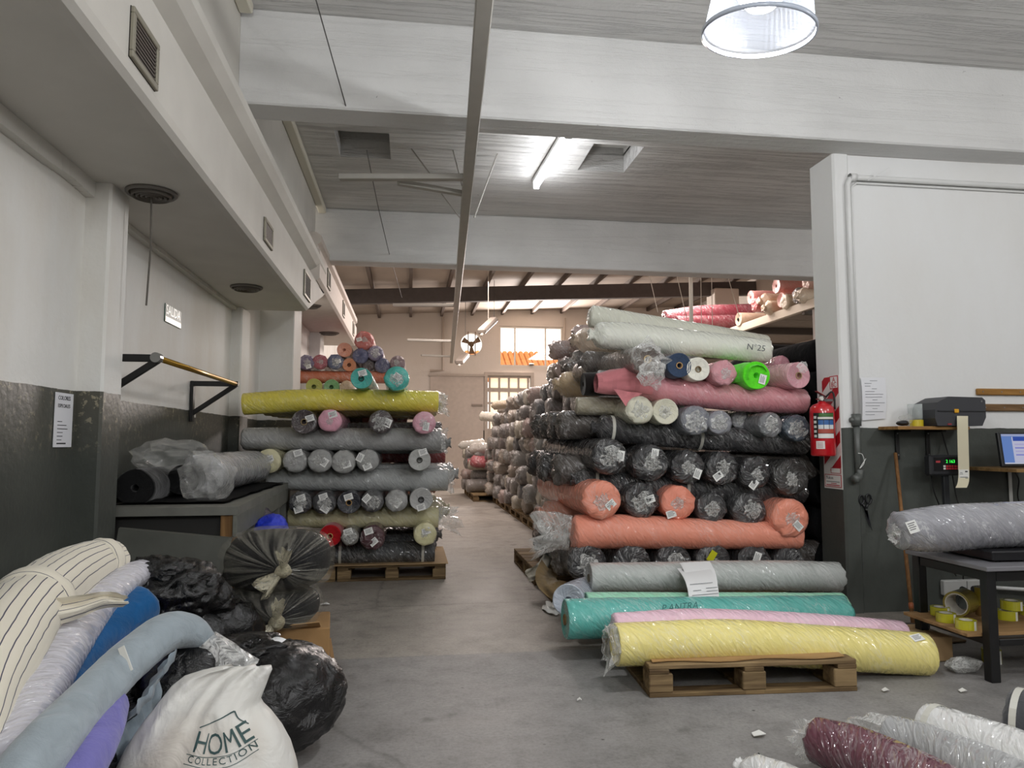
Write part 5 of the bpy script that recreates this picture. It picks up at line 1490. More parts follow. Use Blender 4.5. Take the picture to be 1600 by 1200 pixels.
def bag(name, label, c, rad, seed, mat, amp=0.12, cat='bag', sub=4, zmin=None, parent=None, f2=3.0, part=None, smooth=True):
    so = Vector((seed * 3.3, seed * 1.9, seed * 0.7))
    def fn(d, p):
        k = 1 + amp * noise.noise(so + d * 1.4) + amp * 0.55 * ridged(so + d * f2) + amp * 0.28 * ridged(so + d * f2 * 2.3) + amp * 0.12 * ridged(so + d * f2 * 5)
        return p * k
    V, F, UV = ico(c, rad, fn, sub)
    if zmin is not None:
        V = [Vector((v.x, v.y, max(v.z, zmin + 0.002 * noise.noise(v * 9)))) for v in V]
    o = MB().add(V, F, UV).build(part or name, mat, parent, smooth=smooth)
    if parent is None:
        tag(o, label, cat)
    return o
bag('small_blue_bag', 'bright blue plastic bundle on the shelf under the table', (-0.896, 5.000, 0.678), (0.10, 0.12, 0.09), 3, bag_plastic('#1f37c8', 0.35), cat='bag')
bag('small_bundle', 'dark purple wrapped bundle on the shelf left of the blue bundle', (-1.041, 5.300, 0.694), (0.10, 0.12, 0.10), 6, bag_plastic('#3d3340', 0.3), cat='bag')
# leaning board
bd = [Vector((-1.478, 4.020, 0.803)), Vector((-0.911, 3.980, 0.746)), Vector((-1.064, 3.880, 0.499)), Vector((-1.338, 3.700, 0.293))]
bd[0].x = -1.48; bd[3].x = -1.47; bd[3].z = max(bd[3].z, 0.02); bd[2].z = 0.02; bd[2].y = 3.72; bd[3].y = 3.72; bd[3].z = 0.02; bd[2].x = bd[1].x - 0.12
V = bd + [p + Vector((0, 0.018, 0.006)) for p in bd]
tag(MB().add(V, [(0, 1, 2, 3), (7, 6, 5, 4), (0, 4, 5, 1), (1, 5, 6, 2), (2, 6, 7, 3), (3, 7, 4, 0)]).build('leaning_board', plain('#4a4b45', 0.5, var=0.1)), 'dark grey green board leaning below the front of the table', 'board')
# black fabric on the table
TG = 'rolls on the table by the left wall'
BF = '#0c0c0d'
yroll('thick black cloth roll on the table, beside the wall pillar', (-1.561, 4.450, 0.984, 0.109), BF, L=0.9, dx=-0.02, A='flat', film=False, group=TG, lump=0.06)
yroll('thick black cloth roll on the table, second one under the clear film', (-1.387, 4.750, 1.013, 0.096), BF, L=1.2, dx=-0.02, A='flat', film=False, group=TG, lump=0.06)
yroll('grey cloth roll wound in film on the table, pointing to the stack', (-1.320, 4.950, 1.035, 0.141), '#9b9b9c', L=1.45, dx=0.02, A='wrap', white=0.5, group=TG, wr=0.05)
# black cloth spread under the rolls
V, F, UV = [], [], []
for i in range(23):
    for j in range(15):
        x = -1.66 + 0.60 * j / 14 + (0.02 * noise.noise(Vector((i * .4, j, 0))))
        y = 4.42 + 2.0 * i / 22
        x += 0.0 if j < 14 else 0.012 * math.sin(i * 1.3)
        V.append((x, y, TZ + 0.012 + 0.014 * abs(noise.noise(Vector((x * 9, y * 6, 2))))))
for i in range(22):
    for j in range(14):
        F.append((i * 15 + j, i * 15 + j + 1, (i + 1) * 15 + j + 1, (i + 1) * 15 + j)); UV.append([(i * .05, j * .04)] * 4)
k_ = len(V)
V += [(a, b, TZ + 0.002) for a, b, c_ in V]
F += [tuple(k_ + q_ for q_ in reversed(f)) for f in list(F)]
UV += UV[:]
tag(MB().add(V, F, UV).build('black_cloth', cloth('#0d0d0e', 0.9, 0.0), smooth=True), 'black cloth spread flat over the table under the rolls', 'cloth')
FILMB = loose_film('#e2e2de', 0.05, 0.12, 5, 5, bump=0.1, face=0.28)
bag('film_bundle', 'crumpled clear plastic film puffed up over the two black rolls on the table', (-1.466, 4.750, 1.163), (0.17, 0.19, 0.085), 11, FILMB, 0.45, 'plastic film', 3, smooth=False)
bag('film_bundle', 'crumpled clear plastic film hanging over the front of the second black roll', (-1.216, 4.620, 1.026), (0.11, 0.10, 0.14), 14, FILMB, 0.5, 'plastic film', 3, smooth=False)
# clothes rail
rl = thing('wall_rail', 'black triangular wall brackets carrying a brass rail on the left wall', 'rail', (-1.61, 5.0, 1.4))
BK = plain('#141414', 0.5)
E1, E2 = Vector((-1.376, 4.200, 1.708)), Vector((-1.380, 6.000, 1.708))
E2.x = E1.x = (E1.x + E2.x) / 2
for k, E_ in enumerate((E1, E2)):
    top = Vector((-1.715, E_.y, E_.z))
    MB().bar(top, E_ + Vector((0.02, 0, 0)), 0.03, 0.04, bev=0.002).build('bracket_arm', BK, rl)
    MB().bar(top + Vector((0.012, 0, 0.02)), top + Vector((0.012, 0, -0.30)), 0.05, 0.025, up=(1, 0, 0), bev=0.002).build('wall_plate', BK, rl)
    MB().bar(top + Vector((0.01, 0, -0.24)), E_ + Vector((0.0, 0, -0.01)), 0.028, 0.035, bev=0.002).build('bracket_strut', BK, rl)
MB().tube([E1 + Vector((0, -0.04, 0.0)), E2 + Vector((0, 0.04, 0.0))], 0.017, 14).build('brass_rail', plain('#b08a3c', 0.3, metal=0.85), rl, smooth=True)
MB().lathe([(0.0, -0.02), (0.028, -0.02), (0.028, 0.03), (0, 0.03)], E1 + Vector((0, -0.03, 0)), (0, 1, 0), 14).build('rail_socket', plain('#8a8a88', 0.3, metal=0.8), rl)
# SALIDA sign on the wall
XW = -1.717
sy0, sy1 = 5.323, 5.678
sz0, sz1 = 2.094, 2.223
sg = thing('exit_sign', 'small green and silver exit sign on the left wall above the rail', 'sign', (XW, (sy0 + sy1) / 2, sz0))
MB().box((XW + 0.003, (sy0 + sy1) / 2, (sz0 + sz1) / 2), (0.006, sy1 - sy0, sz1 - sz0), 0.001).build('sign_plate', plain('#33584a', 0.45), sg)
MB().box((XW + 0.0066, (sy0 + sy1) / 2, sz0 + (sz1 - sz0) * 0.16), (0.001, (sy1 - sy0) * 0.98, (sz1 - sz0) * 0.28)).build('silver_strip', plain('#d8d2c0', 0.4, metal=0.3), sg)
text('SALIDA', (sy1 - sy0) * 0.27, plain('#dfe6df', 0.3), (XW + 0.0065, sy0 + 0.012, sz0 + (sz1 - sz0) * 0.45), (0, 1, 0), (0, 0, 1), sg)
# COLORES ESPECIALES notice
XW = -1.617
ny0, ny1 = 3.580, 3.758
nz0, nz1 = 1.224, 1.478
nt_ = thing('wall_notice', 'long white paper notice about special colours taped to the dark wall', 'notice', (XW, (ny0 + ny1) / 2, nz0))
MB().box((XW + 0.002, (ny0 + ny1) / 2, (nz0 + nz1) / 2), (0.003, ny1 - ny0, nz1 - nz0)).build('paper', plain('#dcdce0', 0.7), nt_)
BLKI = plain('#26262a', 0.7)
wN, hN = ny1 - ny0, nz1 - nz0
text('COLORES', wN * 0.155, BLKI, (XW + 0.004, ny0 + wN * 0.14, nz1 - hN * 0.13), (0, 1, 0), (0, 0, 1), nt_)
text('ESPECIALES', wN * 0.135, BLKI, (XW + 0.004, ny0 + wN * 0.14, nz1 - hN * 0.27), (0, 1, 0), (0, 0, 1), nt_)
for k, (l_, dk) in enumerate(((0.25, 0), (0.5, 0), (0.56, 0), (0.3, 0), (0.3, 0), (0.25, 0), (0.5, 1))):
    z = nz1 - hN * (0.53 + 0.067 * k)
    MB().box((XW + 0.0042, ny0 + wN * (0.16 + l_ / 2), z), (0.0008, wN * l_, hN * (0.012 + 0.012 * dk))).build('printed_line', BLKI, nt_)
tag(MB().box((-1.716, 6.119, 1.481), (0.004, 0.06, 0.075), 0.001).build('paper_label', plain('#d9d9d4', 0.7)), 'small blank white label on the paint line below the rail', 'label')
# ---------------------------------------------------------------- left pile of cloth and bags
PG = 'cloth rolls in the heap at the lower left'
st, fr_, ps_, rs_ = roll('cream cloth roll with thin dark stripes lying on top of the heap', [(-1.252, 3.350, 0.751, 0.074), (-1.291, 3.220, 0.744, 0.097), (-1.308, 3.000, 0.714, 0.116), (-1.296, 2.700, 0.652, 0.129), (-1.248, 2.400, 0.552, 0.129), (-1.170, 2.150, 0.447, 0.111)], '#e0d9c8', A='blunt', film=False, mat=striped_cloth(), group=PG, n=50, m=36, lump=0.10, wr=0.05)
# twisted sash of the same cloth round the far end and the loose flap hanging down
def torus_wrap(c, t, R, r, seed):
    t = Vector(t).normalized()
    a = t.orthogonal().normalized(); b = t.cross(a)
    V, F, UV = [], [], []
    for i in range(40):
        th = 2 * PI * i / 40
        d = a * math.cos(th) + b * math.sin(th)
        for j in range(10):
            ph = 2 * PI * j / 10
            rr = r * (1 + 0.45 * noise.noise(Vector((math.cos(th) * 2 + ph, math.sin(th) * 2, seed))))
            V.append(Vector(c) + d * (R + rr * 0.55 * math.cos(ph)) + t * (rr * 1.6 * math.sin(ph)))
    for i in range(40):
        for j in range(10):
            F.append((i * 10 + j, i * 10 + (j + 1) % 10, ((i + 1) % 40) * 10 + (j + 1) % 10, ((i + 1) % 40) * 10 + j))
            UV.append([(i * .02, j * .02), (i * .02, j * .02 + .02), (i * .02 + .02, j * .02 + .02), (i * .02 + .02, j * .02)])
    return MB().add(V, F, UV)
torus_wrap((-1.266, 3.280, 0.754), ps_[5] - ps_[8], 0.0829, 0.02, 3).build('cloth_sash', striped_cloth(), st, smooth=True)
torus_wrap((-1.305, 2.800, 0.673), ps_[22] - ps_[26], 0.1279, 0.024, 5).build('cloth_sash', striped_cloth(), st, smooth=True)
def drape(pts, w0, w1, seed, mat, parent, name, up=(0, 0, 1), amp=0.03, nu=26, nv=16, thick=0.006, label=None, freq=9.0):
    """cloth strip along pts with folds, hanging along -up by widths w0 to w1"""
    q_ = spline([tuple(p) + (0,) for p in pts], nu)
    V, F, UV = [], [], []
    L = 0
    for i in range(nu):
        p = Vector(q_[i][:3])
        if i: L += (p - Vector(q_[i - 1][:3])).length
        t_ = (Vector(q_[min(i + 1, nu - 1)][:3]) - Vector(q_[max(i - 1, 0)][:3])).normalized()
        w_ = w0 + (w1 - w0) * i / (nu - 1)
        n_ = t_.cross(Vector(up)).normalized()
        for j in range(nv):
            s_ = j / (nv - 1)
            V.append(p - Vector(up) * (w_ * s_) + n_ * (amp * math.sin(s_ * freq + seed + 1.5 * noise.noise(Vector((i * .15, s_ * 2, seed)))) + amp * 0.8 * noise.noise(Vector((i * .3, s_ * 5, seed + 3)))))
    for i in range(nu - 1):
        for j in range(nv - 1):
            F.append((i * nv + j, i * nv + j + 1, (i + 1) * nv + j + 1, (i + 1) * nv + j))
            a_, b_ = L * i / nu, w0 * j / nv
            UV.append([(a_, b_), (a_, b_ + w0 / nv), (a_ + L / nu, b_ + w0 / nv), (a_ + L / nu, b_)])
    k = len(V)
    V += [v + Vector((0.0, thick, -thick)) for v in V]
    F += [tuple(k + q2 for q2 in reversed(f)) for f in list(F)]
    UV += UV[:]
    return MB().add(V, F, UV).build(name, mat, parent, smooth=True, label=label)
drape([(-1.261, 2.680, 0.746), (-1.199, 2.700, 0.719), (-1.115, 2.740, 0.719), (-1.057, 2.780, 0.720), (-1.003, 2.820, 0.695)], 0.11, 0.03, 2, striped_cloth(), st, 'loose_flap', (0, 0.35, 0.93), 0.02)
roll('white cloth roll in film, second of the heap, under the striped one', [(-1.102, 3.450, 0.701, 0.040), (-1.157, 3.300, 0.679, 0.059), (-1.193, 3.050, 0.621, 0.074), (-1.183, 2.750, 0.535, 0.088), (-1.132, 2.450, 0.465, 0.089), (-1.044, 2.150, 0.391, 0.081)], '#cdcbd3', A='wrap', white=0.5, group=PG, n=44, lump=0.06, wr=0.03)
roll('deep blue cloth roll in the middle of the heap', [(-1.109, 3.250, 0.562, 0.096), (-1.165, 3.050, 0.512, 0.089), (-1.166, 2.800, 0.455, 0.081), (-1.131, 2.500, 0.409, 0.079), (-1.077, 2.250, 0.368, 0.074)], '#15588f', film=False, A='blunt', group=PG, n=40, lump=0.07, wr=0.05)
roll('lavender cloth roll, upper one, beside the blue roll', [(-1.073, 3.280, 0.463, 0.070), (-1.104, 3.050, 0.437, 0.069), (-1.104, 2.800, 0.398, 0.067), (-1.074, 2.500, 0.377, 0.060)], '#7f79b8', film=False, A='blunt', group=PG, n=34, lump=0.08, wr=0.08)
lb, fr2, ps2, rs2 = roll('pale blue cloth roll arching over the front of the heap, its end tied in film', [(-0.764, 2.980, 0.467, 0.047), (-0.810, 2.920, 0.537, 0.062), (-0.865, 2.820, 0.560, 0.072), (-0.918, 2.650, 0.521, 0.071), (-0.945, 2.400, 0.473, 0.069), (-0.945, 2.150, 0.443, 0.072), (-0.950, 1.950, 0.398, 0.070)], '#9ba6ad', film=False, A='blunt', group=PG, n=54, m=32, lump=0.06, wr=0.04)
c_ = Vector((-0.894, 2.530, 0.555))
MB().box(c_, (0.022, 0.003, 0.085), 0.001, Matrix.Rotation(-0.5, 3, 'Y') @ Matrix.Rotation(-0.3, 3, 'X')).build('white_tape', plain('#e0dfd8', 0.5), lb)
fan(Vector((-0.766, 2.950, 0.492)), (0.62, 0.05, -0.75), 0.055, 0.10, 0.17, 33, m=30, k=9, droop=0.1).build('film_tuft', loose_film('#dededb', 0.30, 0.5, 8, 5), lb, smooth=True)
drape([(-0.812, 2.720, 0.544), (-0.829, 2.660, 0.494), (-0.845, 2.580, 0.447), (-0.861, 2.500, 0.425)], 0.42, 0.36, 4, cloth('#97a4ae'), lb, 'hanging_cloth', (0.25, 0.1, 0.95), 0.022, freq=16)
roll('lavender cloth roll, lower one, in front of the pale blue roll', [(-0.905, 2.480, 0.434, 0.044), (-0.890, 2.360, 0.401, 0.057), (-0.875, 2.200, 0.368, 0.060), (-0.864, 2.050, 0.330, 0.058)], '#7672b4', film=False, A='blunt', group=PG, n=30, lump=0.08, wr=0.08)
roll('dark grey film bundle at the bottom of the heap', [(-1.102, 2.650, 0.384, 0.064), (-1.095, 2.450, 0.341, 0.070), (-1.074, 2.250, 0.299, 0.064)], '#4a4a48', A='pinch', group=PG, white=0.6, lump=0.1, wr=0.08)
for i, (a, b, h) in enumerate((((-1.30, 3.35, 0.16, 0.15), (-1.22, 2.0, 0.15, 0.15), '#5b5a58'), ((-1.32, 3.25, 0.43, 0.13), (-1.25, 2.0, 0.38, 0.13), '#77757a'), ((-1.0, 3.2, 0.16, 0.15), (-1.0, 2.0, 0.14, 0.13), '#4d4d50'))):
    roll(['hidden grey roll at the floor under the heap by the wall', 'grey roll under the striped and white rolls', 'dark roll at the floor under the blue and lavender rolls'][i], [a, tuple((p + q_) / 2 for p, q_ in zip(a, b)), b], h, group=PG)
# black bags
BB = bag_plastic('#0b0b0c', 0.22)
b1 = thing('black_bag', 'crumpled black rubbish bag on the heap between the cloth rolls and the film bags', 'bag', (-1.034, 3.450, 0.474))
bag('bag', '', (-1.053, 3.500, 0.578), (0.205, 0.2, 0.125), 21, BB, 0.22, parent=b1, part='bag_body', sub=5, f2=2.6)
bag('bag', '', (-1.080, 3.420, 0.681), (0.10, 0.09, 0.055), 24, BB, 0.4, parent=b1, part='tied_neck', sub=4, f2=3.5)
bag('bag', '', (-0.928, 3.550, 0.519), (0.12, 0.10, 0.055), 27, BB, 0.35, parent=b1, part='bag_corner', sub=4, f2=3.5)
bag('black_bag', 'small crumpled black bag under the film end of the pale blue roll', (-0.876, 3.100, 0.389), (0.075, 0.08, 0.065), 31, BB, 0.25)
bag('black_bag', 'dark bag filling the gap behind the white sack', (-0.836, 2.950, 0.302), (0.16, 0.16, 0.18), 35, BB, 0.25, zmin=0.01)
bag('black_bag', 'dark bag squeezed on the floor below the crumpled black bag', (-0.992, 3.620, 0.360), (0.26, 0.17, 0.20), 38, BB, 0.2, zmin=0.01)
bag('red_cloth', 'scrap of red cloth showing under the film end of the pale blue roll', (-0.763, 2.950, 0.400), (0.045, 0.05, 0.02), 36, cloth('#a3131d'), 0.2, cat='cloth', sub=3)
b2 = thing('black_bag', 'large full black rubbish bag behind the white sack', 'bag', (-0.63, 3.2, 0))
bag('bag', '', (-0.534, 3.120, 0.223), (0.275, 0.26, 0.205), 41, bag_plastic('#131213', 0.26), 0.09, parent=b2, part='bag_body', sub=5, zmin=0.004, f2=3.2)
bag('bag', '', (-0.643, 3.120, 0.394), (0.16, 0.14, 0.055), 44, BB, 0.4, parent=b2, part='gathered_top', sub=5, f2=3.0)
bag('bag', '', (-0.473, 3.150, 0.384), (0.075, 0.08, 0.035), 47, BB, 0.45, parent=b2, part='torn_corner', sub=4, f2=4)
sheet('crumpled_paper', 'crumpled white paper lying on the large black bag', [(-0.625, 3.120, 0.439), (-0.531, 3.140, 0.453), (-0.486, 3.100, 0.452), (-0.525, 3.040, 0.432)], bulge=0.015, mat=plain('#e6e6e6', 0.7))
# cardboard box under the film bags
bx = thing('cardboard_box', 'large flattened cardboard box under the two film bags', 'box', (-0.71, 4.12, 0))
MB().box((-0.70, 4.13, 0.14), (0.56, 0.38, 0.28), 0.006, Matrix.Rotation(0.10, 3, 'Z')).build('carton', plain('#a07c50', 0.8, bump=0.2, bscale=14, var=0.12), bx)
MB().bar((-0.411, 4.050, 0.195), (-0.388, 4.050, 0.068), 0.004, 0.10, up=(0, 1, 0)).build('flap', plain('#a07c50', 0.8), bx)
MB().bar((-0.885, 3.930, 0.276), (-0.451, 3.950, 0.304), 0.10, 0.005, up=(0, 0.5, 1)).build('flap', plain('#ab875a', 0.8), bx)
# clear film bags of dark cloth
def filmbag(label, c, rad, knot, seed, z_fl):
    b_ = thing('clear_film_bag', label, 'bag', (c[0], c[1], c[2] - rad[2]), 'clear film bags of dark cloth')
    c = Vector(c)
    so = Vector((seed * 2.1, seed, 0.5))
    def pw(v, e): return math.copysign(abs(v) ** e, v)
    def fn(d, p):
        e = 0.72
        k = 1 + 0.05 * noise.noise(so + d * 1.6) + 0.02 * noise.noise(so + d * 5)
        return Vector((pw(d.x, e) * rad[0], pw(d.y, e) * rad[1], pw(d.z, e) * rad[2])) * (0.92 * k)
    V, F, UV = ico(c, rad, fn, 4)
    V = [Vector((v.x, v.y, max(v.z, z_fl + 0.004))) for v in V]
    MB().add(V, F, UV).build('dark_cloth', cloth('#1c1c1e', 0.8, 0.0), b_, smooth=True)
    kn = Vector(knot)
    V, F, UV = [], [], []
    NT, NP = 30, 96
    for i in range(NT + 1):
        th = PI * i / NT
        for j in range(NP):
            ph = 2 * PI * j / NP
            d = Vector((math.sin(th) * math.cos(ph), -math.cos(th), math.sin(th) * math.sin(ph)))
            p = c + Vector((pw(d.x, .74) * rad[0], pw(d.y, .74) * rad[1], pw(d.z, .74) * rad[2]))
            pl = ridged(so + Vector((math.cos(ph) * 5.5, math.sin(ph) * 5.5, 0))) + 0.6 * ridged(so + Vector((math.cos(ph) * 12, math.sin(ph) * 12, 3)))
            w_ = max(0.0, 1 - th / (PI * 0.62))
            p += (p - c).normalized() * (0.016 * pl * (0.15 + w_))
            k = max(0.0, 1 - th / (PI * 0.40)) ** 1.6
            p = p.lerp(kn + (p - c) * 0.08, k)
            p.z = max(p.z, z_fl)
            V.append(p)
    for i in range(NT):
        for j in range(NP):
            l = (j + 1) % NP
            F.append((i * NP + j, i * NP + l, (i + 1) * NP + l, (i + 1) * NP + j))
            UV.append([(j / NP, i / NT), ((j + 1) / NP, i / NT), ((j + 1) / NP, (i + 1) / NT), (j / NP, (i + 1) / NT)])
    MB().add(V, F, UV).build('clear_film', loose_film('#cfcaba', 0.0, 0.22, 15, 1.0, lo=0.46, hi=0.60, bump=0.9, face=0.16), b_, smooth=True)
    bag('k', '', kn + Vector((0, -0.02, 0)), (0.032, 0.035, 0.028), seed, loose_film('#c9c0a2', 0.5, 0.4, 8, 8), 0.35, parent=b_, part='knot', sub=3)
    fan(kn + Vector((0, -0.03, 0.01)), (0.1, -0.5, 0.9), 0.012, 0.035, 0.10, seed, m=16, k=6, droop=0.0).build('film_tail', loose_film('#c9c2a8', 0.3, 0.4, 6, 3), b_, smooth=True)
    fan(kn + Vector((-0.01, -0.02, -0.01)), (-0.75, -0.4, -0.5), 0.015, 0.05, 0.11, seed + 1, m=16, k=6, droop=0.2).build('film_tail', loose_film('#c9c2a8', 0.3, 0.4, 6, 3), b_, smooth=True)
filmbag('upper clear film bag of dark cloth with a knot facing the aisle', (-0.693, 4.080, 0.620), (0.2953, 0.24, 0.1717), (-0.614, 3.800, 0.609), 3, 0.461)
filmbag('lower clear film bag of dark cloth lying on the cardboard box', (-0.734, 4.080, 0.379), (0.2798, 0.24, 0.1160), (-0.638, 3.800, 0.360), 8, 0.285)
# white sack with print
wb = thing('white_sack', 'white plastic sack with a printed house logo, at the front of the heap', 'bag', (-0.62, 2.5, 0))
rows = [(1041, 345, 424, 0.010), (1046, 318, 425, 0.018), (1056, 288, 421, 0.035), (1072, 268, 415, 0.06), (1095, 250, 406, 0.095), (1105, 243, 411, 0.105), (1118, 232, 424, 0.125), (1140, 216, 440, 0.15), (1165, 200, 453, 0.17), (1200, 184, 463, 0.19), (1240, 178, 468, 0.20), (1290, 184, 466, 0.195), (1340, 210, 448, 0.17), (1362, 240, 420, 0.13)]
RW = [(-0.594, 2.500, 0.529), (-0.437, 2.500, 0.523), (-0.646, 2.500, 0.521), (-0.434, 2.500, 0.512), (-0.704, 2.500, 0.504), (-0.442, 2.500, 0.493), (-0.742, 2.500, 0.474), (-0.453, 2.500, 0.461), (-0.775, 2.500, 0.430), (-0.470, 2.500, 0.415), (-0.788, 2.500, 0.411), (-0.459, 2.500, 0.395), (-0.808, 2.500, 0.387), (-0.433, 2.500, 0.368), (-0.837, 2.500, 0.345), (-0.399, 2.500, 0.322), (-0.865, 2.500, 0.298), (-0.372, 2.500, 0.270), (-0.893, 2.500, 0.232), (-0.351, 2.500, 0.199), (-0.901, 2.500, 0.156), (-0.339, 2.500, 0.119), (-0.876, 2.500, 0.087), (-0.349, 2.500, 0.051)]
TH = [r[3] for r in rows][:12]
V, F, UV = [], [], []
M_ = 72
lv = []
for i in range(12):
    lv.append((Vector(RW[2 * i]), Vector(RW[2 * i + 1]), TH[i]))
lv.append((lv[-1][0] + Vector((0.07, 0, -(lv[-1][0].z - 0.004))), lv[-1][1] + Vector((-0.07, 0, -(lv[-1][1].z - 0.004))), 0.15))
ex_ = []
for i in range(len(lv) - 1):
    for s_ in range(3):
        t_ = s_ / 3
        ex_.append((lv[i][0].lerp(lv[i + 1][0], t_), lv[i][1].lerp(lv[i + 1][1], t_), lv[i][2] * (1 - t_) + lv[i + 1][2] * t_))
ex_.append(lv[-1])
for i, (a, b, th) in enumerate(ex_):
    c = (a + b) / 2
    hw = (b - a).length / 2
    for j in range(M_):
        an = 2 * PI * j / M_
        ca, sa = math.cos(an), math.sin(an)
        z = a.z + (b.z - a.z) * (0.5 + 0.5 * ca)
        fold = 0.016 * math.sin(ca * 7 + 2.5 * noise.noise(Vector((ca * 2, z * 3, 1)))) * max(0.0, 1 - i / 16) + 0.014 * ridged(Vector((ca * 2.2 + z * 3.0, z * 6 - ca * 1.5, 4 + sa)))
        pr_ = math.copysign(abs(sa) ** 0.8, sa)
        V.append(Vector((c.x + hw * ca, c.y + pr_ * th + (-1 if sa < 0 else 1) * fold * min(1, abs(sa) * 1.6), z)))
for i in range(len(ex_) - 1):
    for j in range(M_):
        k = (j + 1) % M_
        F.append((i * M_ + j, i * M_ + k, (i + 1) * M_ + k, (i + 1) * M_ + j))
        UV.append([(j / M_, i * .03), ((j + 1) / M_, i * .03), ((j + 1) / M_, i * .03 + .03), (j / M_, i * .03 + .03)])
F.append(tuple((len(ex_) - 1) * M_ + j for j in range(M_))); UV.append([(0, 0)] * M_)
F.append(tuple(j for j in range(M_))); UV.append([(0, 0)] * M_)
def sack_mat():
    m, nt, out = newmat('white_sack_plastic')
    tc = nd(nt, 'TexCoord')
    n = nd(nt, 'TexNoise', Vector=tc.outputs['Object'], Scale=7.0, Detail=4.0, Distortion=0.8)
    n2 = nd(nt, 'TexNoise', Vector=tc.outputs['Object'], Scale=4.0, Detail=2.0)
    base = ramp(nt, n2.outputs[0], [(0.35, lin('#cfc8be')), (0.5, lin('#dedcd6')), (0.65, lin('#e6e4e0'))])
    bp = nd(nt, 'Bump', Height=n.outputs[0], Strength=0.6, Distance=0.03)
    p = nd(nt, 'BsdfPrincipled', Base_Color=base, Roughness=0.42, Specular_IOR_Level=0.4, Subsurface_Weight=0.0, Normal=bp.outputs[0])
    nt.links.new(p.outputs[0], out.inputs[0])
    return m
sk = MB().add(V, F, UV).build('sack_body', sack_mat(), wb, smooth=True)
bvh = BVHTree.FromPolygons([tuple(v) for v in V], [f for f in F if len(f) == 4])
CAMP = Vector((0, 0, 1.25))
LOGO = plain('#2f4c4c', 0.6)
def onto(pts2, faces, name):
    """press flat artwork (points on the plane Y = 2.3) against the sack"""
    vs = []
    for p in pts2:
        d = (p - CAMP).normalized()
        h = bvh.ray_cast(p - d * 1.0, d)
        q_ = h[0] if h[0] is not None else p
        nn = h[1] if h[0] is not None else Vector((0, -1, 0))
        if nn.dot(d) > 0: nn = -nn
        vs.append(q_ + nn * 0.0022)
    return MB().add(vs, faces).build(name, LOGO, sk)
O = Vector((-0.527, 2.300, 0.359))
PXS = 0.0019
def art(px, py): return O + Vector(((px - 352) * PXS, 0, -(py - 1165) * PXS * 1.02))
def stroke(pl, wd, name):
    V2, F2 = [], []
    q_ = spline([(x, y, w_, 0) for (x, y), w_ in zip(pl, wd)], 16 if len(pl) > 2 else 8)
    for i, p in enumerate(q_):
        a = q_[max(i - 1, 0)]; b = q_[min(i + 1, len(q_) - 1)]
        t_ = Vector((b[0] - a[0], b[1] - a[1])).normalized()
        n_ = Vector((-t_.y, t_.x)) * p[2] / 2
        V2 += [art(p[0] + n_.x, p[1] + n_.y), art(p[0] - n_.x, p[1] - n_.y)]
    for i in range(len(q_) - 1):
        F2.append((2 * i, 2 * i + 1, 2 * i + 3, 2 * i + 2))
    return onto(V2, F2, name)
stroke([(314, 1137), (340, 1127), (364, 1115)], [1.6, 1.6, 2.4], 'printed_roof')
stroke([(364, 1115), (371, 1127), (386, 1135)], [2.4, 1.6, 1.6], 'printed_roof')
stroke([(296, 1174), (325, 1181), (362, 1178), (400, 1158)], [1.0] * 4, 'printed_line')
stroke([(292, 1188), (325, 1197), (362, 1195), (402, 1173)], [1.0] * 4, 'printed_line')
def word(s, size, line, name, wide=1.0):
    cu = bpy.data.curves.new(name, 'FONT')
    cu.body = s; cu.size = 1.0; cu.resolution_u = 3; cu.space_character = wide
    ob = bpy.data.objects.new(name, cu); COL.objects.link(ob)
    me = bpy.data.meshes.new_from_object(ob.evaluated_get(bpy.context.evaluated_depsgraph_get()))
    bpy.data.objects.remove(ob)
    bm = bmesh.new(); bm.from_mesh(me)
    for _ in range(2):
        bmesh.ops.subdivide_edges(bm, edges=[e for e in bm.edges if e.calc_length() > 0.12], cuts=1)
    W = max(v.co.x for v in bm.verts)
    ln = spline([(x, y, 0, 0) for x, y in line], 40)
    pts = []
    for v in bm.verts:
        t_ = min(0.999, max(0, v.co.x / W)) * 39
        i = int(t_)
        p = ln[i].lerp(ln[i + 1], t_ - i)
        d_ = (ln[i + 1] - ln[i]).normalized()
        up_ = Vector((d_.y, -d_.x))
        pts.append(art(p[0] + up_.x * v.co.y * size, p[1] + up_.y * v.co.y * size))
    fs = [tuple(v.index for v in f.verts) for f in bm.faces]
    bm.free()
    bpy.data.meshes.remove(me)
    return onto(pts, fs, name)
word('HOME', 45, [(303, 1171), (330, 1177), (362, 1174), (396, 1156)], 'printed_word', 0.95)
word('COLLECTION', 15, [(297, 1186), (325, 1192.5), (362, 1190), (401, 1169)], 'printed_word', 1.25)
# ---------------------------------------------------------------- right wall fittings
YW = 5.0
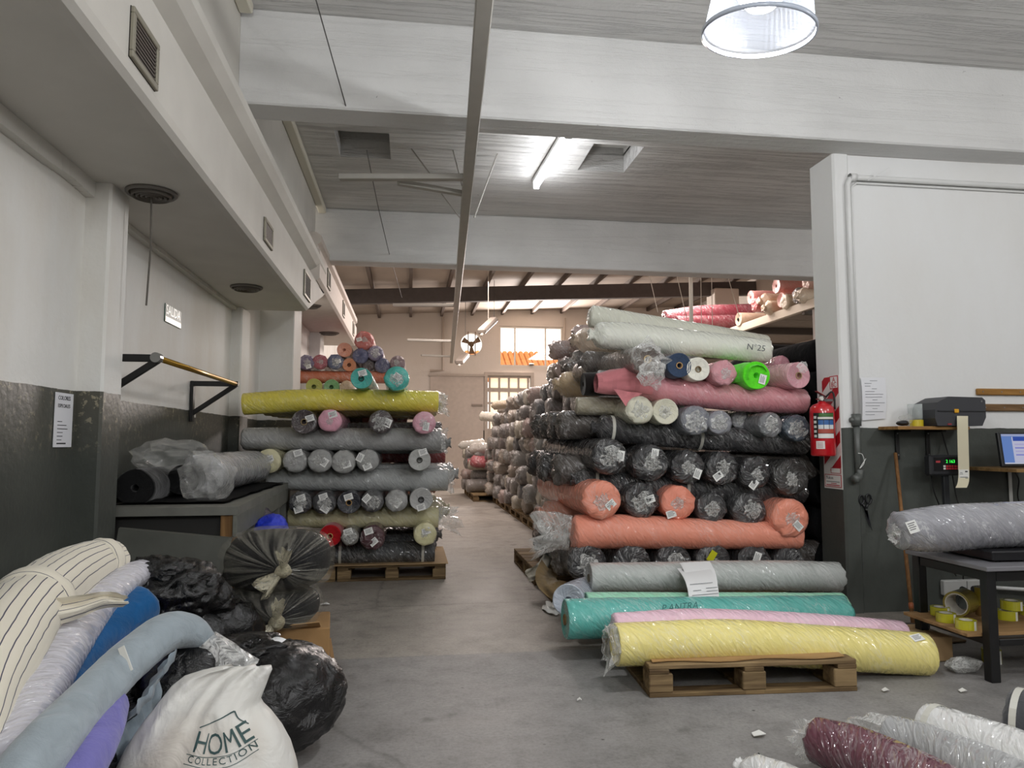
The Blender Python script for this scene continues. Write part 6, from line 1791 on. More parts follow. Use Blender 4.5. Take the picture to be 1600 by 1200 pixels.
# fire extinguisher and its sign on the wall end
XS = 3.178
sy0, sy1 = 4.995, 5.235
sz0, sz1 = 0.895, 1.755
sg = thing('extinguisher_sign', 'red and white striped fire extinguisher sign on the end of the right wall', 'sign', (XS, 5.1, sz0))
RED = plain('#b5202a', 0.4, coat=0.5)
SW = plain('#e3e2de', 0.4, coat=0.4)
sw_, sh_ = sy1 - sy0, sz1 - sz0
MB().box((XS - 0.0015, (sy0 + sy1) / 2, (sz0 + sz1) / 2), (0.003, sw_, sh_), 0.0008).build('sign_plate', SW, sg)
def sp(u, v, k=0.0034): return (XS - k, sy1 - sw_ * u, sz0 + sh_ * v)     # u runs left to right as seen, v upwards
def clip_poly(poly, v0, v1, u0, u1):
    def cl(P, f):
        out = []
        for i in range(len(P)):
            a, b = P[i], P[(i + 1) % len(P)]
            fa, fb = f(a), f(b)
            if fa >= 0: out.append(a)
            if fa * fb < 0:
                t_ = fa / (fa - fb)
                out.append((a[0] + (b[0] - a[0]) * t_, a[1] + (b[1] - a[1]) * t_))
        return out
    for f in (lambda p: p[1] - v0, lambda p: v1 - p[1], lambda p: p[0] - u0, lambda p: u1 - p[0]):
        poly = cl(poly, f)
        if len(poly) < 3: return None
    return poly
for k in range(6):
    v = 0.02 + 0.215 * k
    pl_ = clip_poly([(0.05, v - 0.03), (0.95, v + 0.17), (0.95, v + 0.275), (0.05, v + 0.075)], 0.16, 0.985, 0.05, 0.95)
    if pl_:
        MB().add([sp(*p) for p in pl_] + [sp(p[0], p[1], 0.002) for p in pl_], [tuple(range(len(pl_)))] + [tuple(range(2 * len(pl_) - 1, len(pl_) - 1, -1))]).build('red_stripe', RED, sg)
def sbox(u0, u1, v0, v1, mat, name, k=0.0045):
    a, b = sp(u0, v0), sp(u1, v1)
    MB().box((XS - k, (a[1] + b[1]) / 2, (a[2] + b[2]) / 2), (0.0012, abs(a[1] - b[1]), abs(a[2] - b[2]))).build(name, mat, sg)
sbox(0.50, 0.95, 0.875, 0.99, RED, 'letter_box_border')
sbox(0.54, 0.91, 0.883, 0.982, SW, 'letter_box', 0.0053)
text('A', 0.055, RED, (XS - 0.006, sy1 - sw_ * 0.73, sz0 + sh_ * 0.935), (0, -1, 0), (0, 0, 1), sg, align='CENTER')
text('BC', 0.055, RED, (XS - 0.006, sy1 - sw_ * 0.73, sz0 + sh_ * 0.89), (0, -1, 0), (0, 0, 1), sg, align='CENTER')
sbox(0.40, 0.93, 0.135, 0.185, RED, 'small_box_border')
sbox(0.43, 0.90, 0.140, 0.180, SW, 'small_box', 0.0053)
sbox(0.05, 0.95, 0.015, 0.125, RED, 'plate_border')
sbox(0.08, 0.92, 0.021, 0.119, SW, 'plate', 0.0053)
text('Yukon', 0.035, plain('#2a2a2c', 0.5), (XS - 0.006, sy1 - sw_ * 0.14, sz0 + sh_ * 0.083), (0, -1, 0), (0, 0, 1), sg)
sbox(0.14, 0.86, 0.058, 0.066, plain('#8a8f8c', 0.6), 'printed_line', 0.006)
sbox(0.40, 0.70, 0.044, 0.050, RED, 'printed_line', 0.006)
sbox(0.14, 0.86, 0.028, 0.036, RED, 'printed_line', 0.006)
EC = Vector((3.075, 5.07, 1.142))
er = 0.0889
eh = 1.529 - EC.z
fe = thing('fire_extinguisher', 'red dry powder fire extinguisher hanging on the end of the right wall', 'fire extinguisher', tuple(EC))
REDG = plain('#c01420', 0.28, coat=0.9)
MB().lathe([(0, 0), (er * 0.92, 0), (er, 0.012), (er, eh * 0.86), (er * 0.93, eh * 0.94), (er * 0.7, eh * 0.995), (er * 0.35, eh * 1.03), (er * 0.3, eh * 1.06), (0, eh * 1.06)], EC, (0, 0, 1), 40).build('cylinder', REDG, fe, smooth=True)
def wrap_label(z0, z1, a0, a1, mat, name, k=1.006, n=14):
    V, F, UV = [], [], []
    for i in range(n + 1):
        a = a0 + (a1 - a0) * i / n
        for z in (z0, z1):
            V.append(EC + Vector((math.sin(a) * er * k, -math.cos(a) * er * k, z)))
    for i in range(n):
        F.append((2 * i, 2 * i + 2, 2 * i + 3, 2 * i + 1)); UV.append([(0, 0)] * 4)
    return MB().add(V, F, UV).build(name, mat, fe, smooth=True)
# angles are measured from the side facing down the aisle towards the entrance; the camera looks from about -0.5
o_ = -0.35
wrap_label(eh * 0.34, eh * 0.83, o_ - 0.95, o_ + 0.85, plain('#1c1c1c', 0.4), 'label_band')
wrap_label(eh * 0.345, eh * 0.43, o_ - 0.55, o_ + 0.8, plain('#e2e0dc', 0.4), 'label_pictograms', 1.010)
wrap_label(eh * 0.44, eh * 0.52, o_ - 0.55, o_ + 0.8, plain('#a8483a', 0.4), 'label_flames', 1.010)
for a_ in (-0.52, -0.07, 0.38):
    wrap_label(eh * 0.52, eh * 0.60, o_ + a_, o_ + a_ + 0.40, plain('#d2d6d8', 0.4), 'label_picture', 1.012, 6)
    wrap_label(eh * 0.60, eh * 0.69, o_ + a_, o_ + a_ + 0.40, plain('#2f5f9e', 0.4), 'label_picture', 1.012, 6)
wrap_label(eh * 0.71, eh * 0.75, o_ - 0.55, o_ + 0.8, plain('#d8d4cc', 0.4), 'label_title', 1.010)
wrap_label(eh * 0.755, eh * 0.82, o_ - 0.45, o_ + 0.8, plain('#3e6a30', 0.4), 'label_title', 1.010)
wrap_label(eh * 0.14, eh * 0.29, o_ - 0.75, o_ - 0.05, plain('#dedbd6', 0.5), 'inspection_sticker', 1.008)
for k in range(5):
    wrap_label(eh * (0.36 + 0.09 * k), eh * (0.41 + 0.09 * k), o_ - 0.90, o_ - 0.66, plain('#d0d0cc', 0.5), 'label_row', 1.010, 4)
for k in range(4):
    wrap_label(eh * (0.165 + 0.028 * k), eh * (0.174 + 0.028 * k), o_ - 0.65, o_ - 0.2, plain('#a06068', 0.5), 'label_row', 1.011, 4)
ST = plain('#8e8f90', 0.3, metal=0.8)
tp = EC + Vector((0, 0, eh * 1.06))
MB().lathe([(0.0, 0), (0.022, 0), (0.022, 0.03), (0.014, 0.05), (0, 0.05)], tp, (0, 0, 1), 16).build('valve', ST, fe, smooth=True)
MB().bar(tp + Vector((0.03, 0.0, 0.035)), tp + Vector((-0.055, -0.02, 0.075)), 0.024, 0.008, bev=0.002).build('lever', plain('#7c1a1c', 0.35, coat=0.5), fe)
MB().bar(tp + Vector((0.03, 0.0, 0.025)), tp + Vector((-0.05, -0.02, 0.015)), 0.024, 0.008, bev=0.002).build('handle', plain('#7c1a1c', 0.35, coat=0.5), fe)
MB().tube([tp + Vector((0.02, -0.02, 0.03)), tp + Vector((0.055, -0.05, 0.07)), tp + Vector((0.07, -0.055, 0.02)), tp + Vector((0.073, -0.05, -0.06))], 0.007, 8, 12).build('hose', plain('#1b1b1b', 0.5), fe, smooth=True)
MB().lathe([(0, -0.008), (0.016, -0.008), (0.016, 0.008), (0, 0.008)], tp + Vector((-0.02, -0.03, 0.02)), (0.3, -1, 0), 14).build('pressure_gauge', plain('#d7d7d0', 0.3), fe)
MB().box(tp + Vector((0.05, 0.01, 0.01)), (0.09, 0.02, 0.02), 0.002).build('wall_hook', ST, fe)
# conduit on the right wall: white above, grey fitting and pipe below
WP = plain('#d9d9d7', 0.4)
GP = plain('#585b58', 0.4)
cd = thing('wall_conduit', 'white conduit that turns down the right wall into a grey pipe', 'pipe', (3.3, YW, 0.95))
Yp = YW - 0.035
E0 = Vector((3.226, 4.965, 3.222)); E1_ = Vector((4.797, 4.965, 3.261)); EB = Vector((3.300, 4.965, 1.440))
xv = (E0.x + EB.x) / 2 + 0.02
E0.x = xv; EB.x = xv
zt = E0.z + 0.04
MB().tube([(8.0, Yp, zt), (xv + 0.06, Yp, zt), (xv + 0.018, Yp, zt - 0.018), (xv, Yp, zt - 0.06), (xv, Yp, EB.z)], 0.021, 12).build('white_pipe', WP, cd, smooth=True)
MB().lathe([(0.028, -0.03), (0.03, -0.03), (0.03, 0.02), (0.028, 0.02)], (xv + 0.05, Yp, zt), (1, 0, 0), 16).build('elbow_collar', WP, cd, smooth=True)
MB().tube([(8.0, YW - 0.012, zt - 0.035), (xv + 0.09, YW - 0.012, zt - 0.035), (xv + 0.045, YW - 0.012, zt - 0.07), (xv + 0.04, YW - 0.012, EB.z)], 0.009, 8).build('thin_cable', WP, cd, smooth=True)
MB().lathe([(0.024, -0.045), (0.034, -0.045), (0.034, 0.045), (0.024, 0.045)], (xv, Yp, EB.z - 0.03), (0, 0, 1), 18).build('coupling', GP, cd, smooth=True)
MB().tube([(xv - 0.05, Yp, EB.z - 0.03), (xv + 0.0, Yp, EB.z - 0.03)], 0.018, 10).build('side_branch', GP, cd, smooth=True)
zb = 1.005
MB().tube([(xv, Yp, EB.z - 0.05), (xv, Yp, zb)], 0.023, 12).build('grey_pipe', GP, cd, smooth=True)
MB().tube([(xv + 0.01, Yp, zb + 0.04), (xv + 0.005, Yp, zb), (xv - 0.02, Yp - 0.02, zb - 0.02), (xv - 0.06, Yp - 0.04, zb - 0.03)], 0.031, 12, 8).build('elbow', GP, cd, smooth=True)
MB().tube([(xv - 0.015, Yp - 0.03, zb + 0.16), (xv + 0.015, Yp - 0.035, zb + 0.15), (xv + 0.03, Yp - 0.03, zb + 0.09), (xv - 0.01, Yp - 0.035, zb + 0.05), (xv + 0.045, Yp - 0.03, zb + 0.12)], 0.0025, 5, 20).build('white_string', plain('#d8d8d4', 0.6), cd)
MB().bar((3.429, 4.930, 3.230), (3.610, 4.930, 3.340), 0.008, 0.008).build('tie_stick', WP, cd)
# notice paper
np_ = [Vector((3.346, 4.985, 1.729)), Vector((3.545, 4.985, 1.731)), Vector((3.536, 4.985, 1.422)), Vector((3.343, 4.985, 1.407))]
nz_ = sheet('wall_notice', 'curling white printed notice on the right wall beside the conduit', np_, 'notice', bulge=0.012, mat=plain('#dddde0', 0.7))
pa, pb, pd = np_[0], np_[1], np_[3]
for k, (a_, b_) in enumerate(((0.35, 0.65), (0.12, 0.4), (0.12, 0.35), (0.4, 0.6), (0.12, 0.5), (0.12, 0.85), (0.12, 0.8), (0.4, 0.6), (0.12, 0.9), (0.12, 0.7), (0.4, 0.6), (0.12, 0.85), (0.12, 0.5))):
    t_ = 0.08 + 0.066 * k
    off = Vector((0, -0.0135 * math.sin(PI * t_) - 0.0015, 0.006 * math.sin(PI * t_)))
    MB().bar(pa + (pb - pa) * a_ + (pd - pa) * t_ + off, pa + (pb - pa) * b_ + (pd - pa) * t_ + off, 0.0008, 0.004, up=(0, 0, 1)).build('printed_line', plain('#9a9aa0', 0.7), nz_)
# shelf with printer
sx0, sx1 = 3.479, 4.052
SZ = 1.361
sh = thing('printer_shelf', 'small wooden wall shelf on black brackets carrying the label printer', 'shelf', ((sx0 + sx1) / 2, 4.88, SZ - 0.25))
MB().box(((sx0 + sx1) / 2, 4.885, SZ - 0.012), (sx1 - sx0, 0.225, 0.024), 0.002).build('shelf_board', wood('#a07a4a', '#7c5a34', (3, 25, 25)), sh)
for x in (3.623, 3.875):
    MB().box((x, 4.988, SZ - 0.135), (0.03, 0.016, 0.22), 0.002).build('bracket', BK, sh)
    MB().box((x, 4.90, SZ - 0.034), (0.03, 0.18, 0.014), 0.002).build('bracket', BK, sh)
    for dz in (-0.05, -0.21):
        MB().lathe([(0, 0.003), (0.006, 0.003), (0.006, 0)], (x, 4.979, SZ + dz), (0, -1, 0), 8).build('screw', ST, sh)
px0, px1 = 3.751, 4.160
ph = 1.573 - SZ
pr = thing('label_printer', 'dark grey label printer on the wall shelf with a long paper strip hanging out', 'printer', ((px0 + px1) / 2, 4.86, SZ))
pw_ = px1 - px0
PROF = [(0.04, 0.0), (0.0, 0.25), (0.0, 0.55), (0.06, 0.8), (0.28, 1.0), (0.94, 0.98), (1.0, 0.88), (1.0, 0.30), (0.95, 0.12), (0.92, 0.0)]
m = MB()
m.prism([(px0 + pw_ * a, SZ + 0.003 + ph * b) for a, b in PROF], 4.74, 4.98, 'y')
m.build('printer_body', plain('#35363a', 0.5), pr)
MB().box((px0 + pw_ * 0.52, 4.735, SZ + ph * 0.52), (pw_ * 0.94, 0.008, 0.006)).build('seam', plain('#202124', 0.5), pr)
MB().box((px0 + pw_ * 0.41, 4.734, SZ + ph * 0.52), (0.035, 0.012, 0.028), 0.004).build('yellow_latch', plain('#dca11e', 0.4), pr)
MB().box((px0 + pw_ * 0.27, 4.738, SZ + ph * 0.07), (0.03, 0.004, 0.012)).build('red_mark', plain('#8a2a32', 0.5), pr)
MB().lathe([(0, 0.003), (0.007, 0.003), (0.007, 0)], (px0 + pw_ * 0.92, 4.74, SZ + ph * 0.86), (0, -1, 0), 10).build('badge', ST, pr)
stp = [(3.966, 4.735, 1.435), (3.951, 4.720, 1.388), (3.946, 4.720, 1.204), (3.941, 4.720, 1.021), (3.916, 4.700, 0.959), (3.865, 4.660, 0.925)]
def ribbon(pts, w_, mat, parent, name, n=20):
    q_ = spline([tuple(p) + (0,) for p in pts], n)
    V, F = [], []
    for p in q_:
        for s_ in (-1, 1):
            V.append(Vector(p[:3]) + Vector((s_ * w_ / 2, 0, 0)))
    for i in range(n - 1):
        F.append((2 * i, 2 * i + 1, 2 * i + 3, 2 * i + 2))
    k = len(V)
    V += [v + Vector((0, 0.001, 0.0005)) for v in V]
    F += [tuple(k + a for a in reversed(f)) for f in list(F)]
    return MB().add(V, F).build(name, mat, parent, smooth=True)
rb = ribbon(stp, 0.0875, plain('#cdc5ab', 0.6), pr, 'paper_strip')
lw_ = 0.0783
c0 = Vector((3.937, 4.716, 1.008))
MB().box(c0, (lw_, 0.001, 0.085), 0).build('printed_label', plain('#deddd8', 0.6), rb, label='white printed label at the end of the strip')
for dx_, dz_, a_, b_ in ((0.02, 0.028, 0.02, 0.010), (0.0, -0.012, 0.06, 0.004), (0.02, -0.022, 0.02, 0.010), (-0.02, 0.02, 0.02, 0.003), (-0.02, 0.01, 0.025, 0.003)):
    MB().box(c0 + Vector((dx_, -0.0012, dz_)), (a_, 0.0008, b_)).build('print', plain('#4a4a4c', 0.6), rb)
# glass jar and tape dispenser on the shelf
jx = 3.692
jr = thing('glass_jar', 'clear glass jar standing on a yellow tape roll on the wall shelf', 'jar', (jx, 4.87, SZ))
m = MB().lathe([(0.0, 0.05), (0.045, 0.05), (0.049, 0.06), (0.05, 0.165), (0.047, 0.165), (0.045, 0.062), (0, 0.056)], (jx, 4.87, SZ), (0, 0, 1), 28)
m.build('jar_glass', loose_film('#e8f0ee', 0.06, 0.1, 3, 3, bump=0.0, face=0.45), jr, smooth=True)
tr_ = thing('tape_roll', 'roll of yellow tape under the glass jar on the wall shelf', 'tape', (jx + 0.005, 4.86, SZ), 'rolls of yellow packing tape')
MB().lathe([(0.028, 0.001), (0.046, 0.001), (0.046, 0.048), (0.028, 0.048), (0.028, 0.001)], (jx + 0.005, 4.865, SZ), (0, 0, 1), 28).build('tape', plain('#c7b32a', 0.25, coat=0.5), tr_, smooth=False)
bag('tape_dispenser', 'small black and clear clutter on the shelf left of the jar', (3.564, 4.840, 1.385), (0.035, 0.04, 0.016), 51, plain('#1c1c1e', 0.4), 0.3, cat='clutter', sub=3)
bag('film_scrap', 'scrap of clear film leaning on the jar', (3.616, 4.860, 1.414), (0.045, 0.03, 0.03), 53, FILMB, 0.4, cat='plastic film', sub=3)
# wooden peg rails
for k, (y0, y1, x0, h, h2, lab) in enumerate(((1.656, 1.607, 4.306, '#b8894a', '#946a36', 'upper wooden peg rail on the right wall'), (1.538, 1.484, 4.321, '#86694a', '#5f4830', 'lower darker wooden peg rail on the right wall'))):
    r = thing('peg_rail', lab, 'rail', (x0 + 0.4, 4.99, y1))
    MB().box((x0 + 0.45, 4.985, (y0 + y1) / 2), (0.9, 0.03, abs(y0 - y1)), 0.006).build('rail_board', wood(h, h2, (3, 25, 25)), r)
    for q_ in range(6):
        MB().lathe([(0, 0.003), (0.005, 0.003), (0.005, 0)], (x0 + 0.04 + 0.16 * q_, 4.97, (y0 + y1) / 2), (0, -1, 0), 8).build('screw', ST, r)
# scissors on a nail
sc0 = Vector((3.314, 4.985, 0.844))
ss = thing('scissors', 'black fabric scissors hanging on the dark part of the right wall', 'scissors', tuple(sc0 - Vector((0, 0, 0.28))))
SB = plain('#17171a', 0.35)
hl, hr, pv, t1, t2 = Vector((3.313, 4.985, 0.821)), Vector((3.370, 4.985, 0.825)), Vector((3.346, 4.985, 0.750)), Vector((3.391, 4.985, 0.595)), Vector((3.371, 4.985, 0.619))
for c, rr in ((hl, 0.026), (hr, 0.028)):
    pts = [c + Vector((math.cos(a) * rr * 0.75, 0, math.sin(a) * rr * 1.25)) for a in [2 * PI * k / 20 for k in range(21)]]
    MB().tube(pts, 0.007, 8).build('handle_ring', SB, ss, smooth=True)
MB().tube([hl + Vector((0.01, 0, -0.03)), pv], 0.008, 8).build('shank', SB, ss, smooth=True)
MB().tube([hr + Vector((-0.005, 0, -0.03)), pv], 0.008, 8).build('shank', SB, ss, smooth=True)
for t_ in (t1, t2):
    w_ = Vector((0.012, 0, 0.004))
    V = [pv - w_, pv + w_, t_]
    MB().add(V + [v + Vector((0, 0.004, 0)) for v in V], [(0, 1, 2), (5, 4, 3), (0, 3, 4, 1), (1, 4, 5, 2), (2, 5, 3, 0)]).build('blade', plain('#4c4d52', 0.3, metal=0.7), ss)
MB().lathe([(0, 0.006), (0.007, 0.006), (0.007, 0)], pv + Vector((0, -0.004, 0)), (0, -1, 0), 10).build('pivot', ST, ss)
# broom handle
b0, b1_ = Vector((3.585, 4.960, 1.164)), Vector((3.259, 4.405, 0.050))
br = thing('broom', 'wooden broom leaning against the right wall, brush end on the floor', 'broom', (b1_.x, b1_.y, 0))
MB().tube([b0, b0.lerp(b1_, 0.5), b1_], 0.013, 10).build('broom_handle', wood('#9a7048', '#75502f', (25, 25, 2)), br, smooth=True)
MB().tube([b0.lerp(b1_, 0.88), b0.lerp(b1_, 0.91)], 0.016, 10).build('ferrule', plain('#a8603a', 0.4), br, smooth=True)
MB().box(b1_ + Vector((0.0, 0, -0.012)), (0.22, 0.05, 0.07), 0.012).build('brush_head', plain('#3f3a33', 0.9), br)
# cardboard lying flat between box and wall
tag(MB().box((3.05, 4.35, 0.010), (0.75, 0.45, 0.012), 0.002, Matrix.Rotation(0.15, 3, 'Z')).build('cardboard_sheet', plain('#6e5a42', 0.85, var=0.15)), 'brown cardboard sheet lying on the floor behind the box by the wall', 'cardboard')
# ---------------------------------------------------------------- bench
TX0, TYF, TYB = 3.001, 3.47, 4.05
TT = 0.598
bn = thing('work_bench', 'black steel frame bench with a grey top at the right edge', 'bench', (TX0 + 0.7, 3.75, 0))
BS = plain('#121213', 0.45)
MB().box((TX0 + 0.78, (TYF + TYB) / 2, TT - 0.012), (1.6, TYB - TYF + 0.05, 0.024), 0.003).build('bench_top', plain('#77767a', 0.4), bn)
L_ = 0.055
for x in (TX0 + 0.03, TX0 + 1.5):
    for y in (TYF + 0.03, TYB - 0.03):
        MB().box((x, y, (TT - 0.026) / 2), (L_, L_, TT - 0.026), 0.004).build('leg', BS, bn)
for y in (TYF + 0.03, TYB - 0.03):
    MB().box((TX0 + 0.765, y, TT - 0.056), (1.40, 0.04, 0.05), 0.003).build('top_rail', BS, bn)
    MB().box((TX0 + 0.765, y, 0.20), (1.40, 0.035, 0.035), 0.003).build('lower_rail', BS, bn)
for x in (TX0 + 0.03, TX0 + 1.5):
    MB().box((x, (TYF + TYB) / 2, TT - 0.056), (0.04, TYB - TYF - 0.12, 0.05), 0.003).build('top_rail', BS, bn)
    MB().box((x, (TYF + TYB) / 2, 0.20), (0.035, TYB - TYF - 0.12, 0.035), 0.003).build('lower_rail', BS, bn)
MB().box((TX0 + 0.70, (TYF + TYB) / 2 + 0.02, 0.232), (1.56, TYB - TYF - 0.08, 0.018), 0.002).build('shelf_board', wood('#a5835a', '#7f6240', (3, 20, 20)), bn)
SHZ = 0.242
TPG = 'rolls of yellow packing tape'
def tape(label, c, r, h, axis=(0, 0, 1), colr='#b9b52a', core=0.55):
    t_ = thing('tape_roll', label, 'tape', tuple(c), TPG)
    MB().lathe([(r * (core + .06), 0), (r, 0), (r, h), (r * (core + .06), h), (r * (core + .06), 0)], c, axis, 32).build('tape', plain(colr, 0.25, coat=0.7), t_)
    MB().lathe([(r * core, 0), (r * (core + .08), 0), (r * (core + .08), h), (r * core, h), (r * core, 0)], c, axis, 24).build('cardboard_core', plain('#cfcac0', 0.7), t_)
    if axis[2] == 1:
        MB().box((c[0] + r * 0.25, c[1] - r * 0.97, c[2] + h / 2), (0.012, 0.004, h * 0.98)).build('white_label', plain('#dcdcd6', 0.5), t_)
    return t_
bx0 = TX0
tape('tape roll at the left end of the bench shelf, standing behind another', (3.075, 3.92, SHZ), 0.052, 0.048)
tape('tape roll at the left end of the bench shelf, in front with a white label', (3.000, 3.78, SHZ), 0.052, 0.048)
tape('tape roll on the bench shelf just left of the front leg', (2.990, 3.62, SHZ), 0.052, 0.048)
tape('wide tape roll lying on its side so its hollow faces out, on the bench shelf', (3.133, 3.86, SHZ + 0.073), 0.072, 0.14, (0.85, 0.5, 0), '#8b7d3a', 0.78)
tape('tall brown yellow tape roll standing on end behind the front leg', (3.339, 3.88, SHZ + 0.06), 0.055, 0.10, (0, 0, 1), '#a3922f')
tape('brown tape roll under the tall one behind the front leg', (3.339, 3.88, SHZ), 0.055, 0.058, (0, 0, 1), '#85663c')
tape('lower tape roll of the pair right of the front leg', (3.382, 3.78, SHZ), 0.055, 0.05)
tape('upper tape roll of the pair right of the front leg', (3.425, 3.79, SHZ + 0.052), 0.055, 0.05)
tape('tape roll at the right edge of the picture on the bench shelf', (3.602, 3.85, SHZ), 0.055, 0.05)
tape('tape roll on the floor under the bench behind the front leg', (3.290, 3.8, 0.0), 0.05, 0.075, (0, 0, 1), '#a9a62c')
bag('film_bundle', 'knotted scrap of clear film on the floor beside the cardboard box', (3.001, 3.667, 0.040), (0.075, 0.05, 0.035), 61, loose_film('#dcdcd8', 0.35, 0.5, 7, 7), 0.35, cat='plastic film', sub=4)
# bench scale with pole and indicator
sl = thing('bench_scale', 'bench scale with black platform, pole and green digit display', 'scale', (TX0 + 0.45, 3.8, TT))
MB().box((TX0 + 0.62, 3.76, TT + 0.035), (1.0, 0.40, 0.05), 0.006).build('platform', plain('#17171a', 0.4), sl)
for x in (0.2, 1.04):
    for y in (3.62, 3.90):
        MB().lathe([(0, 0), (0.018, 0), (0.018, 0.012), (0, 0.012)], (TX0 + x, y, TT + 0.0005), (0, 0, 1), 10).build('foot', plain('#17171a', 0.4), sl)
pxx = 3.888
pzt = 1.039
MB().box((pxx, 4.84, (TT + pzt) / 2 + 0.02), (0.045, 0.03, pzt - TT - 0.0), 0.004).build('pole', plain('#26282b', 0.45), sl)
MB().bar((pxx, 4.84, TT + 0.05), (pxx, 3.94, TT + 0.05), 0.05, 0.02).build('pole_foot', plain('#1b1b1e', 0.45), sl)
ix0, ix1 = 3.733, 4.026
iz0, iz1 = 1.004, 1.152
ic = Vector(((ix0 + ix1) / 2, 4.825, (iz0 + iz1) / 2))
idn = MB().box(ic, (ix1 - ix0, 0.07, iz1 - iz0), 0.012).build('indicator', plain('#232427', 0.45), sl)
fy = 4.789
iw, ih = ix1 - ix0, iz1 - iz0
MB().box((ix0 + iw * 0.52, fy, ic.z + ih * 0.06), (iw * 0.84, 0.003, ih * 0.66)).build('front_panel', plain('#151517', 0.3), idn)
text('2 163', ih * 0.22, glow('#35e04a', 2.2), (ix0 + iw * 0.42, fy - 0.0025, ic.z + ih * 0.12), (1, 0, 0), (0, 0, 1), idn, 'display_digits')
MB().box((ix0 + iw * 0.21, fy - 0.002, ic.z + ih * 0.18), (iw * 0.12, 0.002, ih * 0.10)).build('red_badge', plain('#a83a40', 0.4), idn)
for r_ in range(2):
    for c_ in range(7):
        MB().box((ix0 + iw * (0.38 + 0.075 * c_), fy - 0.002, ic.z - ih * (0.04 + 0.12 * r_)), (iw * 0.06, 0.003, ih * 0.09), 0.001).build('button', plain('#d8d4cc' if c_ in (0, 6) else '#b02a36', 0.4), idn)
# computer screen on a small bracket shelf
mx0 = 4.175
mz0, mz1 = 1.065, 1.313
mo = thing('computer_screen', 'computer screen showing a blue window, at the right edge above the bench', 'screen', (mx0 + 0.2, 4.65, mz0))
mw, mh = 0.42, mz1 - mz0
RT = Matrix.Rotation(-0.12, 3, 'X')
MC = Vector((mx0 + mw / 2, 4.66, (mz0 + mz1) / 2 + 0.004))
MB().box(MC, (mw, 0.03, mh), 0.006, RT).build('bezel', plain('#1a1b1e', 0.4), mo)
def scr(u0, u1, v0, v1, mat, name, k=0.0):
    c = MC + RT @ Vector((-mw / 2 + mw * (u0 + u1) / 2, -0.0165 - k, -mh / 2 + mh * (v0 + v1) / 2))
    MB().box(c, (mw * (u1 - u0), 0.002, mh * (v1 - v0)), 0, RT).build(name, mat, mo)
scr(0.05, 0.95, 0.08, 0.94, glow('#6f8fd0', 0.75), 'display')
scr(0.05, 0.95, 0.88, 0.94, glow('#aab4d8', 0.75), 'title_bar', 0.001)
scr(0.24, 0.92, 0.12, 0.86, glow('#c9cbe4', 0.75), 'window_pane', 0.001)
scr(0.26, 0.92, 0.74, 0.86, glow('#3d58b0', 0.75), 'window_header', 0.002)
for k in range(4):
    scr(0.28, 0.90, 0.62 - 0.1 * k, 0.66 - 0.1 * k, glow('#8d90d8' if k % 2 else '#b9b6e0', 0.75), 'text_row', 0.002)
scr(0.05, 0.95, 0.08, 0.115, glow('#d5d8e6', 0.75), 'task_bar', 0.002)
ms = thing('bracket_shelf', 'small shelf on a white bracket holding the computer screen', 'shelf', (mx0 + 0.2, 4.8, mz0 - 0.25))
MB().box((mx0 + 0.22, 4.74, mz0 - 0.016), (0.50, 0.52, 0.024), 0.002).build('shelf_board', wood('#8f7148', '#6b5233', (3, 20, 20)), ms)
bxx = 4.550
MB().bar((bxx, 4.985, mz0 - 0.03), (bxx, 4.985, 0.766), 0.03, 0.008, up=(0, 1, 0), bev=0.002).build('bracket', plain('#c9c9c6', 0.4), ms)
MB().bar((bxx, 4.98, mz0 - 0.034), (bxx, 4.60, mz0 - 0.034), 0.03, 0.008, bev=0.002).build('bracket', plain('#c9c9c6', 0.4), ms)
# cables
CB = plain('#151515', 0.5)
for pts, lab in (([(3.975, 4.970, 1.346), (3.994, 4.960, 1.250), (3.972, 4.900, 1.146)], 'black cable from the shelf down to the scale display'),
                 ([(3.823, 4.900, 1.000), (3.843, 4.900, 0.873), (3.887, 4.900, 0.732), (3.883, 4.900, 0.453), (4.012, 4.930, 0.260)], 'black cable hanging left of the scale pole'),
                 ([(3.996, 4.900, 0.999), (4.019, 4.900, 0.848), (4.044, 4.900, 0.730), (4.055, 4.900, 0.449), (4.068, 4.930, 0.235)], 'black cable hanging right of the scale pole'),
                 ([(4.325, 4.700, 1.043), (4.408, 4.750, 0.971), (4.437, 4.800, 0.851), (4.468, 4.800, 0.757)], 'thin cable below the computer screen'),
                 ([(4.012, 4.930, 0.157), (3.958, 4.850, 0.093), (3.809, 4.700, 0.020), (3.730, 4.600, -0.104)], 'black cable dropping from the left socket'),
                 ([(4.133, 4.930, 0.163), (4.054, 4.850, 0.067), (3.936, 4.700, -0.029), (3.856, 4.600, -0.109)], 'black cable dropping from the right socket')):
    tag(MB().tube(pts, 0.005, 6, 18).build('cable', CB, smooth=True), lab, 'cable')
# socket box
ox0, ox1, oz0, oz1 = 3.930, 4.246, 0.111, 0.223
so_ = thing('socket_box', 'white double socket box with black plugs on the wall under the bench', 'socket', ((ox0 + ox1) / 2, 4.98, oz0))
MB().box(((ox0 + ox1) / 2, 4.975, (oz0 + oz1) / 2), (ox1 - ox0, 0.05, oz1 - oz0), 0.008).build('box', plain('#b9b9b6', 0.5), so_)
MB().box(((ox0 * 0.42 + ox1 * 0.58), 4.948, (oz0 + oz1) / 2), (0.003, 0.004, (oz1 - oz0) * 0.9)).build('seam', plain('#7d7d7a', 0.5), so_)
for u in (0.45, 0.74, 0.88):
    MB().lathe([(0, 0.035), (0.018, 0.035), (0.024, 0.0), (0, 0)], (ox0 + (ox1 - ox0) * u, 4.95, (oz0 + oz1) / 2 - 0.01), (0, -1, 0), 12).build('plug', CB, so_, smooth=True)
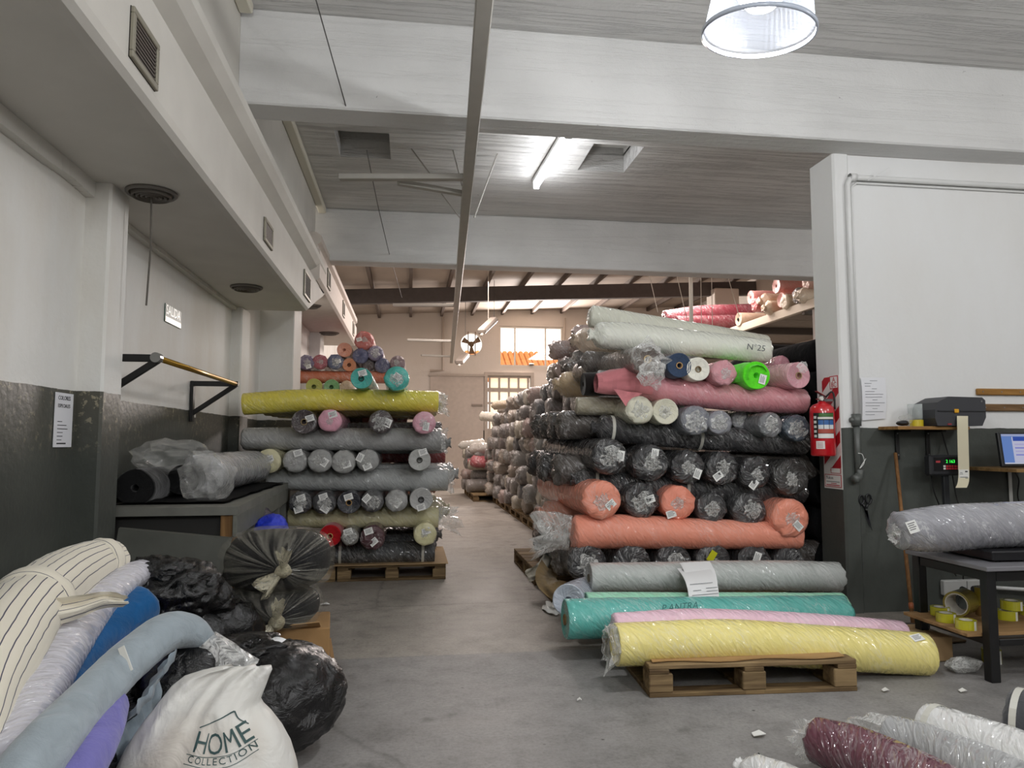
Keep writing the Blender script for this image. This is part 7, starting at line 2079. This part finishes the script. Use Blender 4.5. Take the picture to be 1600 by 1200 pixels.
tag(MB().tube([(4.254, 4.960, 0.168), (4.595, 4.960, 0.140), (4.866, 4.960, 0.118)], 0.014, 8).build('white_conduit', WP, smooth=True), 'white conduit running right from the socket box', 'pipe')
# wrapped grey roll on the bench
rc = [(2.704, 3.720, 0.755, 0.106), (2.868, 3.720, 0.759, 0.125), (3.185, 3.720, 0.772, 0.130), (3.469, 3.720, 0.778, 0.131), (4.138, 3.720, 0.775, 0.134)]
gr_, frg, psg, rsg = roll('grey cloth roll in shiny clear film lying on the bench scale', rc, '#8e8e94', A='wrap', white=0.45, n=44, lump=0.05, wr=0.03, group='rolls on the bench', twist=0.35, tags=[])
paper_tag(gr_, (2.685, 3.600, 0.793), (-0.6, -0.75, 0.15), (0.15, 0, 1), 0.05, 0.065, 0.5)
fan(Vector((2.665, 3.700, 0.730)), (-1, -0.4, -0.1), 0.022, 0.03, 0.03, 12, m=18, k=5).build('film_knot', TWIST, gr_, smooth=True)
bag('k', '', (3.319, 3.700, 0.879), (0.03, 0.03, 0.022), 71, loose_film('#dcdcd8', 0.3, 0.5, 6, 6), 0.35, parent=gr_, part='film_knot', sub=3)
# scraps on the floor
for k, (x, y, s_) in enumerate((((1.486, 3.008, 0.004), 0, 0.032), ((2.375, 3.434, 0.004), 0, 0.02), ((2.752, 3.372, 0.004), 0, 0.022), ((-0.627, 5.800, 0.004), 0, 0.035), ((0.824, 3.517, 0.004), 0, 0.012))):
    V = [Vector(x) + Vector((s_ * a_, s_ * b_, 0.006 + 0.012 * c_)) for a_, b_, c_ in ((-1, -.5, 0), (.2, -.7, .6), (1, 0, 0), (.3, .6, .8), (-.8, .5, .1))]
    V += [v - Vector((0, 0, 0.003)) for v in V]
    tag(MB().add(V, [(0, 1, 2, 3, 4), (9, 8, 7, 6, 5)] + [(i, i + 5, (i + 1) % 5 + 5, (i + 1) % 5) for i in range(5)]).build('paper_scrap', plain('#e0dfda', 0.7)), ['crumpled paper scrap on the open floor near the lower right rolls', 'tiny paper scrap beside the floor pallet shadow', 'small paper scrap in front of the bench leg', 'white scrap on the floor beside the film bags', 'tiny dark edged scrap on the open floor left of the floor pallet'][k], 'paper scrap')
